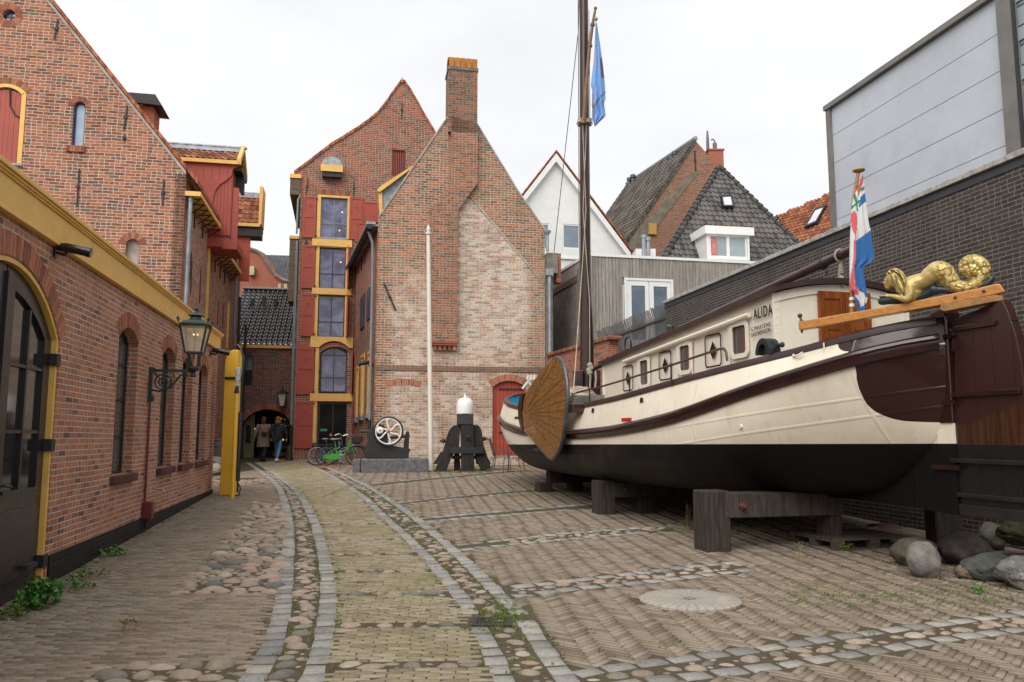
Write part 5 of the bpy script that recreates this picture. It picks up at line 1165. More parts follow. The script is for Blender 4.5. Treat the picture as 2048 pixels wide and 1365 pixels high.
# ------------------------------------------------ K : hipped dark roof
K_ = thing('hip_roof_house', (10, 38, .6), 'house with steep hipped dark pantile roof and white dormer window', 'house')
KA = at(1438, 335, 39.5); b0 = at(1328, 520, 35.2); zb = b0.z; b1 = ray(1640, 520); b1 = at(1640, 515, 36.6); b1.z = zb
bl = at(1297, 520, 38.5); bl.z = zb
KA2 = at(1427, 341, 41)
m = MB(); ex = lambda p, q, t=.5: q+(q-p)*t
F0, F1 = b0, b1
m.add([F0+(F0-KA)*.35, F1+(F1-KA)*.35, KA], [(0,1,2)]); o = obj('roof_base', m, T_DARK, K_)
def tile_plane(mb, P0, P1, AP, tw, tl, amp, inside, ext=1.0):
    ux = (P1-P0).normalized(); nn = ux.cross(AP-P0).normalized(); nn = nn if nn.z > 0 else -nn; up = nn.cross(ux).normalized(); up = up if up.z > 0 else -up
    W = (P1-P0).length; H = (AP-P0).dot(up)
    for j in range(int(H/tl)+1):
        for i in range(int(W/tw)+1):
            c = P0+ux*(i+.5)*tw+up*(j+.5)*tl
            if not inside(c): continue
            mb.cr = random.random(); o_ = P0+ux*i*tw+up*j*tl; rws = []
            for b, lift in ((-.04, .045), (1.0, 0.0)): rws.append([o_+ux*(tw*k/5)+up*(b*tl)+nn*(lift+.03+amp*math.sin(2*math.pi*k/5)) for k in range(6)])
            rws.insert(0, [p_-nn*.05 for p_ in rws[0]]); mb.grid(rws)
    mb.cr = None
def tri_in(A_, B_, C_2):
    def f(c):
        n_ = (B_-A_).cross(C_2-A_); return all((q-p).cross(c-p).dot(n_) >= 0 for p, q in ((A_,B_),(B_,C_2),(C_2,A_)))
    return f
TILG = rndmat('dark grey tiles', [(0,(.07,.068,.067)),(.5,(.12,.115,.11)),(1,(.17,.16,.15))], .75, moss=((.13,.12,.10), .55, .8, .5), big=2)
TILM = rndmat('mossy brown tiles', [(0,(.06,.055,.05)),(.5,(.11,.10,.088)),(1,(.17,.155,.135))], .85, moss=((.16,.15,.13), .5, .75, .7), big=1.5)
q0_, q1_, q2_, q3_ = FJ.w(v1_[0], 0, v1_[1]+.1), FJ.w(v1_[0], JN[3], v1_[1]+.1), FJ.w(v0_[0], 0, v0_[1]+.12), FJ.w(v0_[0], JN[3], v0_[1]+.12)
t3_, t4_ = tri_in(q0_, q1_, q2_), tri_in(q1_, q3_, q2_); m = MB(); tile_plane(m, q0_, q1_, q2_, .27, .36, .045, lambda c: t3_(c) or t4_(c)); obj('roof_tiles', m, TILM, J_)
TILO = rndmat('orange pantile pieces', [(0,(.17,.055,.03)),(.5,(.31,.11,.055)),(1,(.38,.155,.08))], .8)
m = MB(); A1, B1 = F0+(F0-KA)*.2, F1+(F1-KA)*.2; tile_plane(m, A1, B1, KA, .26, .34, .04, tri_in(A1, B1, KA)); obj('front_roof', m, TILG, K_)
m = MB(); m.add([bl+(bl-KA2)*.35, F0+(F0-KA)*.35, KA, KA2], [(0,1,2,3)]); obj('roof_base', m, T_DARK, K_)
m = MB(); A1, B1 = bl+(bl-KA2)*.2, F0+(F0-KA)*.2; t1_, t2_ = tri_in(A1, B1, KA), tri_in(A1, KA, KA2); tile_plane(m, A1, B1, KA, .26, .34, .04, lambda c: t1_(c) or t2_(c)); obj('side_roof', m, TILG, K_)
m = MB()
for a, b in ((KA, F0+(F0-KA)*.35), (KA, F1+(F1-KA)*.35)):
    n = int((b-a).length/.36); 
    for i in range(n): p, q = a.lerp(b, i/n), a.lerp(b, (i+1.15)/n); m.tube([p+Vector((0,0,.05)), q+Vector((0,0,.09))], [.10, .14], 8)
obj('hip_tiles', m, TILK if 0 else rndmat('grey hip tiles', [(0,(.05,.048,.046)),(1,(.10,.095,.09))]), K_, smooth='auto')
m = MB(); m.add([F0+Vector((.3,.3,0)), F1+Vector((-.3,.3,0)), F1+Vector((-.3,.3,-4)), F0+Vector((.3,.3,-4))], [(0,3,2,1)]); obj('wall', m, STUC, K_)
FK = Fr(at(1456, 520, 35.0).xy, 10)
r = FK.R(1412, 470, 1497, 521); c = FK.R(1406, 456, 1503, 472)
m = MB(FK.M); m.box(c[0], c[1], -.25, 2.5, c[2], c[3]); m.box(r[0], r[0]+.1, -.1, 2.2, r[2], c[2]); m.box(r[1]-.1, r[1], -.1, 2.2, r[2], c[2]); m.box(r[0]+.1, r[1]-.1, -.1, 0, r[2], r[2]+.1); dm = obj('dormer', m, WHT, K_)
xm = (r[0]+r[1])/2
for a, b in ((r[0]+.12, xm), (xm, r[1]-.12)): window(FK, K_, a, b, r[2]+.1, c[2], -.08, 1, 1, WHT, glass('dormer glass', (.22,.27,.29), .08), edge=.07, nm='dormer_window')
m = MB(FK.M); a = r[0]+.2; rows = [[(a+i*.06, -.055-.02*(i%2), z) for i in range(6)] for z in (r[2]+.2, c[2]-.1)]; m.grid(rows); obj('curtain', m, paint('pink checked curtain', (.55,.22,.20), .9, var=.5, scale=12), K_)
nk = (F1-F0).cross(KA-F0).normalized(); nk = nk if nk.y < 0 else -nk
def onplane(u, v, P0, N): r = ray(u, v); e = Vector((0,0,EYE)); return e+r*((P0-e).dot(N)/r.dot(N))
def skylight(par, px4, P0, N, fm, gm):
    P = [onplane(u, v, P0, N) for u, v in px4]; c = sum(P, Vector())/4
    m = MB(); O = [p+N*.24 for p in P]; I = [c+(p-c)*.78+N*.24 for p in P]; B0 = P
    m.add(O+I+B0, [(0,1,5,4),(1,2,6,5),(2,3,7,6),(3,0,4,7),(0,8,9,1),(1,9,10,2),(2,10,11,3),(3,11,8,0)]); o = obj('skylight', m, fm, par)
    m = MB(); m.add([c+(p-c)*.8+N*.2 for p in P], [(0,1,2,3)]); obj('pane', m, gm, o)
SKG = glass('skylight glass', (.45,.50,.55), .1)
skylight(K_, [(1439,398),(1460,397),(1465,420),(1443,420)], F0, nk, BLKM, SKG)
m = MB(); p = at(1292, 515, 34.6)
for u, h in ((1288, 472), (1297, 477)): a, b = at(u, 520, 34.6), at(u-2, h, 34.6); m.tube([a, (a.x, a.y, b.z)], .09, 8); m.tube([(a.x, a.y, b.z-.1), (a.x, a.y, b.z+.03)], .13, 8)
obj('flue', m, ZINC, K_, smooth='auto')
m = MB(); a, b = at(1270, 500, 35.5), at(1310, 520, 35.5); m.box(a.x, b.x, 35.3, 36.5, b.z-.5, a.z); obj('flat_dormer', m, WHT, K_)
# ------------------------------------------------ L : orange roofed house
L_ = thing('orange_roof_house', (17, 44, .6), 'house with bright orange pantile roof and tilted skylight beside the panel hall', 'house')
P0, P1, P2, P3 = at(1545, 437, 44), at(1700, 372, 41), at(1700, 480, 38), at(1590, 500, 39.5)
n_ = (P1-P0).cross(P3-P0).normalized(); n_ = n_ if n_.y < 0 else -n_
q = [onplane(u, v, P0, n_) for u, v in ((1552,433),(1720,362),(1720,560),(1590,560),(1560,445))]
m = MB(); m.add([p-n_*.03 for p in q], [(0,1,2,3,4)]); obj('roof_base', m, T_ORG, L_)
pu = Vector((n_.y, -n_.x, 0)).normalized(); pu = pu if pu.x > 0 else -pu; pv = n_.cross(pu); pv = pv if pv.z > 0 else -pv
xs_ = [(p-q[0]).dot(pu) for p in q]; zs_ = [(p-q[0]).dot(pv) for p in q]; pg2 = list(zip(xs_, zs_))
def inq(c): 
    X, Y = (c-q[0]).dot(pu), (c-q[0]).dot(pv); r_ = False
    for i in range(5):
        (x0, y0), (x1, y1) = pg2[i], pg2[(i+1)%5]
        if (y0 > Y) != (y1 > Y) and X < (x1-x0)*(Y-y0)/(y1-y0)+x0: r_ = not r_
    return r_
A1 = q[0]+pu*min(xs_)+pv*min(zs_); B1 = q[0]+pu*max(xs_)+pv*min(zs_); m = MB(); tile_plane(m, A1, B1, q[0]+pu*min(xs_)+pv*max(zs_), .24, .32, .04, inq); obj('roof', m, TILO, L_)
m = MB(); q2 = [p+Vector((.2,.5,-.3)) for p in q]; m.add([q2[0], q2[1], q2[1]-Vector((0,0,8)), q2[0]-Vector((0,0,8))], [(0,1,2,3)]); obj('wall', m, B_RED, L_)
skylight(L_, [(1634,424),(1656,416),(1636,452),(1612,462)], P0, n_, BLKM, SKG)
# ============================================================= THE BARGE
BO = (4.71, 8.5); BF = Fr(BO, 104.0); BZ = .80
BM = Matrix.Translation((BO[0], BO[1], BZ)) @ Matrix.Rotation(rad(104), 4, 'Z')
BOAT = thing('sailing_barge', None, 'cream and dark brown dutch sailing barge named ALIDA standing on timber supports', 'boat', M=BM)
ip = lambda xs, ys: (lambda s: float(np.interp(s, xs, ys)))
def sm(xs, ys):      # smooth interpolation
    xs = np.array(xs, float); ys = np.array(ys, float); m_ = np.zeros(len(xs)); d = np.diff(ys)/np.diff(xs); m_[1:-1] = np.where(d[1:]*d[:-1] > 0, 2*d[1:]*d[:-1]/(d[1:]+d[:-1]+1e-12), 0); m_[0] = d[0]; m_[-1] = d[-1]
    def f(s):
        i = int(np.clip(np.searchsorted(xs, s)-1, 0, len(xs)-2)); h = xs[i+1]-xs[i]; t = (s-xs[i])/h
        return float((2*t**3-3*t*t+1)*ys[i]+(t**3-2*t*t+t)*h*m_[i]+(-2*t**3+3*t*t)*ys[i+1]+(t**3-t*t)*h*m_[i+1])
    return f
LEN = 15.6
hb = sm([0,.15,.4,.8,1.4,2.2,3.2,4.5,6,10,12,13.2,14,14.7,15.2,15.45,15.6],[.10,.36,.66,.98,1.30,1.58,1.78,1.90,1.95,1.99,1.98,1.88,1.66,1.30,.85,.5,.10])
hr = sm([0,1.3,3.4,5.5,7.4,10.3,12,13.5,15.6],[2.66,2.30,1.87,1.71,1.67,1.74,1.88,2.10,2.38])
hc = sm([0,1.3,3.4,5.5,7.4,10.3,12,13.5,15.6],[2.90,2.64,2.395,2.245,2.19,2.25,2.38,2.58,2.88])
zbm = sm([0,.5,1.2,2.5,4,11,12.5,13.8,14.8,15.6],[1.80,1.34,.99,.87,.82,.80,.95,1.3,1.8,2.2])
pp = sm([0,.8,2,4,6,10.5,12,13.5,15.6],[1.25,1.35,2.2,3.6,4.4,4.2,3.2,2.3,1.9])
ti = sm([0,.6,1.5,3,12,14,15.6],[.03,.10,.16,.12,.10,.14,.10])   # tumblehome of the bulwark
def hullpt(s, q):
    b, zr_, zb_, p = hb(s), hr(s), zbm(s), pp(s)
    if q <= 1:
        a = q*math.pi/2; return b*max(0, math.sin(a))**(2/p), zr_-(zr_-zb_)*max(0, math.cos(a))**(2/p)
    t = q-1; return b-ti(s)*t**1.2, zr_+(hc(s)-zr_)*t
SS = sorted(set([round(x, 3) for x in np.concatenate([np.linspace(0, 1.5, 22), np.linspace(1.5, 12, 50), np.linspace(12, LEN, 34)])]))
QS = list(np.linspace(0, 1, 22))+list(np.linspace(1.02, 2, 7))
def hullmat():
    g = G('hull paint'); x, y, z = g.sep(g.tc()); z = g.m_('ADD', z, BZ)
    wl = g.m_('SUBTRACT', 1.57, g.m_('MULTIPLY', x, .0115))
    above = g.step(g.m_('SUBTRACT', z, wl), -.002, .002)
    # brown stern: scallop below the strake, blob above it
    fc = g.n('ShaderNodeFloatCurve'); cv = fc.mapping.curves[0]
    for i_, (zz_, xx_) in enumerate(SCAL):
        if i_ < 2: cv.points[i_].location = (zz_, xx_)
        else: cv.points.new(zz_, xx_)
    fc.mapping.use_clip = False; fc.mapping.update(); g.set(fc.inputs['Value'], g.m_('DIVIDE', g.m_('SUBTRACT', z, 1.7), 1.0)); low = g.m_('MULTIPLY', g.m_('LESS_THAN', x, fc.outputs[0]), g.m_('LESS_THAN', z, 2.62))
    hz = g.m_('SUBTRACT', 2.66, g.m_('MULTIPLY', x, .28)); upz = g.m_('SUBTRACT', z, hz)
    b1 = g.m_('LESS_THAN', x, .62); b2 = g.m_('LESS_THAN', g.m_('ADD', g.m_('POWER', g.m_('SUBTRACT', x, .62), 2.0), g.m_('POWER', g.m_('SUBTRACT', z, 2.72), 2.0)), .017)
    up = g.m_('MULTIPLY', g.m_('GREATER_THAN', upz, -.02), g.m_('MAXIMUM', b1, b2))
    brown = g.m_('MULTIPLY', g.m_('MAXIMUM', low, up), g.m_('GREATER_THAN', z, 1.79))
    n = g.noise(1.4, det=6, rough=.6); st = g.noise(3, g.mapv(g.tc(), (3, 3, .35)), det=5, rough=.7); fn = g.noise(35, det=4)
    cream = g.mix(g.step(n, .3, .7), (.74,.67,.54), (.80,.74,.62)); cream = g.mix(g.step(st, .50, .74, 0, .38), cream, (.50,.40,.27)); cream = g.mix(g.step(fn, .62, .8, 0, .25), cream, (.42,.34,.25))
    blk = g.mix(g.step(g.noise(1.0, g.mapv(g.tc(), (1,1,2)), det=8, rough=.75), .42, .72, 0, .8), (.006,.006,.006), (.035,.030,.025)); blk = g.mix(g.step(x, 2.0, 5.0), (.007,.007,.0075), blk)
    col = g.mix(above, blk, cream); col = g.mix(brown, col, g.mix(n, (.022,.007,.006), (.035,.012,.010)))
    g.set(g.b.inputs['Specular IOR Level'], g.m_('ADD', g.m_('MULTIPLY', above, .35), .15)); rough = g.mix(brown, g.mix(above, (.45,.45,.45), (.33,.33,.33)), (.12,.12,.12))
    # plate seams: fine raised lines
    s1 = g.m_('ABSOLUTE', g.m_('SUBTRACT', z, g.m_('ADD', 1.30, g.m_('MULTIPLY', g.m_('POWER', g.m_('ABSOLUTE', g.m_('SUBTRACT', x, 7.5)), 2.0), .012))))
    s2 = g.m_('ABSOLUTE', g.m_('SUBTRACT', g.m_('MODULO', g.m_('ADD', x, .4), 2.1), 1.0)); s3 = g.m_('ABSOLUTE', g.m_('SUBTRACT', z, g.m_('ADD', 1.62, g.m_('MULTIPLY', g.m_('POWER', g.m_('ABSOLUTE', g.m_('SUBTRACT', x, 6.5)), 2.0), .013))))
    sd = g.m_('MINIMUM', g.m_('MINIMUM', s1, s3), s2); seam = g.step(sd, .006, .022, 1.0, 0.0)
    dent = g.noise(2.6, det=2); g.bump(g.m_('ADD', g.m_('MULTIPLY', seam, .45), g.m_('ADD', g.m_('MULTIPLY', dent, .9), g.m_('MULTIPLY', fn, .06))), .35, .03)
    return g.fin(col, rough, 0)
HG = []
def on_hull(u, v):
    if not HG:
        for s in np.concatenate([np.linspace(.02, 1.5, 150), np.linspace(1.5, 12, 200)]):
            for q in np.linspace(.3, 2, 90):
                y, z = hullpt(s, q); d = BF.w(s, y, z)-Vector((0,0,EYE)); k = d.y*CP+d.z*SP
                HG.append((1024+FPX*d.x/k, 682.5-FPX*(d.z*CP-d.y*SP)/k, s, y, z))
        HG.append(np.array(HG))
    a = HG[-1]; i = int(np.argmin((a[:,0]-u)**2+(a[:,1]-v)**2)); return tuple(a[i,2:])
SCAL = [(0.0, 0.0), (.085, .10), (.10, .28), (.1145, .40), (.172, .517), (.263, .586), (.418, .600), (.55, .590), (.67, .567), (1.0, .56)]
HULL = hullmat()
BRN = paint('glossy dark brown paint', (.030,.010,.009), .14, var=.25, bump=.25, spec=.6, fine=40)
BRN2 = paint('weathered brown rail paint', (.055,.030,.028), .35, var=.3, bump=.3)
CREAM = paint('cream boat paint', (.78,.72,.60), .38, var=.05, bump=.1)
VARN = wood('varnished oak', (.36,.13,.022), (.52,.22,.045), .22, (1,1,9), 5, .15, coat=.4)
VARNX = wood('varnished tiller oak', (.40,.15,.025), (.58,.25,.05), .25, (3,14,14), 2, .15, coat=.4)
DOORW = wood('varnished door', (.20,.05,.010), (.34,.10,.02), .2, (8,8,.8), 3, .2, coat=.5)
LEEW = wood('leeboard oak', (.15,.06,.014), (.36,.17,.045), .35, (1.2,3,6), 4, .35, coat=.2)
DTIM = wood('weathered dark timber', (.022,.017,.013), (.07,.055,.042), .9, (9,9,.8), 3, .9)
GTIM = wood('grey weathered timber', (.030,.024,.019), (.085,.068,.054), .9, (9,9,.9), 3, .9)
ROPE = paint('natural rope', (.42,.36,.27), .9, var=.3, fine=80, bump=1)
WIRE = paint('rigging wire', (.12,.12,.12), .5, .5)
MASTW = wood('mast wood', (.030,.012,.008), (.065,.028,.018), .3, (8,8,.6), 3, .2, coat=.2)
rows = []
for s in SS:
    port = [hullpt(s, q) for q in QS]; rows.append([(s, y, z) for y, z in reversed(port)] + [(s, -y, z) for y, z in port[1:]])
def bmb(): return MB(BF.M)
m = bmb(); m.grid(rows)
e = rows[0]; n = len(e); m.add(e, [tuple(range(n))]); e = rows[-1]; m.add(e, [tuple(range(n-1, -1, -1))])
hull = obj('hull', m, HULL, BOAT, smooth='auto')
# deadwood and stern post
m = bmb(); m.prism([(.02, .84), (1.6, .87), (4.4, .80), (3.4, .98), (2.0, 1.15), (1.0, 1.5), (.02, 2.2)], -.06, .06); m.prism([(-.02, .83), (.22, .83), (.20, 2.2), (.02, 2.7), (-.02, 2.7)], -.075, .075)
obj('deadwood', m, HULL, BOAT)
m = bmb(); m.prism([(-.03, 1.785), (.235, 1.785), (.24, 2.75), (.30, 2.86), (.17, 2.99), (.02, 3.01), (-.03, 2.96)], -.095, .095); m.prism([(.24, 2.64), (.55, 2.60), (.62, 2.80), (.30, 2.96)], -.06, .06); obj('stern_post', m, BRN, BOAT, bevel=.015)
# sweep a profile along the side
def sweep(mb, prof, s0, s1, side, fz, n=90, fy=hb):
    rows = []
    for i in range(n+1):
        s = s0+(s1-s0)*i/n; ds = .03; t = Vector((2*ds, (fy(min(LEN, s+ds))-fy(max(0, s-ds))), 0)).normalized(); nn = Vector((-t.y, t.x, 0))
        rows.append([((s+nn.x*a), side*(fy(s)+nn.y*a), fz(s)+b) for a, b in prof])
    if side < 0: rows = [r[::-1] for r in rows]
    mb.grid(rows, close=True); mb.add(rows[0], [tuple(range(len(rows[0])))]); mb.add(rows[-1], [tuple(range(len(rows[-1])-1, -1, -1))])
cyf = lambda s: hb(s)-ti(s)
for side in (1, -1):
    m = bmb(); sweep(m, [(-.02,.085),(.03,.085),(.06,.065),(.07,.035),(.045,.012),(.045,-.06),(.03,-.085),(-.03,-.09)], .03, LEN-.02, side, hr); obj('rubbing_strake', m, BRN, BOAT, smooth='auto')
    m = bmb(); sweep(m, [(-.10,.0),(-.10,.035),(.02,.035),(.03,.015),(.03,-.05),(-.0,-.055)], .05, LEN-.05, side, hc, fy=cyf); obj('cap_rail', m, BRN2, BOAT, smooth='auto')
BLUE = paint('bright blue paint', (.02,.40,.62), .4, var=.1)
m = bmb()
for side in (1, -1):
    rws = []
    for i in range(41):
        s = 10.6+(LEN-.25-10.6)*i/40; rws.append([(s, side*(cyf(s)-.06), hc(s)-.02), (s, side*(cyf(s)-.09), hc(s)-.52)])
    if side > 0: rws = [r[::-1] for r in rws]
    m.grid(rws)
m.grid([[(s, -(cyf(s)-.09), hc(s)-.5), (s, 0, hc(s)-.42), (s, cyf(s)-.09, hc(s)-.5)] for s in np.linspace(10.6, LEN-.25, 30)]); obj('foredeck', m, BLUE, BOAT)
DECKM = wood('grey deck boards', (.16,.15,.14), (.30,.28,.26), .8, (1,9,1), 3, .4)
m = bmb(); m.grid([[(s, -(cyf(s)-.07), hc(s)-.05), (s, 0, hc(s)+.02), (s, cyf(s)-.07, hc(s)-.05)] for s in np.linspace(.25, 10.6, 60)]); obj('deck', m, DECKM, BOAT)
m = bmb(); m.box(7.95, 10.5, -1.25, 1.25, 2.2, 2.42)
for i in range(12): m.box(7.95, 10.5, -1.24+i*.207, -1.05+i*.207, 2.42, 2.455)
obj('hatch_cover', m, DECKM, BOAT)
# bow stem
m = bmb(); m.prism([(15.5, 1.7), (15.72, 2.1), (15.8, 2.6), (15.78, 3.0), (15.55, 3.0), (15.45, 2.2), (15.2, 1.5)], -.08, .08); obj('stem_post', m, BRN, BOAT, bevel=.01)
# ---- cabin
CW = 1.0; c0, c1 = 1.8, 7.98
zt_ = lambda s: 3.47+(3.09-3.47)*(s-c0)/(c1-c0); zb2 = lambda s: 2.30
SP_ = BF.P([(1462,645),(1494,713),(1358,685),(1382,745),(1278,715),(1297,775)], CW)
def rr(F, px4, off): pass
wn_ = []
for (u0, v0, u1, v1) in ((1463,646,1494,712),(1358,686,1381,745),(1279,716,1297,773)):
    a = BF.px(u0, (v0+v1)/2, CW)[0]; b = BF.px(u1, (v0+v1)/2, CW)[0]; um = (u0+u1)/2; z1 = BF.px(um, v0+2, CW)[1]; z0 = BF.px(um, v1, CW)[1]; wn_.append((min(a, b), max(a, b), z0, z1))
pn_ = []
for (u0, v0, u1, v1) in ((1410,668,1443,735),(1318,702,1343,761),(1246,731,1266,783)):
    a = BF.px(u0, (v0+v1)/2, CW)[0]; b = BF.px(u1, (v0+v1)/2, CW)[0]; um = (u0+u1)/2; z1 = BF.px(um, v0, CW)[1]; z0 = BF.px(um, v1, CW)[1]; pn_.append((min(a, b), max(a, b), z0, z1))
def rrect(x0, x1, z0, z1, r, n=4):
    P = []
    for cx_, cz, a0 in ((x1-r, z0+r, -90), (x1-r, z1-r, 0), (x0+r, z1-r, 90), (x0+r, z0+r, 180)):
        for i in range(n+1): a = rad(a0+90*i/n); P.append((cx_+r*math.cos(a), cz+r*math.sin(a)))
    return P
for side in (1, -1):
    MM = BF.M @ Matrix.Translation((0, CW, 0)) @ Matrix.Scale(1, 4) if side > 0 else BF.M @ Matrix.Translation((0, -CW+.03, 0))
    m = MB(MM); m.wall([(c0, 2.2), (c1, 2.2), (c1, zt_(c1)), (c0, zt_(c0))], [rrect(*w, .07) for w in wn_], -.03 if side > 0 else -.03, .03)
    obj('cabin_side', m, CREAM, BOAT)
for (x0, x1, z0, z1) in wn_:
    m = bmb(); m.sheet(rrect(x0, x1, z0, z1, .07)[::-1], CW-.028); w = obj('cabin_window', m, WGL, BOAT)
    m = bmb(); o_, i_ = rrect(x0-.035, x1+.035, z0-.035, z1+.035, .09), rrect(x0+.028, x1-.028, z0+.028, z1-.028, .05); n = len(o_)
    for k in range(n): m.prism([o_[k], o_[(k+1)%n], i_[(k+1)%n], i_[k]], CW-.004, CW+.012)
    obj('frame', m, CREAM, w)
    m = bmb(); m.grid([[(x0+.03+i*(x1-x0)*.09, CW-.027+.004*(i%2), z) for i in range(4)] for z in (z0+.02, z1-.02)]); obj('curtain', m, paint('brown curtain', (.16,.06,.04), .9) if 'brown curtain' not in bpy.data.materials else bpy.data.materials['brown curtain'], w)
for (x0, x1, z0, z1) in pn_:
    m = bmb(); o_, i_ = rrect(x0, x1, z0, z1, .07), rrect(x0+.024, x1-.024, z0+.024, z1-.024, .05); n = len(o_)
    for k in range(n): m.prism([o_[k], o_[(k+1)%n], i_[(k+1)%n], i_[k]], CW+.001, CW+.006)
    xm, zm = (x0+x1)/2, (z0+z1)/2; w_, h_ = (x1-x0)*.21, (z1-z0)*.27; m.prism([(xm-w_, zm), (xm, zm-h_), (xm+w_, zm), (xm, zm+h_)], CW+.001, CW+.006)
    obj('painted_diamond', m, BRN, BOAT)
m = bmb()
for k in range(26):
    s = c0+.25+k*.23
m = bmb(); a, b = BF.px(1502, 630, CW), BF.px(1250, 724, CW); m.tube([(a[0], CW+.03, a[1]), (b[0], CW+.03, b[1])], .035, 8); m.box(c0+.02, c1, CW+.002, CW+.006, 2.30, 2.33); obj('grab_rail', m, CREAM, BOAT)
m = bmb()
for x_ in [w[0]-.055 for w in wn_[1:]]+[w[1]+.075 for w in wn_]: m.box(x_-.02, x_+.02, CW+.001, CW+.004, 2.35, zt_(x_)-.12)
for k in range(12): m.ball((c0+.04, CW+.002, 2.5+k*.085), .008, 6, 4)
obj('plate_seam', m, CREAM, BOAT)
# roof
def roofrows(dz, ov, s0, s1, n=12, k=12):
    return [[(s0+(s1-s0)*i/n, -(CW+ov)+2*(CW+ov)*j/k, zt_(s0+(s1-s0)*i/n)+dz+.16*(1-((j/k)*2-1)**2)) for j in range(k+1)] for i in range(n+1)]
m = bmb(); m.grid([r[::-1] for r in roofrows(.035, .06, c0-.10, c1+.08)]); m.grid(roofrows(-.03, .06, c0-.10, c1+.08))
for side in (1, -1):
    y = side*(CW+.06); q = [(c0-.10, y), (c1+.08, y)]
    m.add([(c0-.10, y, zt_(c0-.1)-.035), (c1+.08, y, zt_(c1+.08)-.035), (c1+.08, y, zt_(c1+.08)+.04), (c0-.10, y, zt_(c0-.1)+.04)], [(0,1,2,3) if side < 0 else (3,2,1,0)])
for s_ in (c0-.10, c1+.08):
    A_, B_ = roofrows(.035, .06, s_, s_, 1)[0], roofrows(-.03, .06, s_, s_, 1)[0]
    m.grid([A_, B_] if s_ < 3 else [B_, A_])
obj('cabin_roof', m, BRN2, BOAT)
# end walls of the cabin
for s_, nm in ((c0, 'aft'), (c1, 'fore')):
    top = [(-CW+2*CW*j/12, zt_(s_)-.03+.16*(1-((j/12)*2-1)**2)) for j in range(13)]
    m = bmb(); P = [(-CW+.001, 2.2)]+[(a, b) for a, b in top]+[(CW-.001, 2.2)]
    m.add([(s_+(.0 if s_ < 3 else -.02), y, z) for y, z in P], [tuple(range(len(P))) if s_ > 3 else tuple(range(len(P)-1, -1, -1))]); obj('cabin_end', m, CREAM, BOAT)
FAft = Fr(BF.w(c0, 0, 0).xy, 14)      # x = starboard (to the right in the picture), y = forward
m = MB(FAft.M); d_ = FAft.R(1634, 590, 1738, 680); dzT = FAft.px(1690, 586)[1]; k = d_[0]
for i in range(2):
    a, b = d_[0]+i*(d_[1]-d_[0])/2+.006, d_[0]+(i+1)*(d_[1]-d_[0])/2-.006
    m.box(a, b, -.045, -.01, 2.2, dzT); m.box(a, a+.07, -.06, -.0451, 2.2, dzT); m.box(b-.07, b, -.06, -.0451, 2.2, dzT); m.box(a+.07, b-.07, -.06, -.0451, dzT-.1, dzT); m.box(a+.07, b-.07, -.06, -.0451, dzT-.62, dzT-.54); m.box(a+.11, b-.11, -.055, -.0451, dzT-.50, dzT-.14)
obj('cabin_door', m, DOORW, BOAT, bevel=.004)
m = MB(FAft.M); m.box(-CW-.012, -CW+.09, -.012, .0, 2.3, zt_(c0)-.03); m.box(CW-.09, CW+.012, -.012, .0, 2.3, zt_(c0)-.03)
for k in range(10): m.ball((-CW+.03, -.013, 2.45+k*.1), .011, 6, 4)
tp = [(-CW+2*CW*j/12, zt_(c0)-.035+.16*(1-((j/12)*2-1)**2)) for j in range(13)]
for p, q in zip(tp, tp[1:]): m.prism([(p[0], p[1]-.11), (q[0], q[1]-.11), q, p], -.02, -.001)
obj('corner_strip', m, CREAM, BOAT)
# lettering
def text(name, s, size, M, mat, par, ext=.002, boldf=0.0, mirror=False, sx=1.0, align='LEFT'):
    c = bpy.data.curves.new(name, 'FONT'); c.body = s; c.size = size; c.extrude = ext; c.offset = boldf; c.align_x = align; c.space_character = 1.18
    o = bpy.data.objects.new('tmp', c); COL.objects.link(o); dg = bpy.context.evaluated_depsgraph_get(); me = bpy.data.meshes.new_from_object(o.evaluated_get(dg)); bpy.data.objects.remove(o)
    m = MB(M @ Matrix.Diagonal((-sx if mirror else sx, 1, 1, 1))); m.add([v.co[:] for v in me.vertices], [tuple(p.vertices) for p in me.polygons]); return obj(name, m, mat, par)
def side_text(s, size, u, v, u2, v2, bold=0, sx=1):
    # written along the port side, reading towards the stern
    a = BF.px(u, v, CW); b = BF.px(u2, v2, CW)
    ex = Vector((b[0]-a[0], 0, b[1]-a[1])); L = ex.length; ex.normalize(); ez = Vector((0, 1, 0)).cross(ex); ez = ez if ez.z > 0 else -ez
    R = Matrix((ex, ez, ex.cross(ez))).transposed().to_4x4(); M = BF.M @ Matrix.Translation((a[0], CW+.006, a[1])) @ R
    o = text('lettering', s, size, M, BLK, BOAT, .002, bold); me = o.data
    xs = [(M.inverted() @ WM[BOAT.name] @ v_.co) for v_ in me.vertices]; w0 = max(p.x for p in xs); k = L/w0
    Mi = WM[BOAT.name].inverted() @ M; S_ = Mi @ Matrix.Diagonal((k, 1, 1, 1)) @ Mi.inverted(); me.transform(S_); return o
side_text('ALIDA', .20, 1508, 640, 1546, 629, .003)
side_text('G.MARTENS', .078, 1502.5, 664, 1542, 652, .0)
side_text('GRONINGEN', .078, 1502.5, 675, 1541.5, 664, .0)
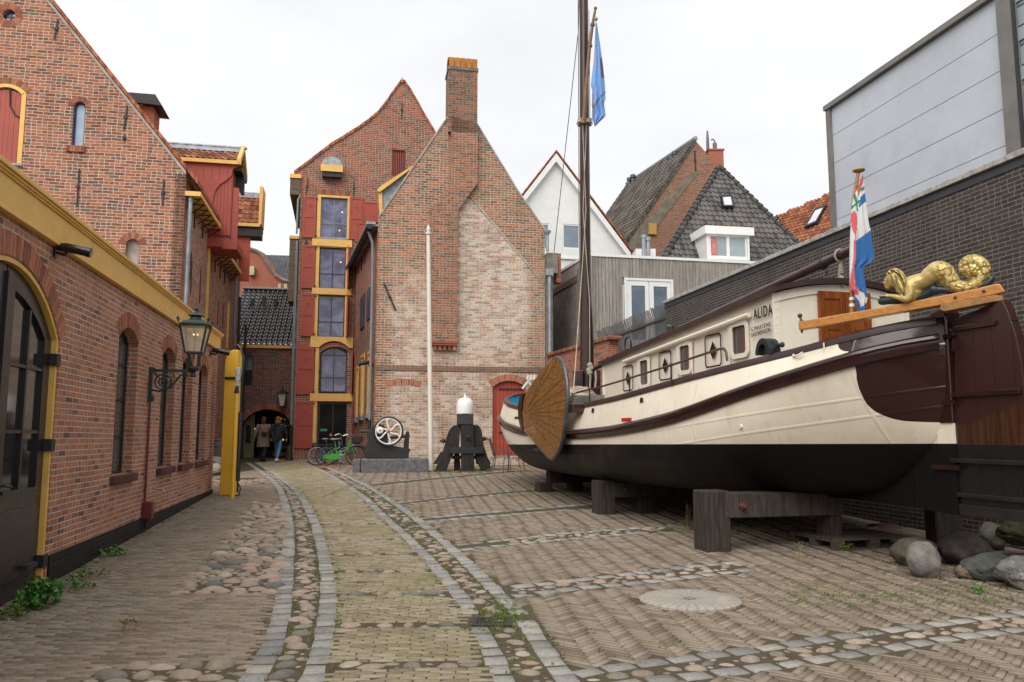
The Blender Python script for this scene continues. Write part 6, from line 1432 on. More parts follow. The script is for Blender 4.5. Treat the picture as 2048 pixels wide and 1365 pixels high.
# rail along the deck edge
RO = 1.72
m = bmb(); rl = [BF.px(u, v, RO) for u, v in ((1149,787),(1205,773),(1259,757),(1300,744),(1342,731),(1395,713),(1440,698))]
P = [(a, RO, b) for a, b in rl]; e_ = P[-1]; P += [(e_[0]-.10, RO, e_[2]-.01), (e_[0]-.15, RO, e_[2]-.06), (e_[0]-.17, RO, hc(e_[0])-.0)]
m.tube(P, .017, 8)
for u, v in ((1179,780),(1259,757),(1342,731)): a = BF.px(u, v, RO); m.tube([(a[0], RO, a[1]+.03), (a[0], RO, hc(a[0])-.05)], .014, 6); m.ball((a[0], RO, a[1]+.01), .028, 8, 6)
obj('hand_rail', m, BRN2, BOAT, smooth='auto')
# fairlead, hoop, cleats, red plate
m = bmb(); a = BF.px(1540, 703, 1.15); n = 10
ar = [(a[0]+.16*math.cos(math.pi*i/n), a[1]-.04+.2*math.sin(math.pi*i/n)) for i in range(n+1)]; ai = [(a[0]+.10*math.cos(math.pi*i/n), a[1]-.04+.13*math.sin(math.pi*i/n)) for i in range(n+1)]
for k in range(n): m.prism([ar[k], ar[k+1], ai[k+1], ai[k]], 1.10, 1.26)
m.prism(ar, 1.16, 1.2); m.tube([(a[0]-.02, 1.1, a[1]+.07), (a[0]-.26, 1.16, a[1]+.05)], .022, 8); m.ball((a[0]-.28, 1.16, a[1]+.05), .035, 8, 6); obj('mooring_winch', m, paint('dark slate paint', (.025,.03,.036), .4, .2), BOAT)
m = bmb(); a = BF.px(1256, 690, .6); m.tube([(a[0]-.13, .6, a[1]-.1)]+[(a[0]+.16*math.cos(t), .6, a[1]+.16*math.sin(t)) for t in np.linspace(math.pi+.6, -.6, 16)], .018, 8); obj('stove_hoop', m, BLKM, BOAT, smooth='auto')
m = bmb(); a = BF.px(1343, 655, .7); m.tube([(a[0], .7, a[1]-.2), (a[0], .7, a[1]), (a[0]+.12, .7, a[1]+.02)], .045, 8); obj('vent_pipe', m, BLK, BOAT, smooth='auto')
m = bmb(); a = BF.px(1262, 838, 2.0); s_ = a[0]; zz = a[1]; y0 = hullpt(s_, 1.3)[0]+.02
RED = paint('signal red plate', (.55,.02,.02), .4)
u_, v_ = 1254, 839; best = None
for s in np.linspace(2, 8, 400):
    for q in (1.15, 1.3):
        pass
s, y, z = on_hull(1254, 839); m = bmb(); m.box(s-.18, s+.18, y-.01, y+.018, z-.025, z+.025); obj('red_plate', m, RED, BOAT)
for u, v in ((1186, 823), (1285, 803)):
    s, y, z = on_hull(u, v); m = bmb(); m.prism([(s-.05, z-.02), (s+.05, z-.02), (s+.03, z+.04), (s, z+.055), (s-.03, z+.04)], y-.005, y+.02); obj('scupper', m, BLK, BOAT)
s, y, z = on_hull(1598, 712); m = bmb(); m.tube([(s+.09, y+.01, z+.03), (s+.06, y+.045, z), (s-.05, y+.045, z), (s-.09, y+.01, z+.03)], .013, 6); obj('cleat', m, CREAM, BOAT)
s, y, z = on_hull(1651, 700); m = bmb(); m.tube([(s, y+.015, z-.08), (s, y+.02, z+.08)], .01, 6); obj('weld_bar', m, CREAM, BOAT)
s, y, z = on_hull(1480, 856); m = bmb(); m.tube([(s, y-.02, z), (s, y+.012, z)], .03, 10); obj('outlet', m, CREAM, BOAT)
# ---- leeboard
LO = 2.16; lp = BF.P([(1051,787),(1066,764),(1082,744),(1098,727),(1107,718),(1115,716.5),(1121.5,725),(1127,742),(1131,765),(1132,795),(1130.5,820),(1128,842),(1124,874),(1120,890),(1113,906),(1104,919),(1095,915),(1072,889),(1048,862.5),(1046,845),(1045,823),(1047,803)], LO)
m = bmb(); m.prism(lp, LO-.07, LO); piv = BF.px(1046, 828, LO); 
lb = obj('leeboard', m, LEEW, BOAT)
m = bmb()
for u, v in ((1098,727),(1116,717),(1128,755),(1131,778),(1132,800),(1130,822),(1129,838),(1126,862),(1122,882),(1113,904)):
    q = BF.px(u, v, LO); P0 = Vector((piv[0]-.35, LO+.001, piv[1]+(q[1]-piv[1])*.08)); P1 = Vector((q[0], LO+.001, q[1])); m.bar(P0.lerp(P1, .06), P0.lerp(P1, .975), .002, .009, (0,1,0))
    for t in (.35, .62, .86): c_ = P0.lerp(P1, t)+Vector((.0, .0, .05)); 
obj('plank_seam', m, BLK, lb)
m = bmb(); arc = lp[4:18]; m.tube([(x, LO-.035, z) for x, z in arc], .042, 8); obj('iron_edge', m, paint('worn iron edge', (.10,.10,.105), .4, .5, var=.4), lb, smooth='auto')
hp = BF.P([(1050,787),(1042,792),(1038,812),(1039,838),(1044,858),(1047,862),(1045,823),(1047,803)], LO); m = bmb(); m.prism(hp, LO-.09, LO+.03); obj('leeboard_head', m, BRN, lb)
m = bmb(); a = BF.px(1034, 836, LO); m.box(a[0]-.25, a[0]+.3, LO-.25, LO-.02, a[1]-.03, a[1]+.03); a = BF.px(1034, 826, LO); m.tube([(a[0], LO-.1, a[1]-.05), (a[0], LO-.1, a[1]+.22)], .02, 6); m.ball((a[0], LO-.1, a[1]+.1), .05, 8, 6); obj('leeboard_shackle', m, BRN2, BOAT)
m = bmb(); a = BF.px(1065, 900, LO); m.box(a[0]-.5, a[0]+.55, LO-.3, LO-.16, a[1]-.03, a[1]+.03); obj('bilge_bar', m, GTIM, BOAT)
m = bmb(); a = BF.px(1150, 818, 2.0); m.box(a[0]-.15, a[0]+.2, 1.85, 2.1, a[1]-.07, a[1]+.09); obj('leeboard_chock', m, BRN, BOAT, bevel=.02)
# ---- rudder
rp_ = BF.P([(1916,640),(1930,632),(2012,600),(2024,625),(2040,672),(2050,720),(2057,780),(2062,840),(2066,886),(2068,1024),(1918,1024)], 0)
def rudmat():
    g = G('rudder paint'); x, y, z = g.sep(g.tc()); z = g.m_('ADD', z, BZ); n = g.noise(3, det=6, rough=.7)
    wz = g.m_('ADD', z, g.m_('MULTIPLY', g.m_('SUBTRACT', n, .5), .12)); brn = g.mix(n, (.030,.010,.009), (.045,.017,.013)); wd_ = g.mix(g.step(g.noise(3, g.mapv(g.tc(), (9,9,.8)), det=6), .35, .65), (.035,.013,.008), (.070,.027,.012))
    c = g.mix(g.step(g.m_('ADD', wz, g.m_('MULTIPLY', x, .30)), 1.66, 1.74), wd_, brn); c = g.mix(g.step(z, 1.558, 1.562), (.010,.010,.011), c)
    pl = g.m_('ABSOLUTE', g.m_('SUBTRACT', g.m_('MODULO', g.m_('ADD', x, 5.0), .24), .12)); ln = g.step(pl, .0, .005, 1.0, 0.0); c = g.mix(ln, c, (.006,.005,.005))
    g.bump(g.m_('ADD', g.m_('MULTIPLY', ln, -1.0), g.m_('MULTIPLY', g.noise(40, det=3), .2)), .4, .006); return g.fin(c, .25, 0, .5)
m = bmb(); m.prism(rp_, -.05, .05); rud = obj('rudder', m, rudmat(), BOAT, bevel=.008)
m = bmb()
for (ua, va, ub, vb) in ((1898,655,1989,651),(1900,790,2038,784)): a, b = BF.px(ua, va, .08), BF.px(ub, vb, .08); m.box(b[0], a[0], .05, .085, (a[1]+b[1])/2-.025, (a[1]+b[1])/2+.025); m.box(b[0], a[0], -.085, -.05, (a[1]+b[1])/2-.025, (a[1]+b[1])/2+.025)
obj('rudder_strap', m, BRN, rud, bevel=.005)
m = bmb()
for (ua, va, ub, vb) in ((1900,926,2066,922),(1915,998,2068,994)): a, b = BF.px(ua, va, .08), BF.px(ub, vb, .08); m.box(b[0], a[0], .05, .09, (a[1]+b[1])/2-.022, (a[1]+b[1])/2+.022)
a = BF.px(1916, 1010, 0); m.box(b[0], -.04, -.09, .09, .84, .95); obj('rudder_band', m, BLK, rud, bevel=.006)
m = bmb()
for z in (2.70, 2.0, 1.32): m.box(-.09, .28, .095, .11, z-.025, z+.025); m.tube([(-.05, 0, z-.16), (-.05, 0, z+.06)], .05, 8)
obj('gudgeon', m, BRN, BOAT)
# tiller in its own vertical plane, swung to port
T1 = at(1600, 648, 9.2); T2 = BF.w(-.62, 0, 0); FT = Fr(T1.xy, math.degrees(math.atan2(T2.y-T1.y, T2.x-T1.x))); TY = -.02
tp = FT.P([(1601,662),(1599,645),(1660,634),(1760,617),(1860,598),(1950,580),(1990,570),(2002,569),(2012,586),(1985,593),(1890,611),(1760,634),(1660,652)])
m = MB(FT.M); m.prism(tp, -.055, .055); til = obj('tiller', m, VARNX, BOAT, bevel=.012)
m = MB(FT.M)
for u, v in ((1913,597),(1970,584)): a = FT.px(u, v); m.ball((a[0], -.058, a[1]), .017, 8, 6)
obj('bolt', m, BRN2, til)
m = MB(FT.M); m.prism(FT.P([(1884,611),(1995,592),(2008,594),(2009,603),(1988,606),(1893,625),(1884,622)]), -.075, .075); obj('rudder_head', m, wood('worn oak', (.22,.10,.03), (.42,.22,.08), .5, (3,14,14), 2, .5), BOAT, bevel=.006)
m = MB(FT.M); a = FT.px(1603, 646); m.tube([(a[0], 0, a[1]-.12), (a[0], 0, a[1]+.02), (a[0]-.012, 0, a[1]+.06)], .014, 8); m.ball((a[0]-.015, 0, a[1]+.085), .028, 10, 8); m.lathe([(.03, 0), (.022, .03), (.012, .04)], (a[0], 0, a[1]), 10); obj('belaying_knob', m, paint('tarnished brass', (.08,.075,.06), .4, .6), til, smooth='auto')
# ---- mast, boom, gaff
msx = 11.6
MF = Fr(BF.w(msx, 0, 0).xy, 0); mt_ = [MF.px(1174, 790), MF.px(1173.5, 690), MF.px(1171.5, 560), MF.px(1170, 400), MF.px(1169, 247), MF.px(1167.5, 0), MF.px(1167, -60)]
m = MB(MF.M); m.tube([(x, 0, z) for x, z in mt_], [.185,.17,.135,.13,.125,.115,.11], 16); mast = obj('mast', m, MASTW, BOAT, smooth='auto')
m = MB(MF.M); a, b = MF.px(1146, 790), MF.px(1164, 743); m.box(a[0], b[0], -.3, .3, a[1]-.3, b[1]); a, b = MF.px(1184, 790), MF.px(1198, 742); m.box(a[0], b[0], -.3, .3, a[1]-.3, b[1]); m.box(MF.px(1150,780)[0], MF.px(1196,780)[0], .1, .3, a[1]-.3, b[1]-.1); obj('tabernacle', m, BRN, BOAT, bevel=.01)
m = MB(MF.M); a = MF.px(1169, 247); m.lathe([(.15, -.06), (.19, -.05), (.19, .05), (.15, .06)], (a[0], 0, a[1]), 16)
for k in range(8): m.ball((a[0]+.18*math.cos(k*.785), .18*math.sin(k*.785), a[1]), .035, 8, 6)
m.box(a[0]-.19, a[0]+.17, -.22, -.14, a[1]-.05, a[1]+.05); obj('mast_band', m, paint('cream metal band', (.38,.34,.27), .5, .2), mast)
m = MB(MF.M); P = [MF.px(u, v, -.3) for u, v in ((1167,248),(1172,180),(1179,95),(1185,50),(1191,17))]; m.tube([(x, -.3, z) for x, z in P], [.055,.05,.045,.04,.03], 8); q = P[-1]; m.ball((q[0], -.3, q[1]), .045, 8, 6)
for u, v in ((1180,92),(1185,50)): q = MF.px(u, v, -.3); m.tube([(q[0], -.3, q[1]-.03), (q[0]+.004, -.3, q[1]+.03)], .06, 8)
obj('gaff', m, wood('gaff spar', (.12,.05,.02), (.25,.12,.05), .4), BOAT, smooth='auto')
m = bmb(); a = BF.px(1188, 738, 0); b = BF.px(1702, 501, 0); m.tube([(a[0], 0, a[1]), (b[0], 0, b[1]), (b[0]-.06, 0, b[1]+.01)], [.05, .062, .062], 12); boom = obj('boom', m, BRN2, BOAT, smooth='auto')
m = bmb(); a = BF.px(1648, 527, 0); m.tube([(a[0], 0, a[1]), (a[0]+.06, 0, a[1]-.012)], .074, 12); m.tube([(a[0]-.03, 0, a[1]-.08), (a[0]-.06, 0, a[1]-.13), (a[0]-.03, 0, a[1]-.17)], .012, 6); obj('boom_band', m, BLKM, boom)
m = bmb(); a = BF.px(1681, 512, 0); m.tube([(a[0], .085*math.sin(t), a[1]+.085*math.cos(t)) for t in np.linspace(0, 6.1, 12)], .014, 6)
for k in range(3): m.tube([(a[0]-.02+k*.02, .0, a[1]-.08), (a[0]-.0, .02*k, a[1]-.26), (a[0]-.03+.02*k, .0, a[1]-.42)], .012, 6)
for k in range(5): m.tube([(a[0]+.028*math.cos(t), .028*math.sin(t), a[1]-.15-k*.02) for t in np.linspace(0, 6.2, 9)], .011, 6)
m.ball((a[0], 0, a[1]-.3), .04, 8, 6); obj('boom_lashing', m, ROPE, boom, smooth='auto')
# rigging
def wires(nm, mat, segs, r):
    for sg_ in segs:
        m = MB(); P = [at(u, v, Y) for u, v, Y in sg_]; m.tube(P, r, 6); obj(nm, m, mat, BOAT, smooth='auto')
MY = BF.w(msx, 0, 0).y
wires('shroud', WIRE, [[(1159,-40,MY),(1157,60,MY-.1),(1108,505,MY+3.5)], [(1156,-40,MY-.2),(1157.5,245,MY-.2),(1158,420,MY-.25),(1160,560,MY-.25)]], .012)
wires('halyard', ROPE, [[(1165,250,MY-.25),(1172,420,MY-.3),(1160,600,MY-1.2),(1147,783,MY-3.4)], [(1173,250,MY-.25),(1166,420,MY-.35),(1179,600,MY-.6),(1180,790,MY-1.2)], [(1178,20,MY-.1),(1180,240,MY-.25)], [(1192,42,MY-.3),(1187,240,MY-.2)]], .011)
m = MB(); 
for k in range(4): c_ = at(1180+2*math.sin(k*2), 731+k*5, MY-1.0); m.ball(c_, .07, 8, 6)
P = [at(u, v, MY-1.0) for u, v in ((1182,750),(1180,770),(1180,800))]; m.tube(P, .022, 6); P = [at(u, v, MY-1.2) for u, v in ((1191,742),(1192,760),(1190,775))]; m.tube(P, .022, 6); obj('knotted_line', m, ROPE, BOAT, smooth='auto')
ct = BF.w(9.6, 1.0, 2.50); m = MB(Matrix.Translation(ct)); 
for k in range(7): m.tube([((.42-.03*k+.02*math.sin(5*t+k))*math.cos(t), (.30-.02*k)*math.sin(t), .03*k+.02*math.sin(3*t+k)) for t in np.linspace(0, 6.1, 18)], .024, 6, close=False)
obj('coiled_rope', m, ROPE, loc=tuple(ct), smooth='auto', label='coil of natural rope lying on the deck at the foot of the mast', cat='rope')
m = bmb(); a = BF.px(1148, 790, 1.9)
for du in (0, 4): P = [BF.px(u+du, v, 1.95) for u, v in ((1145,786),(1142,800),(1138,815),(1134,826))]; m.tube([(x, 1.95, z) for x, z in P], .018, 6)
obj('leeboard_tackle', m, ROPE, BOAT, smooth='auto')
m = bmb(); P = [(14.3, 1.0, hc(14)), (14.7, .6, hc(14)+.45), (14.9, .3, hc(14)+.62)]; Pp = [at(u, v, 22.3) for u, v in ((1045,778),(1056,764),(1063,757))]; m.M = Matrix(); m.tube(Pp, .04, 6); c_ = at(1062, 759, 22.3)
for k in (-1, 0, 1): m.tube([c_+Vector((.09*k, 0, -.02)), c_+Vector((.09*k+.03, .0, .12))], .05, 6)
m.tube([at(1057,765,22.3), at(1063,772,22.3)], .03, 6); obj('bow_windlass_line', m, paint('off white line', (.6,.57,.5)), BOAT, smooth='auto')
# ---- supports
def support(s, w, ports, zt, lab, ov=1.75, zb=.62, near=1.62, far=None):
    c = BF.w(s+w/2, 0, 0); t = thing('timber_support', (c.x, c.y, gz(c.y)), lab, 'timber support', 'timber supports under the barge', rz=rad(104))
    m = bmb(); m.box(s, s+w, -(ov if far is None else far), ov, zb, zt, .012); obj('beam', m, GTIM, t)
    for p, pw in ports:
        cc_ = BF.w(s, p, 0); m = bmb(); m.box(s+.01, s+w+.03, p-pw/2, p+pw/2, gz(cc_.y)-.02, zb-.002 if abs(p) < near-.1 else zt+.03, .015); obj('post', m, DTIM, t)
    cc_ = BF.w(s, ports[0][0], 0); m = MB(BF.M @ Matrix.Translation((s-.012, ports[0][0]-.32, (zb+zt)/2))); m.tube([(0,0,0), (-.04,0,0)], .045, 6); m.tube([(-.04,0,0), (-.07,0,0)], .022, 6); obj('bolt', m, paint('rusty bolt', (.12,.045,.03), .8) if 'rusty bolt' not in bpy.data.materials else bpy.data.materials['rusty bolt'], t); return t
p1 = gp(1440, 1105); d = p1.xy-BF.o.xy; s1, q1 = d.dot(BF.d.xy), d.dot(BF.n.xy)
support(s1, .34, [(q1, .34), (-.05, .16)], .93, 'heavy weathered timber trestle nearest the stern with a bolted cross beam', ov=q1-.1, far=.15)
for (u, v), lab in (((1215, 1030), 'timber trestle under the middle of the barge half hidden in shade'), ((1092, 985), 'timber trestle under the bow of the barge farthest from the camera')):
    p2 = gp(u, v); d = p2.xy-BF.o.xy; s2, q2 = d.dot(BF.d.xy), d.dot(BF.n.xy); support(s2, .34, [(q2, .32), (q2-.75, .28), (-1.3, .34)], .84, lab, ov=min(q2-.1, 1.6), zb=.58)
# ============================================================= PROPS
def remesh(o, vox, sm_=4):
    r = o.modifiers.new('remesh', 'REMESH'); r.mode = 'VOXEL'; r.voxel_size = vox; r.use_smooth_shade = True
    if sm_: s = o.modifiers.new('smooth', 'SMOOTH'); s.iterations = sm_; s.factor = .5
    dg = bpy.context.evaluated_depsgraph_get(); me = bpy.data.meshes.new_from_object(o.evaluated_get(dg)); mats = [m_ for m_ in o.data.materials]
    o.modifiers.clear(); o.data = me; me.materials.clear(); [me.materials.append(x) for x in mats]
    me.polygons.foreach_set('use_smooth', np.ones(len(me.polygons), bool)); me.polygons.foreach_set('material_index', np.zeros(len(me.polygons), np.int32)); return o
def chain(mb, pts, rs, sub=4, n=10, flat=None):
    """smooth tapering limb through points (closed ends rounded)"""
    pts = [Vector(p) for p in pts]; P, R = [], []
    for i in range(len(pts)-1):
        p0, p1, p2, p3 = pts[max(i-1,0)], pts[i], pts[i+1], pts[min(i+2, len(pts)-1)]
        for k in range(sub):
            t = k/sub; P.append(.5*((2*p1)+(p2-p0)*t+(2*p0-5*p1+4*p2-p3)*t*t+(3*p1-p0-3*p2+p3)*t**3)); R.append(rs[i]+(rs[i+1]-rs[i])*(t*t*(3-2*t)))
    P.append(pts[-1]); R.append(rs[-1]); mb.tube(P, R, n); mb.ball(P[0], R[0]*.99, n, 6); mb.ball(P[-1], R[-1]*.99, n, 6)
# ---- golden mermaid on the tiller
def goldmat():
    g = G('gold paint'); p = g.tc(); x, y, z = g.sep(p)
    vx = g.n('ShaderNodeTexVoronoi'); g.set(vx.inputs['Vector'], g.mapv(p, (24, 24, 24))); vx.inputs['Scale'].default_value = 1.0
    d = g.step(vx.outputs['Distance'], .45, .8, 1.0, 0.0); tail = g.step(x, .60, .64)
    hair = g.m_('SINE', g.m_('MULTIPLY', g.m_('ADD', x, g.m_('MULTIPLY', z, .35)), 190.0)); hm = g.m_('MULTIPLY', g.step(x, .21, .24, 1.0, 0.0), g.step(x, .10, .13))
    n = g.noise(12, det=4); c = g.mix(g.step(n, .3, .7), (.42,.30,.09), (.60,.47,.20)); c = g.mix(g.m_('MULTIPLY', g.m_('MULTIPLY', tail, .8), g.m_('SUBTRACT', 1.0, d)), c, (.30,.20,.05))
    g.bump(g.m_('ADD', g.m_('MULTIPLY', g.m_('MULTIPLY', d, tail), 1.0), g.m_('MULTIPLY', g.noise(60, det=3), .1)), .9, .012)
    return g.fin(c, .38, .35, .5)
GOLD = goldmat()
mo = FT.px(1757, 600); MT = thing('mermaid_figure', tuple(FT.w(mo[0], 0, mo[1])), 'gilded reclining mermaid carving with scaly curled tail lying on the tiller', 'figure', rz=rad(FT.deg))
def F3(u, v, y=0): a = FT.px(u, v, y); return (a[0], y, a[1])
m = MB(FT.M)
k_ = .0055
chain(m, [F3(1822,588),F3(1822,574),F3(1836,566),F3(1850,561),F3(1864,551),F3(1876,545),F3(1888,549),F3(1899,560),F3(1911,572),F3(1928,576),F3(1946,572),F3(1960,562),F3(1968,548),F3(1966,533),F3(1954,523),F3(1940,523),F3(1930,530),F3(1929,541)],
      [.098,.108,.098,.088,.102,.122,.115,.094,.078,.068,.062,.060,.062,.066,.068,.068,.062,.055], 4, 16)
m.ball(F3(1948,541), (.10,.075,.10), 14, 10)
m.ball(F3(1820,574,.06), .062, 12, 8); m.ball(F3(1820,574,-.06), .062, 12, 8); m.ball(F3(1828,586), (.09,.08,.06), 12, 8)
chain(m, [F3(1818,572), F3(1808,562), F3(1798,560)], [.055,.045,.045], 3, 10)
m.ball(F3(1786,558), (.080,.074,.092), 14, 10)
m.ball(F3(1780,565), (.056,.05,.062), 12, 8); m.ball(F3(1776,575), (.030,.034,.026), 10, 6)
chain(m, [F3(1774,558), F3(1768,566.5)], [.012,.013], 2, 8); m.ball(F3(1769.5,572), .010, 8, 6)
m.ball(F3(1790,553), (.078,.08,.078), 14, 10); m.ball(F3(1797,566), (.05,.085,.085), 12, 8); m.ball(F3(1801,578), (.045,.085,.07), 12, 8)
for sd in (-1, 1):
    y = .07*sd; chain(m, [F3(1820,572,y*1.1), F3(1820,590,y*1.2), F3(1812,599,y*1.2), F3(1796,595,y), F3(1781,592,y*.7)], [.046,.042,.040,.030,.022], 4, 10)
    chain(m, [F3(1781,592,y*.7), F3(1773,593,y*.6)], [.018,.016], 2, 8)
    for f in range(4): chain(m, [F3(1774,591.5+f*1.2,y*.6+.010*(f-1.5)), F3(1765,591.5+f*1.3,y*.5+.012*(f-1.5)), F3(1757.5+abs(f-1.5),592.5+f*1.2,y*.45+.010*(f-1.5))], [.008,.007,.005], 2, 6)
    chain(m, [F3(1777,590,y*.6), F3(1771,587,y*.4)], [.008,.006], 2, 6)
body = obj('body', m, GOLD, MT); remesh(body, .0065, 3)
def hairmat():
    g = G('gilded hair'); x, y, z = g.sep(g.tc()); w = g.m_('SINE', g.m_('ADD', g.m_('MULTIPLY', y, 260.0), g.m_('MULTIPLY', g.noise(9, det=2), 7.0))); c = g.mix(g.step(w, -.9, .1), (.24,.16,.04), (.58,.45,.18)); g.bump(w, .9, .010); return g.fin(c, .4, .35, .5)
m = MB(FT.M)
for y in (-.085, -.062, -.036, -.012, .012, .036, .062, .085):
    r_ = .017; chain(m, [F3(1774,551,y*.45), F3(1780,543.5,y*.75), F3(1790,540.5,y*.95), F3(1800,545,y*1.08), F3(1807,556,y*1.15), F3(1811,570,y*1.15), F3(1812,584,y*1.1), F3(1812,596,y)], [r_*.8,r_*1.1,r_*1.3,r_*1.4,r_*1.4,r_*1.3,r_*1.1,r_*.8], 4, 8)
for y, a_ in ((-.088, 0), (-.095, 4), (.088, 0), (.095, 4)): chain(m, [F3(1783+a_,546,y*.8), F3(1789+a_,555,y), F3(1797+a_,568,y*1.05), F3(1803+a_,583,y*1.1), F3(1805+a_,597,y)], [.018,.026,.028,.024,.014], 4, 8)
obj('hair', m, hairmat(), MT, smooth=True)
m = MB(FT.M); chain(m, [F3(1764,603), F3(1785,600), F3(1812,600), F3(1840,595), F3(1862,584), F3(1885,580), F3(1915,584), F3(1945,580), F3(1972,570), F3(1983,557)], [.045,.05,.045,.04,.045,.04,.032,.035,.042,.03], 3, 12)
m.ball(F3(1868,580), .06, 10, 8); chain(m, [F3(1968,573), F3(1982,560), F3(1978,553)], [.04,.035,.02], 3, 10); o = obj('rock_base', m, paint('dark teal paint', (.012,.028,.036), .35, var=.4, bump=.5), MT); remesh(o, .010, 3)
m = MB(FT.M); m.ball(F3(1770.5,559.5,-.030), .009, 8, 6); obj('eye', m, WHT, MT); m = MB(FT.M); m.ball(F3(1769.5,571.5,-.002), (.008,.012,.007), 8, 6); obj('lips', m, paint('pink lips', (.5,.12,.10)), MT)
# ---- flags
def inp(Pg, x, y):
    c = False; n = len(Pg)
    for i in range(n):
        (x0, y0), (x1, y1) = Pg[i], Pg[(i+1)%n]
        if (y0 > y) != (y1 > y) and x < (x1-x0)*(y-y0)/(y1-y0)+x0: c = not c
    return c
def cloth(mat): g = G(mat[0]); n = g.noise(90, det=2); g.bump(n, .2, .001); g.set(g.b.inputs['Sheen Weight'], .3); c = g.mix(g.step(g.noise(5, det=3), .3, .7), sc(mat[1], .9), mat[1]); return g.fin(c, .8, 0, .2)
def flag(name, par, Fp, ox, oy, scl, left, right, regs, mats, off, amp, nx=26, ny=110, folds=2.5):
    y0, y1 = left[0][1], max(left[-1][1], right[-1][1]); ly = [p[1] for p in left]; lx = [p[0] for p in left]; ry = [p[1] for p in right]; rx = [p[0] for p in right]
    m = MB(Fp.M); rows = []
    for j in range(ny+1):
        y = y0+(y1-y0)*j/ny; a, b = np.interp(y, ly, lx), np.interp(y, ry, rx); r = []
        for i in range(nx+1):
            x = a+(b-a)*i/nx; q = Fp.px(ox+x/scl, oy+y/scl, off); w = (i/nx-.5)
            dy = amp*(math.sin(i/nx*math.pi*2*folds+.9*math.sin(j/ny*4))*(.3+.7*j/ny)+.35*math.sin(j/ny*7+i/nx*3))
            r.append((q[0], off+dy, q[1], x, y))
        rows.append(r)
    for th in (0, 1):
        n0 = len(m.v); vs = [(p[0], p[1]+.004*th, p[2]) for r in rows for p in r]; m.v += [m.M @ Vector(p) for p in vs]
        for j in range(ny):
            for i in range(nx):
                A_ = n0+j*(nx+1)+i; f = (A_, A_+1, A_+nx+2, A_+nx+1); xc_ = (rows[j][i][3]+rows[j+1][i+1][3])/2; yc_ = (rows[j][i][4]+rows[j+1][i+1][4])/2; mi = 0
                for k, Pg in regs:
                    if inp(Pg, xc_, yc_): mi = k
                m.f.append(f if th == 0 else f[::-1]); m.mi.append(mi); m.rn.append(.5)
    return obj(name, m, mats, par, smooth=True)
FF = Fr(at(1715, 500, 9.25).xy, 0); fb = FF.px(1704, 622)
DF = thing('national_flag', tuple(FF.w(fb[0], .0, fb[1])), 'limp red white and blue flag with green cross on a wooden staff at the stern', 'flag')
m = MB(FF.M); P = [FF.px(u, v, .05) for u, v in ((1717,342),(1712,372),(1706,410),(1704,520),(1703.5,636))]; m.tube([(x, .05, z) for x, z in P], [.020,.021,.022,.024,.024], 10); st = obj('staff', m, wood('flag staff', (.30,.14,.04), (.45,.24,.08), .35), DF, smooth='auto')
m = MB(FF.M); a = FF.px(1717.5, 341, .05); m.ball((a[0], .05, a[1]), (.073,.073,.028), 16, 8); obj('staff_knob', m, paint('varnished knob', (.38,.26,.09), .3), st, smooth='auto')
m = MB(FF.M)
for v in (598, 611): a = FF.px(1704, v, .05); m.tube([(a[0], .05, a[1]-.018), (a[0], .05, a[1]+.018)], .031, 10)
obj('white_band', m, WHT, st)
CL = [cloth(('white cloth', (.62,.62,.62))), cloth(('faded red cloth', (.60,.11,.13))), cloth(('blue cloth', (.025,.13,.36))), cloth(('green cloth', (.02,.24,.12)))]
left = [(278,132),(262,180),(240,230),(222,270),(205,300),(194,350),(183,420),(180,560),(174,640),(172,700),(168,800),(165,900),(165,1112),(203,1118),(208,1180),(225,1230),(235,1290)]
right = [(282,132),(290,200),(300,320),(312,440),(330,560),(345,600),(352,680),(372,790),(371,850),(330,885),(286,912),(292,980),(305,1060),(318,1150),(322,1185),(308,1230),(304,1290)]
regs = [(1,[(272,130),(285,130),(285,185),(268,235),(250,308),(232,268),(240,225)]),(3,[(264,240),(292,222),(294,252),(262,275)]),(2,[(258,320),(300,278),(308,355),(246,408)]),
        (3,[(203,300),(219,285),(246,435),(231,435)]),(3,[(180,402),(252,338),(258,362),(182,425)]),(1,[(180,460),(209,430),(233,490),(226,600),(212,665),(185,560)]),
        (1,[(204,690),(218,650),(212,960),(205,1120),(160,1125),(178,1000),(195,850)]),(2,[(217,695),(348,600),(380,860),(204,975)]),(2,[(210,965),(290,905),(330,1190),(245,1100),(212,1050)]),
        (1,[(208,1050),(252,1100),(236,1160),(206,1150)]),(2,[(204,1140),(238,1190),(266,1262),(308,1218),(306,1295),(225,1295)])]
flag('cloth', DF, FF, 1660, 320, 4.267, left, right, regs, CL, -.03, .016)
GF = Fr(at(1187, 100, 19.4).xy, 0); a = GF.px(1192, 45)
BFg = thing('museum_flag', tuple(GF.w(a[0], 0, a[1]-2.5)), 'pale blue banner with dark lettering hanging from the gaff on the mast', 'flag')
left = [(266,235),(262,330),(250,480),(240,620),(222,760),(212,870),(225,920),(219,1080),(232,1130),(229,1220),(253,1275)]
right = [(272,235),(295,400),(320,580),(334,680),(345,780),(354,860),(358,930),(361,1005),(346,1045),(355,1110),(363,1172),(335,1200),(300,1232),(258,1275)]
flag('cloth', BFg, GF, 1140, 0, 5.06, left, right, [(1,[(303,578),(330,600),(350,795),(318,782)])], [cloth(('sky blue cloth', (.20,.38,.72))), cloth(('brown emblem', (.12,.10,.15)))], -.02, .06, 20, 80)
ex = Vector((GF.px(1211, 186)[0]-GF.px(1186, 219)[0], 0, GF.px(1211, 186)[1]-GF.px(1186, 219)[1])); L = ex.length; ex.normalize(); ez = Vector((0,-1,0)).cross(ex)*-1; ez = ez if ez.z > 0 else -ez
q = GF.px(1210.5, 190); Rm = Matrix((ex, ez, ex.cross(ez))).transposed().to_4x4()
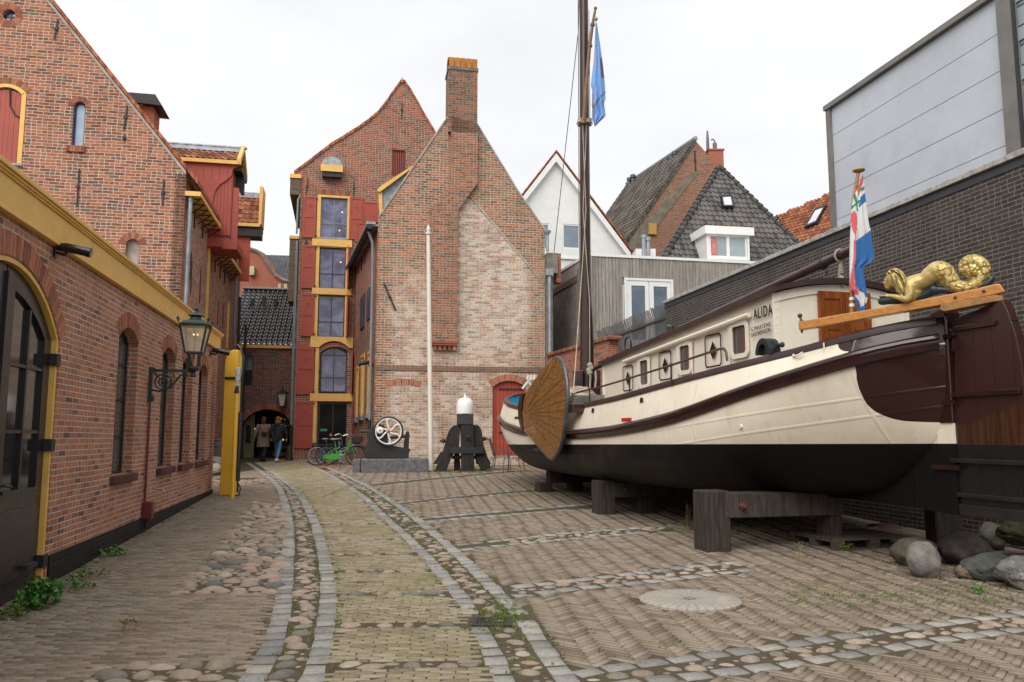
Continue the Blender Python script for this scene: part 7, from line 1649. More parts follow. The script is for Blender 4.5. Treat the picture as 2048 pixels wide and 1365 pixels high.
text('lettering', 'vaartmus', .125, GF.M @ Matrix.Translation((q[0], -.16, q[1])) @ Rm, BLK, BFg, .002, .002, mirror=True, sx=.95)
m = MB(GF.M); p, q = GF.px(1192, 40), GF.px(1184, 250); m.tube([(p[0], 0, p[1]), (q[0], 0, q[1])], .012, 6); m.ball((p[0], 0, p[1]+.02), .05, 8, 6); obj('flag_line', m, ROPE, BFg)
# ---- boulders
def rock(label, uvb, size, seed, cols, rot=0, lift=.0, rough=.5, group='boulders lying beside the barge', yoff=0, name='boulder'):
    p = gp(*uvb); rnd = random.Random(seed); bm = bmesh.new(); bmesh.ops.create_icosphere(bm, subdivisions=5, radius=1)
    from mathutils import noise as mn
    for v in bm.verts:
        d = v.co.normalized(); o_ = Vector((seed*3.1, seed*1.7, 0)); k = 1+.22*mn.noise(d*1.1+o_)+rough*.16*mn.noise(d*2.4+o_)+rough*.05*mn.noise(d*7+o_)+(.02+rough*.02)*mn.noise(d*16+o_)
        if rough > .8: q = round((mn.noise(d*1.7+o_*2)+1)*3)/3-1; k -= .10*q
        v.co = Vector((d.x*size[0]*k, d.y*size[1]*k, d.z*size[2]*k))
    p.x *= (p.y+size[1]*.8+yoff)/p.y
    M = Matrix.Translation((p.x, p.y+size[1]*.8+yoff, p.z+size[2]*.86+lift)) @ Matrix.Rotation(rot, 4, 'Z') @ Matrix.Rotation(rnd.uniform(-.25,.25), 4, 'Y')
    m = MB(M); m.bm(bm); g = G('stone '+str(seed)); n1 = g.noise(3.5, det=6, rough=.7); n2 = g.noise(45, det=5, rough=.75)
    c = g.mix(g.step(n1, .35, .65), cols[0], cols[1]); c = g.mix(g.step(n2, .5, .75, 0, .5), c, sc(cols[0], .45)); 
    if len(cols) > 2: c = g.mix(g.step(g.noise(2.1, det=6, rough=.75), .5, .6), c, cols[2])
    c = g.mix(g.step(g.noise(90, det=3, rough=.8), .58, .72, 0, .55), c, sc(cols[1], 1.6)); g.bump(g.m_('ADD', n1, g.m_('MULTIPLY', n2, .6)), .9, .025); g.fin(c, .85, 0, .25)
    o = obj(name, m, g.m, None, smooth=True, loc=(p.x, p.y+size[1]*.8+yoff, p.z), label=label, cat='boulder', group=group); return o
rock('pale grey egg shaped boulder in front of the others', (1850,1160), (.175,.18,.20), 3, [(.16,.145,.135),(.27,.25,.235)], rough=.3)
rock('brown oval boulder tucked behind the pale egg shaped one', (1832,1140), (.26,.22,.17), 4, [(.075,.065,.05),(.12,.10,.075)], .4, rough=.4, yoff=.12)
rock('large purple brown boulder in the middle of the heap', (1935,1142), (.27,.25,.195), 5, [(.05,.038,.036),(.10,.08,.075)], rough=.6, yoff=.2)
rock('mossy grey boulder at the back of the heap under the rudder', (1985,1112), (.18,.18,.17), 6, [(.12,.115,.09),(.19,.18,.15)], rough=.6, yoff=.35, lift=.02)
rock('dark green angular boulder stacked at the right edge', (2056,1130), (.30,.24,.15), 7, [(.025,.03,.015),(.06,.065,.035)], rough=1.0, yoff=.25, lift=.18)
rock('long grey green boulder lying low in front', (1985,1168), (.28,.20,.145), 8, [(.075,.085,.07),(.14,.15,.125)], -.3, rough=.6, yoff=.05)
rock('white streaked boulder at the far right of the heap', (2056,1184), (.28,.22,.17), 9, [(.14,.145,.13),(.25,.25,.235),(.42,.42,.40)], rough=1.0)
rock('small tan stone between the larger boulders', (1932,1160), (.10,.09,.075), 10, [(.14,.10,.075),(.20,.15,.11)], rough=.8)
rock('large pale boulder by the corner of the workshop', (425,938), (.42,.35,.22), 11, [(.26,.23,.19),(.38,.34,.28)], group='boulders behind the workshop', rough=.5)
rock('smaller pale boulder in front of the barrel', (430,950), (.26,.25,.17), 12, [(.22,.19,.16),(.33,.29,.25)], group='boulders behind the workshop', rough=.5)
# ---- pallet
p = gp(1672, 1103); PM = Matrix.Translation(p) @ Matrix.Rotation(rad(16), 4, 'Z')
t = thing('wooden_pallet', None, 'flat grey wooden pallet lying under the stern of the barge', 'pallet', M=PM); PW = wood('pallet wood', (.05,.038,.03), (.12,.095,.075), .9, (1,9,9), 3, .8)
for i in range(7): m = MB(PM); m.box(0, 1.2, i*.142-.0, i*.142+.10, .122, .144); obj('deck_board', m, PW, t)
for i in range(3):
    m = MB(PM); x = (0, .53, 1.06)[i]; m.box(x, x+.14, 0, .96, .10, .1215); obj('stringer', m, PW, t)
    for j in range(3): y = (0, .43, .86)[j]; m = MB(PM); m.box(x, x+.14, y, y+.10, .02, .0995); obj('block', m, PW, t)
for j in range(3): m = MB(PM); y = (0, .43, .86)[j]; m.box(0, 1.2, y, y+.10, 0, .0195); obj('bottom_board', m, PW, t)
p = gp(1712, 1062); m = MB(Matrix.Translation((p.x, p.y-.9, .36)) @ Matrix.Rotation(.4, 4, 'Z')); n = 8
m.grid([[(x*.09, .16*math.cos(a), .16*math.sin(a)*.6) for a in np.linspace(.4, 2.75, n)] for x in range(-2, 3)]); m.grid([[(x*.09, .17*math.cos(a), .17*math.sin(a)*.6-.008) for a in np.linspace(2.75, .4, n)] for x in range(-2, 3)])
obj('roof_tile', m, paint('reddish ridge tile', (.20,.11,.09), .4), None, label='curved reddish metal offcut lying on the pallet', cat='scrap')
# extra block on the far side
m = MB(); m.box(5.33, 5.65, 10.25, 10.55, .19, .82, .02); obj('timber_post', m, DTIM, None, label='short timber post behind the boulders under the far side of the barge', cat='timber block')
# ---- timber mooring dolphin in front of the gable
BTIM = wood('blackened timber', (.014,.012,.011), (.055,.048,.042), .9, (9,9,.8), 3, .9)
p = gp(930, 943); FDo = Fr(p.xy, 6, 0); gzD = p.z
t = thing('mooring_dolphin', tuple(p), 'old black timber mooring dolphin with a white domed cap', 'mooring post')
Q = lambda pts: FDo.P(pts)
m = MB(FDo.M); m.prism(Q([(921,850),(947,850),(948,943),(923,943)]), -.22, .22); obj('centre_post', m, BTIM, t, bevel=.03)
m = MB(FDo.M); m.box(FDo.px(933.5,880)[0], FDo.px(935.5,880)[0], -.2205, -.2, gzD+.02, FDo.px(930,856)[1]); obj('shake_crack', m, BLK, t)
for pts, y0, y1, nm in (([(921,850),(908,851),(899,859),(894,872),(888,896),(870,941),(892,943),(903,915),(918,890)], -.15, .12, 'raking_leg'), ([(947,850),(958,852),(963,862),(967,890),(982,937),(962,941),(951,918),(948,890)], -.12, .15, 'raking_leg')):
    m = MB(FDo.M); m.prism(Q(pts), y0, y1); obj(nm, m, BTIM, t, bevel=.02)
m = MB(FDo.M); m.prism(Q([(909,880),(918,880),(922,943),(909,943)]), .25, .5); obj('rear_post', m, DTIM, t)
m = MB(FDo.M); a = FDo.R(898, 894, 966, 907); m.box(a[0], a[1], -.26+.0, -.155, a[2], a[3]); a2 = FDo.R(904, 912, 962, 919); m.box(a2[0], a2[1], .16, .26, a2[2], a2[3]); obj('cross_beam', m, BLKM, t)
m = MB(FDo.M); a = FDo.px(935, 875); m.box(a[0]-.09, a[0]+.09, -.25, -.221, a[1]-.08, a[1]+.08); m.ball((a[0], -.27, a[1]), .05, 8, 6); obj('bolt_plate', m, BLKM, t)
for u, v in ((887, 882), (968, 878)): a = FDo.px(u, v); m = MB(FDo.M); m.ball((a[0], 0, a[1]), .07, 8, 6); m.tube([(a[0]-.12, 0, a[1]), (a[0]+.12, 0, a[1])], .035, 6); obj('bolt', m, BLKM, t)
m = MB(FDo.M); m.prism(Q([(914,828),(946,828),(946,850),(914,850)]), -.24, .24); obj('collar', m, paint('black tarred collar', (.035,.035,.036), .6, var=.4), t, bevel=.02)
a = FDo.px(930, 828); w_ = .275; hd = FDo.px(930, 795)[1]-a[1]; m = MB(FDo.M); prf = [(w_, 0), (w_*1.02, hd*.40), (w_*.98, hd*.58), (w_*.88, hd*.76), (w_*.66, hd*.90), (w_*.38, hd*.97), (w_*.15, hd), (.05, hd+.02), (.03, hd+.08), (.05, hd+.12), (.0, hd+.14)]
m.lathe(prf, (a[0], 0, a[1]), 14); obj('dome_cap', m, WHT, t, smooth='auto')
for (pts, y) in (([(868,943),(892,943),(892,948),(868,948)], -.2), ([(918,944),(950,943),(950,947),(918,947)], -.25)): m = MB(FDo.M); q = Q(pts); m.box(q[0][0], q[1][0], y, y+.3, gzD-.02, gzD+.04); obj('foot_pad', m, GTIM, t)
m = MB(FDo.M); m.prism(Q([(866,930),(882,905),(896,905),(896,930)]), .5, .55); m.prism(Q([(950,905),(972,905),(985,930),(955,930)]), .5, .55); obj('iron_skirt', m, BLKM, t)
# ---- white pole
p = gp(862, 941); tp_ = at(856.5, 470, p.y); t = thing('white_pole', tuple(p), 'slender cream painted pole with turned finial standing before the gable', 'pole')
m = MB(); m.tube([p, p.lerp(tp_, .5), tp_], [.085,.075,.062], 12); obj('shaft', m, CRM, t, smooth='auto')
m = MB(Matrix.Translation(tp_)); m.lathe([(.06,0),(.10,.02),(.10,.07),(.05,.09),(.06,.14),(.075,.2),(.05,.26),(.02,.30),(.03,.33),(.0,.36)], n=12); obj('finial', m, CRM, t, smooth='auto')
# ---- iron winch on a granite trough
p = gp(785, 946); FWi = Fr(p.xy, 9); g0_ = p.z
t = thing('granite_trough', tuple(p), 'long rough granite block carrying the old iron winch', 'stone block')
m = MB(FWi.M); a, b = FWi.px(722, 946)[0], FWi.px(857, 943)[0]; zt0 = FWi.px(790, 918)[1]; m.box(a, b, 0, .75, g0_-.05, zt0, .03); obj('block', m, GRAN, t)
m = MB(FWi.M); a2 = FWi.px(704, 940)[0]; m.box(a2, a-.02, .25, .9, g0_-.05, zt0-.02, .03); obj('end_block', m, GRAN, t)
t = thing('iron_winch', tuple(FWi.w(FWi.px(780, 918)[0], .3, zt0)), 'black iron winch with white spoked handwheel mounted on the granite trough', 'winch')
m = MB(FWi.M); m.prism(FWi.P([(731,917),(735,885),(737,862),(744,852),(757,849),(768,851),(775,866),(776,893),(818,898),(818,917)]), .15, .22); m.prism(FWi.P([(731,917),(735,885),(775,890),(822,899),(816,917)]), .5, .57); m.box(FWi.px(733,900)[0], FWi.px(816,900)[0], .22, .5, zt0, zt0+.05); obj('side_frame', m, BLKM, t, bevel=.01)
m = MB(FWi.M); a = FWi.px(731, 880)[0]; m.box(FWi.px(735,880)[0], FWi.px(770,880)[0], .2, .52, FWi.px(750,885)[1], FWi.px(750,872)[1]); m.prism(FWi.P([(807,898),(809,880),(812,866),(815,862),(819,864),(819,880),(818,898)]), .25, .35); m.tube([FWi.w(0,0,0)*0+Vector((FWi.px(719,863)[0], .3, FWi.px(719,863)[1])), Vector((FWi.px(742,863)[0], .3, FWi.px(742,863)[1]))], .04, 8); m.tube([Vector((FWi.px(780,876)[0], .3, FWi.px(780,876)[1])), Vector((FWi.px(820,872)[0], .3, FWi.px(820,872)[1]))], .05, 8)
m.tube([Vector((FWi.px(745,895)[0], .22, FWi.px(745,895)[1])), Vector((FWi.px(745,895)[0], .5, FWi.px(745,895)[1]))], .22, 16); obj('gearing', m, BLKM, t, smooth='auto')
wc = FWi.px(777, 863, .05); wr = .43; m = MB(FWi.M); m.tube([(wc[0]+wr*math.cos(a), .05, wc[1]+wr*math.sin(a)) for a in np.linspace(0, 2*math.pi, 33)[:-1]], .032, 8, close=True); whl = obj('hand_wheel', m, BLKM, t, smooth='auto')
m = MB(FWi.M); m.tube([(wc[0]+(wr-.04)*math.cos(a), .045, wc[1]+(wr-.04)*math.sin(a)) for a in np.linspace(0, 2*math.pi, 33)[:-1]], .022, 6, close=True)
for k in range(6):
    a = k*math.pi/3+.3; m.tube([(wc[0]+r*wr*math.cos(a+b_), .045, wc[1]+r*wr*math.sin(a+b_)) for r, b_ in ((.12,0),(.35,.28),(.6,.42),(.8,.38),(.93,.2))], .026, 6)
m.lathe([(.1,0),(.1,.02)], (0,0,0), 12) if False else None
c2 = (wc[0]-.26, wc[1]+.03); m.ball((c2[0], .04, c2[1]), (.11,.03,.11), 12, 8); obj('spoke', m, WHT, whl, smooth='auto')
m = MB(FWi.M); m.ball((wc[0], .03, wc[1]), (.06,.04,.06), 12, 8); obj('hub', m, paint('faded red hub', (.50,.12,.07)), whl); m = MB(FWi.M); m.ball((c2[0], .015, c2[1]), .03, 10, 8); obj('crank_hub', m, bpy.data.materials['faded red hub'], whl)
# ---- chairs
def chair(M, lab):
    t = thing('garden_chair', None, lab, 'chair', 'metal mesh garden chairs by the gable', M=M); MT_ = paint('grey metal tube', (.12,.12,.125), .4, .5) if 'grey metal tube' not in bpy.data.materials else bpy.data.materials['grey metal tube']; MS = paint('grey mesh fabric', (.14,.14,.15), .7) if 'grey mesh fabric' not in bpy.data.materials else bpy.data.materials['grey mesh fabric']
    for sx in (-1, 1):
        m = MB(M); m.tube([(sx*.27, .28, 0), (sx*.27, .25, .42), (sx*.27, .25, .63), (sx*.27, -.15, .62)], .013, 6); obj('leg', m, MT_, t); m = MB(M); m.tube([(sx*.27, -.28, 0), (sx*.25, -.2, .42), (sx*.24, -.38, 1.0)], .013, 6); obj('leg', m, MT_, t)
    m = MB(M); m.box(-.24, .24, -.2, .25, .405, .425); obj('seat', m, MS, t); m = MB(M); m.bar((0, -.21, .43), (0, -.375, .98), .46, .012, (0,1,0)); obj('backrest', m, MS, t)
    m = MB(M); m.tube([(-.24, -.38, 1.0), (.24, -.38, 1.0)], .016, 6); m.tube([(-.25, .25, .41), (.25, .25, .41)], .012, 6); obj('frame', m, MT_, t)
for (u, v, r, lab) in ((996, 941, -95, 'grey mesh garden chair standing right of the mooring dolphin'), (1022, 945, 75, 'grey mesh garden chair half hidden by the bow of the barge')):
    p = gp(u, v); chair(Matrix.Translation((p.x+.1, p.y+.2, p.z)) @ Matrix.Rotation(rad(r), 4, 'Z'), lab)
# ---- bicycles
def bike(M, col, lab, basket=False, mats={}):
    t = thing('bicycle', None, lab, 'bicycle', 'bicycles parked by the tall warehouse', M=M); R = .33; CM = paint(col[0], col[1], .35) if col[0] not in bpy.data.materials else bpy.data.materials[col[0]]
    ty = paint('tyre rubber', (.015,.015,.015), .8) if 'tyre rubber' not in bpy.data.materials else bpy.data.materials['tyre rubber']; ch = paint('chrome', (.5,.5,.5), .25, .9) if 'chrome' not in bpy.data.materials else bpy.data.materials['chrome']
    for x in (0, 1.06):
        m = MB(M); m.tube([(x+R*math.cos(a), 0, R+R*math.sin(a)) for a in np.linspace(0, 2*math.pi, 29)[:-1]], .02, 6, close=True); w = obj('wheel', m, ty, t, smooth='auto')
        m = MB(M); m.tube([(x+(R-.03)*math.cos(a), 0, R+(R-.03)*math.sin(a)) for a in np.linspace(0, 2*math.pi, 29)[:-1]], .011, 5, close=True)
        for k in range(14): a = k*math.pi*2/14; m.bar((x, .02*(-1)**k, R), (x+(R-.03)*math.cos(a), 0, R+(R-.03)*math.sin(a)), .004, .004)
        m.tube([(x, -.04, R), (x, .04, R)], .025, 8); obj('rim', m, ch, w)
        m = MB(M); m.grid([[(x+(R+.035)*math.cos(a), y, R+(R+.035)*math.sin(a)) for a in np.linspace((.9 if x else .35), (3.0 if x else 3.6), 14)] for y in (-.03, .03)]); obj('mudguard', m, CM, t)
    m = MB(M); m.tube([(0, 0, R), (.42, 0, .30)], .014, 6); m.tube([(0, 0, R), (.36, 0, .62)], .012, 6); m.tube([(.42, 0, .30), (.33, 0, .82)], .017, 8); m.tube([(.42, 0, .30), (.62, 0, .36), (.80, 0, .56), (.86, 0, .78)], .018, 8); m.tube([(.38, 0, .46), (.60, 0, .48), (.78, 0, .66), (.86, 0, .86)], .014, 8); m.tube([(.86, 0, .92), (.90, 0, .66), (1.0, 0, .5), (1.06, 0, R)], .017, 8); obj('frame', m, CM, t, smooth='auto')
    m = MB(M); m.prism([(-.05, .25), (.40, .20), (.50, .24), (.52, .33), (.46, .40), (.38, .41), (-.05, .36)], -.06, -.03); obj('chain_case', m, CM, t)
    m = MB(M); m.ball((.28, 0, .92), (.13,.08,.035), 10, 6); m.tube([(.33, 0, .8), (.31, 0, .9)], .013, 6); obj('saddle', m, paint('grey saddle', (.20,.22,.25)) if 'grey saddle' not in bpy.data.materials else bpy.data.materials['grey saddle'], t, smooth='auto')
    m = MB(M); m.tube([(.86, 0, .9), (.83, 0, 1.06)], .012, 6); m.tube([(.62, -.29, 1.06), (.78, -.27, 1.10), (.88, -.08, 1.07), (.88, .08, 1.07), (.78, .27, 1.10), (.62, .29, 1.06)], .012, 6); obj('handlebar', m, ch, t, smooth='auto')
    m = MB(M); m.box(-.22, .26, -.06, .06, .71, .725); m.tube([(-.15, .05, .71), (0, .03, R)], .007, 5); obj('carrier', m, ty, t)
    m = MB(M); m.tube([(.42, -.09, .30), (.42, .09, .30)], .02, 6); m.bar((.42, -.09, .30), (.52, -.09, .16), .02, .01); m.box(.47, .57, -.18, -.09, .14, .165); obj('crank', m, ch, t)
    m = MB(M); m.tube([(.36, .05, .28), (.30, .2, .0)], .01, 6); obj('kickstand', m, ch, t)
    if basket: m = MB(M); m.box(.94, 1.28, -.2, .2, .80, 1.05, .02); m.box(.90, 1.2, -.15, .15, .765, .79); obj('basket', m, paint('black crate', (.02,.02,.02), .6, bump=.8), t)
    return t
bz = gz(28.8); X0 = at(652, 900, 28.6).x
bike(Matrix.Translation((X0, 28.5, bz)) @ Matrix.Rotation(rad(8), 4, 'Z') @ Matrix.Rotation(rad(4), 4, 'X'), ('bright green paint', (.06,.38,.035)), 'bright green bicycle with black crate on the front, nearest of the parked row', True)
bike(Matrix.Translation((X0-.42, 29.0, bz)) @ Matrix.Rotation(rad(14), 4, 'Z') @ Matrix.Rotation(rad(-3), 4, 'X'), ('dark blue paint', (.02,.05,.12)), 'dark blue bicycle directly behind the bright green one')
bike(Matrix.Translation((X0-.10, 29.6, bz)) @ Matrix.Rotation(rad(22), 4, 'Z'), ('pale grey paint', (.35,.38,.40)), 'pale grey bicycle leaning in the middle of the parked row')
bike(Matrix.Translation((X0-.2, 30.1, bz)) @ Matrix.Rotation(rad(16), 4, 'Z') @ Matrix.Rotation(rad(3), 4, 'X'), ('black frame paint', (.02,.02,.025)), 'black bicycle farthest back against the dark window')
m = MB(); a, b = gp(624, 938), gp(700, 930); m.box(a.x, b.x, 27.3, 27.5, gz(27)-.02, gz(27)+.06, .01); obj('kerb_stone', m, VOUS, None, label='low reddish kerb edge in front of the bicycles', cat='kerb')
# ---- people
def person(M, lab, kind):
    t = thing('person', None, lab, 'person', M=M); skin = paint('skin', (.45,.25,.17), .6) if 'skin' not in bpy.data.materials else bpy.data.materials['skin']
    mt = lambda n, c: bpy.data.materials[n] if n in bpy.data.materials else paint(n, c, .8, var=.25, scale=8)
    m = MB(M); chain(m, [(0,0,.92),(0,0,1.1),(0,.01,1.3),(0,.0,1.42)], [.13,.12,.14,.09], 4, 12); m.ball((0,0,1.40), (.19,.10,.08), 12, 8); chain(m, [(0,0,1.42),(0,0,1.52)], [.055,.05], 2, 10); m.ball((0,0,1.62), (.078,.095,.115), 14, 10); m.ball((0,.085,1.60), (.015,.03,.02), 8, 6)
    for s, f in ((-1, .5), (1, -.5)):
        hip = Vector((s*.09, 0, .92)); kn = Vector((s*.09, .22*f+.05, .50)); an = Vector((s*.085, (.30*f if f > 0 else .42*f), .10 if f > 0 else .15)); chain(m, [hip, kn, an], [.095,.06,.042], 4, 10); chain(m, [an-Vector((0,.05,.04)), an+Vector((0,.14,-.05 if f > 0 else -.09))], [.045,.038], 2, 8)
        sh = Vector((s*.2, 0, 1.39)); el = Vector((s*.29, -.12*f, 1.13)); ha = Vector((s*(.34 if kind == 0 else .30), .10-.25*f*(1 if kind == 0 else .2), .90)); chain(m, [sh, el, ha], [.058,.045,.03], 4, 10); m.ball(ha+Vector((0,.01,-.05)), (.026,.034,.045), 8, 6)
        for q in range(4): chain(m, [ha+Vector((0,-.02+.014*q,-.08)), ha+Vector((-.006*s,-.018+.014*q,-.125+.006*abs(q-1.5)))], [.008,.006], 2, 6)
        chain(m, [ha+Vector((0,.03,-.05)), ha+Vector((-.012*s,.045,-.09))], [.009,.007], 2, 6)
    body = obj('body', m, skin, t); remesh(body, .011, 2)
    if kind == 0:
        m = MB(M); rings = []
        for z, rx, ry in ((.58,.25,.19),(.75,.24,.18),(.95,.22,.165),(1.12,.20,.15),(1.30,.21,.15),(1.40,.20,.12),(1.46,.12,.09)): rings.append([(rx*math.cos(a)*(1+.02*math.sin(6*a)), ry*math.sin(a), z) for a in np.linspace(0, 2*math.pi, 25)[:-1]])
        m.grid(rings, close=True); m.add(rings[0], [tuple(range(23, -1, -1))]); m.add(rings[-1], [tuple(range(24))])
        for s, f in ((-1, .5), (1, -.5)): chain(m, [(s*.2,0,1.39),(s*.29,-.12*f,1.13),(s*.335,.08-.23*f,.94)], [.085,.068,.06], 4, 10)
        obj('coat', m, mt('taupe raincoat', (.20,.145,.095)), t, smooth=True)
        m = MB(M); chain(m, [(0,0,1.44),(0,0,1.50)], [.10,.085], 2, 12); obj('scarf', m, mt('dark scarf', (.02,.02,.02)), t, smooth=True)
        m = MB(M); m.ball((0,-.015,1.645), (.105,.115,.12), 12, 8); m.ball((0,-.05,1.56), (.10,.07,.08), 10, 6); obj('hair', m, mt('dark brown hair', (.06,.025,.012)), t, smooth=True)
        m = MB(M); m.box(-.03, .17, -.24, -.17, 1.0, 1.17, .02); m.tube([(.05,-.19,1.16),(-.12,-.165,1.3),(-.16,-.05,1.47)], .009, 6); obj('shoulder_bag', m, mt('black leather', (.012,.012,.012)), t)
        trou, shoe = mt('black trousers', (.012,.012,.014)), mt('black boots', (.01,.01,.01))
    else:
        m = MB(M); rings = []
        for z, rx, ry in ((.84,.19,.15),(.95,.205,.16),(1.12,.20,.15),(1.30,.22,.15),(1.40,.20,.12),(1.47,.10,.09)): rings.append([(rx*math.cos(a), ry*math.sin(a), z) for a in np.linspace(0, 2*math.pi, 25)[:-1]])
        m.grid(rings, close=True); m.add(rings[0], [tuple(range(23, -1, -1))]); m.add(rings[-1], [tuple(range(24))])
        for s, f in ((-1, .5), (1, -.5)): chain(m, [(s*.2,0,1.39),(s*.29,-.12*f,1.13),(s*.30,.1-.05*f,.95)], [.085,.07,.058], 4, 10)
        m.ball((0,-.09,1.44), (.13,.07,.07), 10, 6); obj('jacket', m, mt('black padded jacket', (.010,.011,.018)), t, smooth=True)
        m = MB(M); m.ball((0,-.01,1.645), (.105,.12,.12), 12, 8); m.ball((0,-.05,1.54), (.135,.085,.12), 12, 8); obj('hair', m, mt('chestnut hair', (.17,.07,.03)), t, smooth=True)
        m = MB(M); m.box(-.14, .14, -.30, -.17, .78, 1.02, .03); m.tube([(-.12,-.2,1.0),(-.05,-.17,1.3),(.12,-.1,1.46)], .011, 6); obj('handbag', m, mt('black leather', (.012,.012,.012)), t)
        trou, shoe = mt('blue jeans', (.10,.20,.36)), mt('white trainers', (.7,.7,.7))
    m = MB(M)
    for s, f in ((-1, .5), (1, -.5)): chain(m, [(s*.09,0,.92),(s*.09,.22*f+.05,.50),(s*.085,(.30*f if f > 0 else .42*f),.14 if f > 0 else .19)], [.11,.075,.058], 4, 10)
    obj('trousers', m, trou, t, smooth=True)
    for s, f in ((-1, .5), (1, -.5)):
        an = Vector((s*.085, (.30*f if f > 0 else .42*f), .10 if f > 0 else .15)); m = MB(M); chain(m, [an-Vector((0,.06,.045)), an+Vector((0,.16,-.055 if f > 0 else -.10))], [.055,.045], 2, 8); 
        if kind == 0: chain(m, [an, an+Vector((0,.0,.16))], [.06,.065], 2, 8)
        obj('shoe', m, shoe, t, smooth=True)
p = gp(525, 924); person(Matrix.Translation((p.x, p.y, p.z)) @ Matrix.Rotation(rad(4), 4, 'Z') @ Matrix.Scale(1.0, 4), 'person in a long taupe coat with small black shoulder bag walking into the archway', 0)
p = gp(554, 925); person(Matrix.Translation((p.x, p.y, p.z)) @ Matrix.Rotation(rad(-5), 4, 'Z') @ Matrix.Scale(1.0, 4), 'person in black jacket and blue jeans carrying a black handbag under the archway', 1)
# ---- conical bollard, barrel
p = gp(578, 922); m = MB(Matrix.Translation(p)); m.lathe([(.17,0),(.16,.05),(.10,.55),(.085,.62),(.0,.64)], n=14); obj('bollard', m, paint('brown black bollard', (.03,.026,.022), .6), None, smooth='auto', label='dark conical bollard at the right foot of the archway', cat='bollard')
p = gp(436, 935); t = thing('barrel', tuple(p), 'weathered grey oak barrel standing behind the yellow barrier', 'barrel'); BM2 = Matrix.Translation((p.x, p.y, p.z)); hB = .95
m = MB(BM2); m.lathe([(.26,0),(.30,.15),(.34,.4),(.34,.55),(.30,.8),(.26,hB),(.23,hB),(.23,hB-.04),(.0,hB-.04)], n=20); obj('staves', m, wood('grey oak staves', (.07,.065,.055), (.15,.14,.12), .8), t, smooth='auto')
for z, r in ((.04,.272),(.24,.322),(.7,.322),(.9,.274)): m = MB(BM2); m.tube([(r*math.cos(a), r*math.sin(a), z) for a in np.linspace(0, 6.283, 25)[:-1]], .014, 4, close=True); obj('hoop', m, BLKM, t)
# ---- yellow barrier
p = gp(455, 991); q0 = Fr(p.xy, 0); t = thing('yellow_barrier', tuple(p), 'tall mustard yellow barrier column with a black strap beside the lane', 'barrier')
a, b, c = q0.px(447, 850)[0], q0.px(470.5, 850)[0], q0.px(458, 700)[1]
YELB = paint('mustard barrier paint', (.80,.47,.05), .35, var=.10, grime=(.62,.36,.06))
m = MB(q0.M); m.prism([(a, p.z), (b, p.z), (b, c-.0), (a+.14, c), (a+.04, c-.04), (a, c-.14)], -.0, .30); obj('column', m, YELB, t, bevel=.012)
m = MB(q0.M); m.box(a-.085, a-.003, .16, .30, p.z, c-.32); m.box(a-.012, a+.012, -.012, .0, p.z, c-.2); obj('side_flange', m, YELB, t, bevel=.006)
m = MB(q0.M); a1 = q0.px(452, 757); m.box(a1[0]-.02, b+.02, -.02, .32, a1[1]-.03, a1[1]+.03); obj('strap', m, BLKM, t)
t2_ = thing('barrier_pole', tuple(gp(469, 997)), 'thin upright yellow pole with black cap and taped top next to the yellow column', 'pole')
g1_ = gp(469, 997); f1 = Fr(g1_.xy, 0); x1_ = f1.px(469, 900)[0]; zt1 = f1.px(469, 787)[1]; m = MB(f1.M); m.tube([(x1_, 0, g1_.z), (x1_, 0, zt1)], .046, 12); obj('pole', m, YELB, t2_, smooth='auto')
m = MB(f1.M); m.lathe([(.056,0),(.05,.05),(.03,.14),(.028,.3)], (x1_, 0, zt1-.0), 10); obj('cap', m, BLK, t2_, smooth='auto')
m = MB(f1.M); zz = f1.px(474, 740)[1]; m.box(x1_-.035, x1_+.055, -.03, .05, zt1+.14, zt1+.55, .012); obj('taped_top', m, paint('torn white tape', (.45,.45,.44), .8, var=.5, scale=20), t2_)
m = MB(f1.M); m.tube([(x1_+.075, .06, g1_.z+.12), (x1_+.075, .06, zt1+.3), (x1_+.10, .06, zt1+.75), (x1_+.03, .06, zt1+.95), (x1_-.06, .1, zt1+1.05)], .022, 8); m.tube([(x1_+.075, .06, g1_.z+.35), (x1_+.075, .06, zt1-.4)], .045, 8); m.tube([(x1_+.09, .06, g1_.z+.30), (x1_+.14, .06, g1_.z+.2), (x1_+.11, .06, g1_.z+.06), (x1_+.02, .06, g1_.z+.05)], .014, 6); obj('black_hose', m, BLK, t2_, smooth='auto')
# ---- things on the workshop wall
wx = FA.px(297, 780)[0]; FLa = Fr(FA.w(wx, 0, 0).xy, 11.52)
def bracket_lantern(FLa, ub, u_l, v_arm, scale, T, flip=1):
    pass
la = FLa.px(380, 737); t = thing('bracket_lantern', tuple(FLa.w(.02, 0, FLa.px(300, 800)[1])), 'green cast iron lantern on an ornate scrolled bracket at the end window of the workshop', 'lantern')
za = FLa.px(330, 743)[1]; lx = FLa.px(388, 720)[0]; zb_ = FLa.px(297, 798)[1]
m = MB(FLa.M); m.box(0, .05, -.03, .03, zb_, za+.06); m.box(-.01, .08, -.045, .045, za-.02, za+.05); m.box(-.01, .08, -.04, .04, zb_-.04, zb_+.05); m.box(.05, lx+.02, -.018, .018, za-.012, za+.03)
for cx_, cz, r, a0, a1 in ((.20, za-.16, .115, 0, 6.28), (.20, za-.16, .06, 0, 6.28)): m.tube([(cx_+r*math.cos(q), 0, cz+r*math.sin(q)) for q in np.linspace(a0, a1, 20)[:-1]], .014, 6, close=True)
m.ball((.20, 0, za-.16), (.03,.02,.03), 8, 6)
for k in range(8): q = k*math.pi/4; m.bar((.20, 0, za-.16), (.20+.10*math.cos(q), 0, za-.16+.10*math.sin(q)), .01, .01)
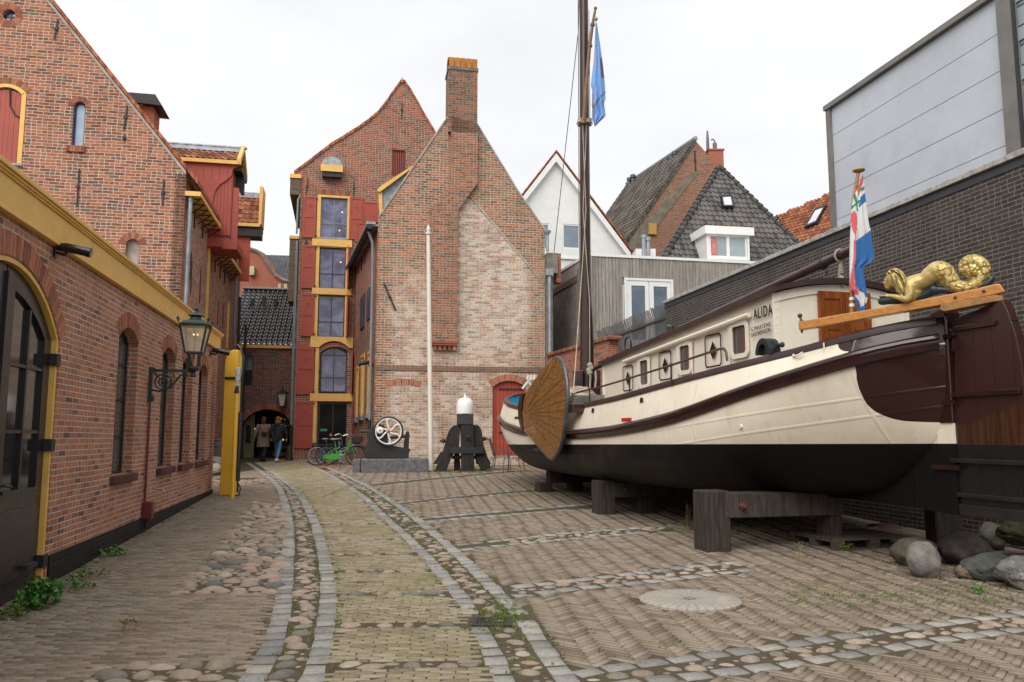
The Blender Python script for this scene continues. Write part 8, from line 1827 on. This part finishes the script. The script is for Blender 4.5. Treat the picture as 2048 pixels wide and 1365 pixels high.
m.tube([(.05,0,za-.28),(.15,0,za-.30),(.30,0,za-.25),(.38,0,za-.14),(.44,0,za-.06),(.52,0,za-.03),(.54,0,za-.07),(.50,0,za-.09)], .016, 6); m.tube([(.33,0,za-.03),(.36,0,za-.10),(.42,0,za-.10),(.43,0,za-.05)], .012, 6); m.tube([(.07,0,za-.05),(.10,0,za-.03),(.09,0,za-.08)], .012, 6)
obj('bracket', m, BRZG, t, smooth='auto')
H0 = FLa.px(388, 722)[1]; Hg0 = FLa.px(388, 706)[1]; Hg1 = FLa.px(388, 652)[1]; Hr = FLa.px(392, 613)[1]
m = MB(FLa.M); m.lathe([(.03,-.10),(.05,-.08),(.03,-.05),(.035,-.02),(.075,.0),(.085,.03),(.06,.06)], (lx, 0, za+.02), 12)
for k in range(4): a = math.pi/4+k*math.pi/2; m.tube([(lx+.05*math.cos(a), .05*math.sin(a), za+.06), (lx+.10*math.cos(a), .10*math.sin(a), za+.09), (lx+.10*math.cos(a), .10*math.sin(a), Hg0-.05), (lx+.135*math.cos(a), .135*math.sin(a), Hg0)], .013, 6)
obj('holder', m, BRZG, t, smooth='auto')
bw_, tw_ = .115, .19; m = MB(FLa.M)
ca = [(1,1),(-1,1),(-1,-1),(1,-1)]
for k in range(4):
    a, b = ca[k], ca[(k+1)%4]; m.bar((lx+a[0]*bw_, a[1]*bw_, Hg0), (lx+a[0]*tw_, a[1]*tw_, Hg1), .022, .022); m.bar((lx+a[0]*bw_, a[1]*bw_, Hg0), (lx+b[0]*bw_, b[1]*bw_, Hg0), .022, .022); m.bar((lx+a[0]*tw_, a[1]*tw_, Hg1), (lx+b[0]*tw_, b[1]*tw_, Hg1), .026, .03)
obj('lantern_frame', m, BRZG, t)
gg = G('smoky lantern glass'); gg.set(gg.b.inputs['Base Color'], (.75,.65,.50)); gg.b.inputs['Alpha'].default_value = .38; gg.b.inputs['Roughness'].default_value = .08
m = MB(FLa.M)
for k in range(4): a, b = ca[k], ca[(k+1)%4]; s_ = .985; m.add([(lx+a[0]*bw_*s_, a[1]*bw_*s_, Hg0), (lx+b[0]*bw_*s_, b[1]*bw_*s_, Hg0), (lx+b[0]*tw_*s_, b[1]*tw_*s_, Hg1), (lx+a[0]*tw_*s_, a[1]*tw_*s_, Hg1)], [(0,1,2,3)])
obj('glass', m, gg.m, t)
m = MB(FLa.M); rf = [(.225,0),(.225,.03),(.19,.05),(.17,.09),(.09,.14),(.075,.2),(.085,.215),(.12,.22),(.10,.25),(.06,.28),(.025,.30),(.02,.33),(.035,.35),(.035,.38),(.015,.41),(.0,.43)]
kz = (Hr-Hg1)/.43
rings = []
for r, z in rf:
    n = 16; rings.append([(lx+r*1.0*math.copysign(abs(math.cos(a))**(.45 if r > .15 else 1), math.cos(a))*(1.0), r*math.copysign(abs(math.sin(a))**(.45 if r > .15 else 1), math.sin(a)), Hg1+z*kz) for a in np.linspace(0, 2*math.pi, n+1)[:-1]])
m.grid(rings, close=True); m.add(rings[0], [tuple(range(15, -1, -1))])
for a in ca: m.tube([(lx+a[0]*.205, a[1]*.205, Hg1+.03), (lx+a[0]*.225, a[1]*.225, Hg1+.08), (lx+a[0]*.19, a[1]*.19, Hg1+.07)], .012, 6); m.ball((lx+a[0]*.215, a[1]*.215, Hg1+.10), .018, 6, 4)
obj('lantern_roof', m, BRZG, t, smooth='auto')
m = MB(FLa.M); m.tube([(lx, 0, Hg0-.1), (lx, 0, Hg1-.1)], .009, 6)
for k in range(3): a = k*2.1; m.tube([(lx, 0, Hg1-.06), (lx+.035*math.cos(a), .035*math.sin(a), Hg1-.07), (lx+.035*math.cos(a), .035*math.sin(a), Hg1-.12)], .007, 6)
obj('burner', m, BRZG, t); m = MB(FLa.M)
for k in range(3): a = k*2.1; m.ball((lx+.035*math.cos(a), .035*math.sin(a), Hg1-.135), .014, 6, 4)
obj('mantle', m, WARM, t)
# red conduit
t = thing('gas_conduit', tuple(FA.w(wx, -.05, .3)), 'thin dark red pipe and meter box running down the workshop wall below the lantern', 'pipe')
zb2_, zb1_ = FA.px(295, 1001)[1], FA.px(295, 1034)[1]; m = MB(FA.M); m.tube([(wx, -.03, zb_), (wx, -.03, zb2_)], .018, 8); obj('pipe', m, DOXR, t, smooth='auto')
m = MB(FA.M); m.box(wx-.06, wx+.12, -.14, -.004, zb1_, zb2_, .008); obj('meter_box', m, DOXR, t)
m = MB(FA.M); m.tube([(wx+.02, -.06, zb1_), (wx+.02, -.06, .3)], .022, 8); obj('lower_pipe', m, BLK, t, smooth='auto')
t = thing('water_tap', tuple(FA.w(FA.px(308, 978)[0], -.1, .9)), 'small brass water tap on the workshop wall right of the red meter box', 'tap')
a = FA.px(308, 978); m = MB(FA.M); m.tube([(a[0], 0, a[1]), (a[0], -.13, a[1]+.0), (a[0], -.15, a[1]-.06)], .014, 8); m.tube([(a[0]-.03, -.10, a[1]+.05), (a[0]+.03, -.10, a[1]+.05)], .008, 6); m.tube([(a[0], -.10, a[1]), (a[0], -.10, a[1]+.05)], .008, 6); obj('spout', m, paint('worn chrome brass', (.35,.32,.28), .35, .7), t, smooth='auto')
def flood(F, u, v, lab, s=1.0, off=-.18, nm='security_light', yaw=0):
    a = F.px(u, v); t = thing(nm, tuple(F.w(a[0], -.02, a[1])), lab, 'spotlight')
    m = MB(F.M @ Matrix.Translation((a[0], 0, a[1]))); m.lathe([(.05*s,0),(.05*s,.02)], n=10) if False else None; m.box(-.045*s, .045*s, -.025, -.001, -.06*s, .05*s); m.tube([(0,-.02,0),(0,-.12*s,-.03*s),(0,-.14*s,.02*s)], .018*s, 8); obj('mount', m, BLK, t, smooth='auto')
    m = MB(F.M @ Matrix.Translation((a[0], -.14*s, a[1]+.05*s)) @ Matrix.Rotation(yaw, 4, 'Z')); P = [(0, .10*s, .02*s), (0, .02*s, .015*s), (0, -.22*s, -.03*s)]; m.tube(P, [.045*s,.055*s,.055*s], 12); m.tube([(0, -.215*s, -.03*s), (0, -.26*s, -.038*s)], .06*s, 12); h = obj('housing', m, BLK, t, smooth='auto')
    m = MB(F.M @ Matrix.Translation((a[0], -.14*s, a[1]+.05*s)) @ Matrix.Rotation(yaw, 4, 'Z')); m.tube([(0, -.261*s, -.038*s), (0, -.264*s, -.0385*s)], .048*s, 12); obj('lens', m, DGL, h)
flood(FA, 108, 505, 'black cylindrical spotlight above the arched workshop doors', .85)
flood(FA, 420, 707, 'black tubular spotlight at the far end of the workshop', 1.0)
flood(FGS, 746, 730, 'small black camera on the corner of the patched gable house', 1.3, nm='security_camera')
# lantern by the arch
FL3 = Fr(FCc.w(FCc.px(590, 869)[0], -.35, 0).xy, 9.5+180); t = thing('arch_lantern', tuple(FL3.w(0, 0, FL3.px(590, 880)[1])), 'small black lantern on a bracket above the right side of the archway', 'lantern')
xx = FL3.px(563, 850)[0]; z0 = FL3.px(563, 866)[1]; z1 = FL3.px(563, 813)[1]; z2 = FL3.px(563, 788)[1]; z3 = FL3.px(563, 774)[1]
m = MB(FL3.M); m.box(0, xx, -.015, .015, z0-.02, z0+.02); m.box(-.03, .03, -.03, .03, z0-.3, z0+.1); m.tube([(.05,0,z0-.25),(.2,0,z0-.22),(.3,0,z0-.1),(.38,0,z0-.03)], .016, 6); m.tube([(.1+.07*math.cos(a), 0, z0-.11+.07*math.sin(a)) for a in np.linspace(0, 6.28, 13)[:-1]], .012, 5, close=True); m.tube([(xx,0,z0),(xx,0,z1-.1)], .02, 6); m.tube([(xx-.1,0,z1),(xx-.06,0,z1-.15),(xx,0,z1-.22),(xx+.06,0,z1-.15),(xx+.1,0,z1)], .012, 5); obj('bracket', m, BLKM, t)
m = MB(FL3.M)
for k in range(4): a, b = ca[k], ca[(k+1)%4]; m.add([(xx+a[0]*.10, a[1]*.10, z1), (xx+b[0]*.10, b[1]*.10, z1), (xx+b[0]*.17, b[1]*.17, z2), (xx+a[0]*.17, a[1]*.17, z2)], [(0,1,2,3)])
obj('glass', m, LGL, t); m = MB(FL3.M)
for k in range(4): a, b = ca[k], ca[(k+1)%4]; m.bar((xx+a[0]*.10, a[1]*.10, z1), (xx+a[0]*.17, a[1]*.17, z2), .025, .025); m.bar((xx+a[0]*.10, a[1]*.10, z1), (xx+b[0]*.10, b[1]*.10, z1), .025, .025)
m.lathe([(.25,0),(.24,.03),(.10,.13),(.05,.16),(.05,.24),(.0,.28)], (xx, 0, z2), 8); obj('lantern_frame', m, BLKM, t)
# ---- plants
def leafmat(nm, c): g = G(nm); g.set(g.b.inputs['Subsurface Weight'], 0.0); cc_ = g.mix(g.attr(), sc(c, .55), sc(c, 1.3)); g.fin(cc_, .55, 0, .3); return g.m
IVY = leafmat('ivy leaf', (.07,.20,.035)); GRS = leafmat('grass blade', (.13,.18,.035)); DRY = leafmat('dry stalk', (.25,.17,.06))
def clump(name, uv, w, h, n, ls, mat, lab, cat='plant', d=.15):
    p = gp(*uv); m = MB(); r = random.Random(int(uv[0]*7+uv[1]))
    for _ in range(n):
        a = r.uniform(0, 6.28); q = math.sqrt(r.random()); x, y = w*q*math.cos(a), d*q*math.sin(a); z = h*r.random()**.7*(1-.6*q*q); c = p+Vector((x, y, z+.01)); s = ls*r.uniform(.6, 1.2); m.cr = r.random()
        t1 = Vector((r.uniform(-1,1), r.uniform(-1,.2), r.uniform(-.2,.9))).normalized(); t2 = t1.cross(Vector((r.uniform(-1,1), r.uniform(-1,1), 1))).normalized(); nn = t1.cross(t2)
        P = [c, c+t1*s*.5+t2*s*.55+nn*.1*s, c+t1*s*1.0+t2*s*.35, c+t1*s*1.25, c+t1*s*1.0-t2*s*.35, c+t1*s*.5-t2*s*.55+nn*.1*s]; m.add(P, [(0,1,2,3),(0,3,4,5)])
    for _ in range(n//6):
        a = r.uniform(0, 6.28); e = p+Vector((w*.6*math.cos(a), d*.6*math.sin(a), h*r.uniform(.4,.9))); m.tube([p+Vector((w*.3*math.cos(a), d*.3*math.sin(a), 0)), e], .003, 4)
    m.cr = None; return obj(name, m, mat, None, label=lab, cat=cat, loc=tuple(p))
clump('ivy_plant', (74, 1214), .17, .24, 420, .036, IVY, 'leafy green ivy growing at the foot of the black workshop doors', d=.22)
clump('weed', (20, 1235), .16, .08, 90, .03, GRS, 'low mossy weed at the very left edge of the paving', d=.1)
clump('weed', (140, 1180), .26, .12, 160, .025, IVY, 'sprawling weed along the black plinth beside the ivy', d=.14)
clump('weed', (228, 1112), .15, .12, 110, .03, IVY, 'small bright green weed against the black plinth under the first window', d=.12)
clump('weed', (180, 1155), .22, .08, 100, .022, GRS, 'low yellowish weed between the ivy and the first window', d=.12)
clump('weed', (1690, 1102), .12, .12, 80, .025, GRS, 'trailing weed growing in front of the wooden pallet', d=.08)
clump('weed', (1955, 1188), .05, .08, 40, .02, IVY, 'tiny green sprout on the paving in front of the boulders', d=.04)
def stalks(uv, n, h, lab):
    p = gp(*uv); m = MB(); r = random.Random(int(uv[0]))
    for _ in range(n):
        x, y = r.uniform(-.05,.05), r.uniform(-.02,.02); hh = h*r.uniform(.5,1.1); P = [p+Vector((x,y,0)), p+Vector((x+r.uniform(-.03,.03), y, hh*.6)), p+Vector((x+r.uniform(-.06,.06), y, hh))]; m.cr = r.random(); m.tube(P, [.003,.0025,.0015], 4)
        for _ in range(8): c = P[1].lerp(P[2], r.random()); m.add([c, c+Vector((.012,0,.008)), c+Vector((.002,0,.018))], [(0,1,2)])
    m.cr = None; obj('dry_weed', m, DRY, None, label=lab, cat='plant', loc=tuple(p))
stalks((1597, 1130), 5, .24, 'thin dry weed stalks on the paving left of the wooden pallet'); stalks((1376, 1050), 7, .34, 'tall dry weed growing between the two nearest trestles'); stalks((1872, 1158), 6, .3, 'dry stalk leaning over the pale egg shaped boulder'); stalks((255, 1262), 8, .09, 'low dry tuft on the brown paving left of the cobbles')
# grass and moss tufts in the joints: nobody could count them
def tufts():
    V, F, Rn = [], [], []; r = random.Random(5); spots = []
    for _ in range(1500):
        y = r.uniform(3.8, 20)**1.0; s = r.random()
        if s < .45: C = (L1, L2, R1, R2)[r.randrange(4)]; x = float(cx(C, y))+r.choice((-.11,.11))+r.gauss(0,.02)
        elif s < .75: x = float(cx(R2, y))+r.uniform(.1, 6)
        elif s < .85: x = float(cx(L2, y))+r.uniform(.1, 2.2)
        else: x = float(wallx(y)) + r.uniform(.02,.2) if y < 17 else -4
        spots.append((x, y, r.uniform(.4, 1)))
    for _ in range(420):
        a = r.random(); q = gp(1060+a*170+r.gauss(0,15), 988+r.gauss(0,6)) if r.random() < .3 else gp(r.uniform(868, 985), 944+r.gauss(0,2)); spots.append((q.x, q.y, 1.1))
    for _ in range(260): q = gp(r.gauss(1000, 26), r.gauss(1232, 16)); spots.append((q.x, q.y, .6))
    for _ in range(260): q = gp(r.uniform(1330, 1520), r.gauss(1052, 9)); spots.append((q.x, q.y, .8))
    for _ in range(300): q = gp(r.uniform(1550, 2040), r.gauss(1195, 14)); spots.append((q.x, q.y, .7))
    for x, y, k in spots:
        if x < float(wallx(y)) and y < 17.7: continue
        z = gz(y)
        for _ in range(9):
            a = r.uniform(0, 6.28); h = .035*k*r.uniform(.4, 1.3); dx, dy = r.gauss(0, .02*k), r.gauss(0, .015*k); w = .003; n = len(V); lx_, ly_ = math.cos(a)*h*.7, math.sin(a)*h*.7
            V += [(x+dx-w*math.sin(a), y+dy+w*math.cos(a), z-.006), (x+dx+w*math.sin(a), y+dy-w*math.cos(a), z-.006), (x+dx+lx_, y+dy+ly_, z+h)]; F.append((n, n+1, n+2)); Rn.append(r.random())
    o = raw('grass_tufts', np.array(V), np.array(F), np.array(Rn), GRS); o['kind'] = 'stuff'; o['label'] = 'short grass and moss tufts growing in the paving joints'; o['category'] = 'grass'
tufts()
def litter():
    V, F, Rn = [], [], []; r = random.Random(11)
    for _ in range(420):
        y = r.uniform(4, 18); x = r.uniform(float(wallx(min(y, 17)))+.1, 5.5-.2*(y-8)); s = r.uniform(.006, .018); a = r.uniform(0, 6.28); z = gz(y)+.006; n = len(V); c, d = math.cos(a), math.sin(a)
        V += [(x-s*c, y-s*d, z), (x+s*d*.5, y-s*c*.5, z+.003), (x+s*c, y+s*d, z+.001), (x-s*d*.5, y+s*c*.5, z+.004)]; F.append((n, n+1, n+2, n+3)); Rn.append(r.random())
    o = raw('fallen_leaves', np.array(V), np.array(F), np.array(Rn), rndmat('dry leaf crumbs', [(0,(.12,.07,.03)),(.6,(.32,.24,.12)),(1,(.42,.38,.28))])); o['kind'] = 'stuff'; o['label'] = 'crumbs of dry leaves and grit scattered over the paving'; o['category'] = 'leaves'
litter()
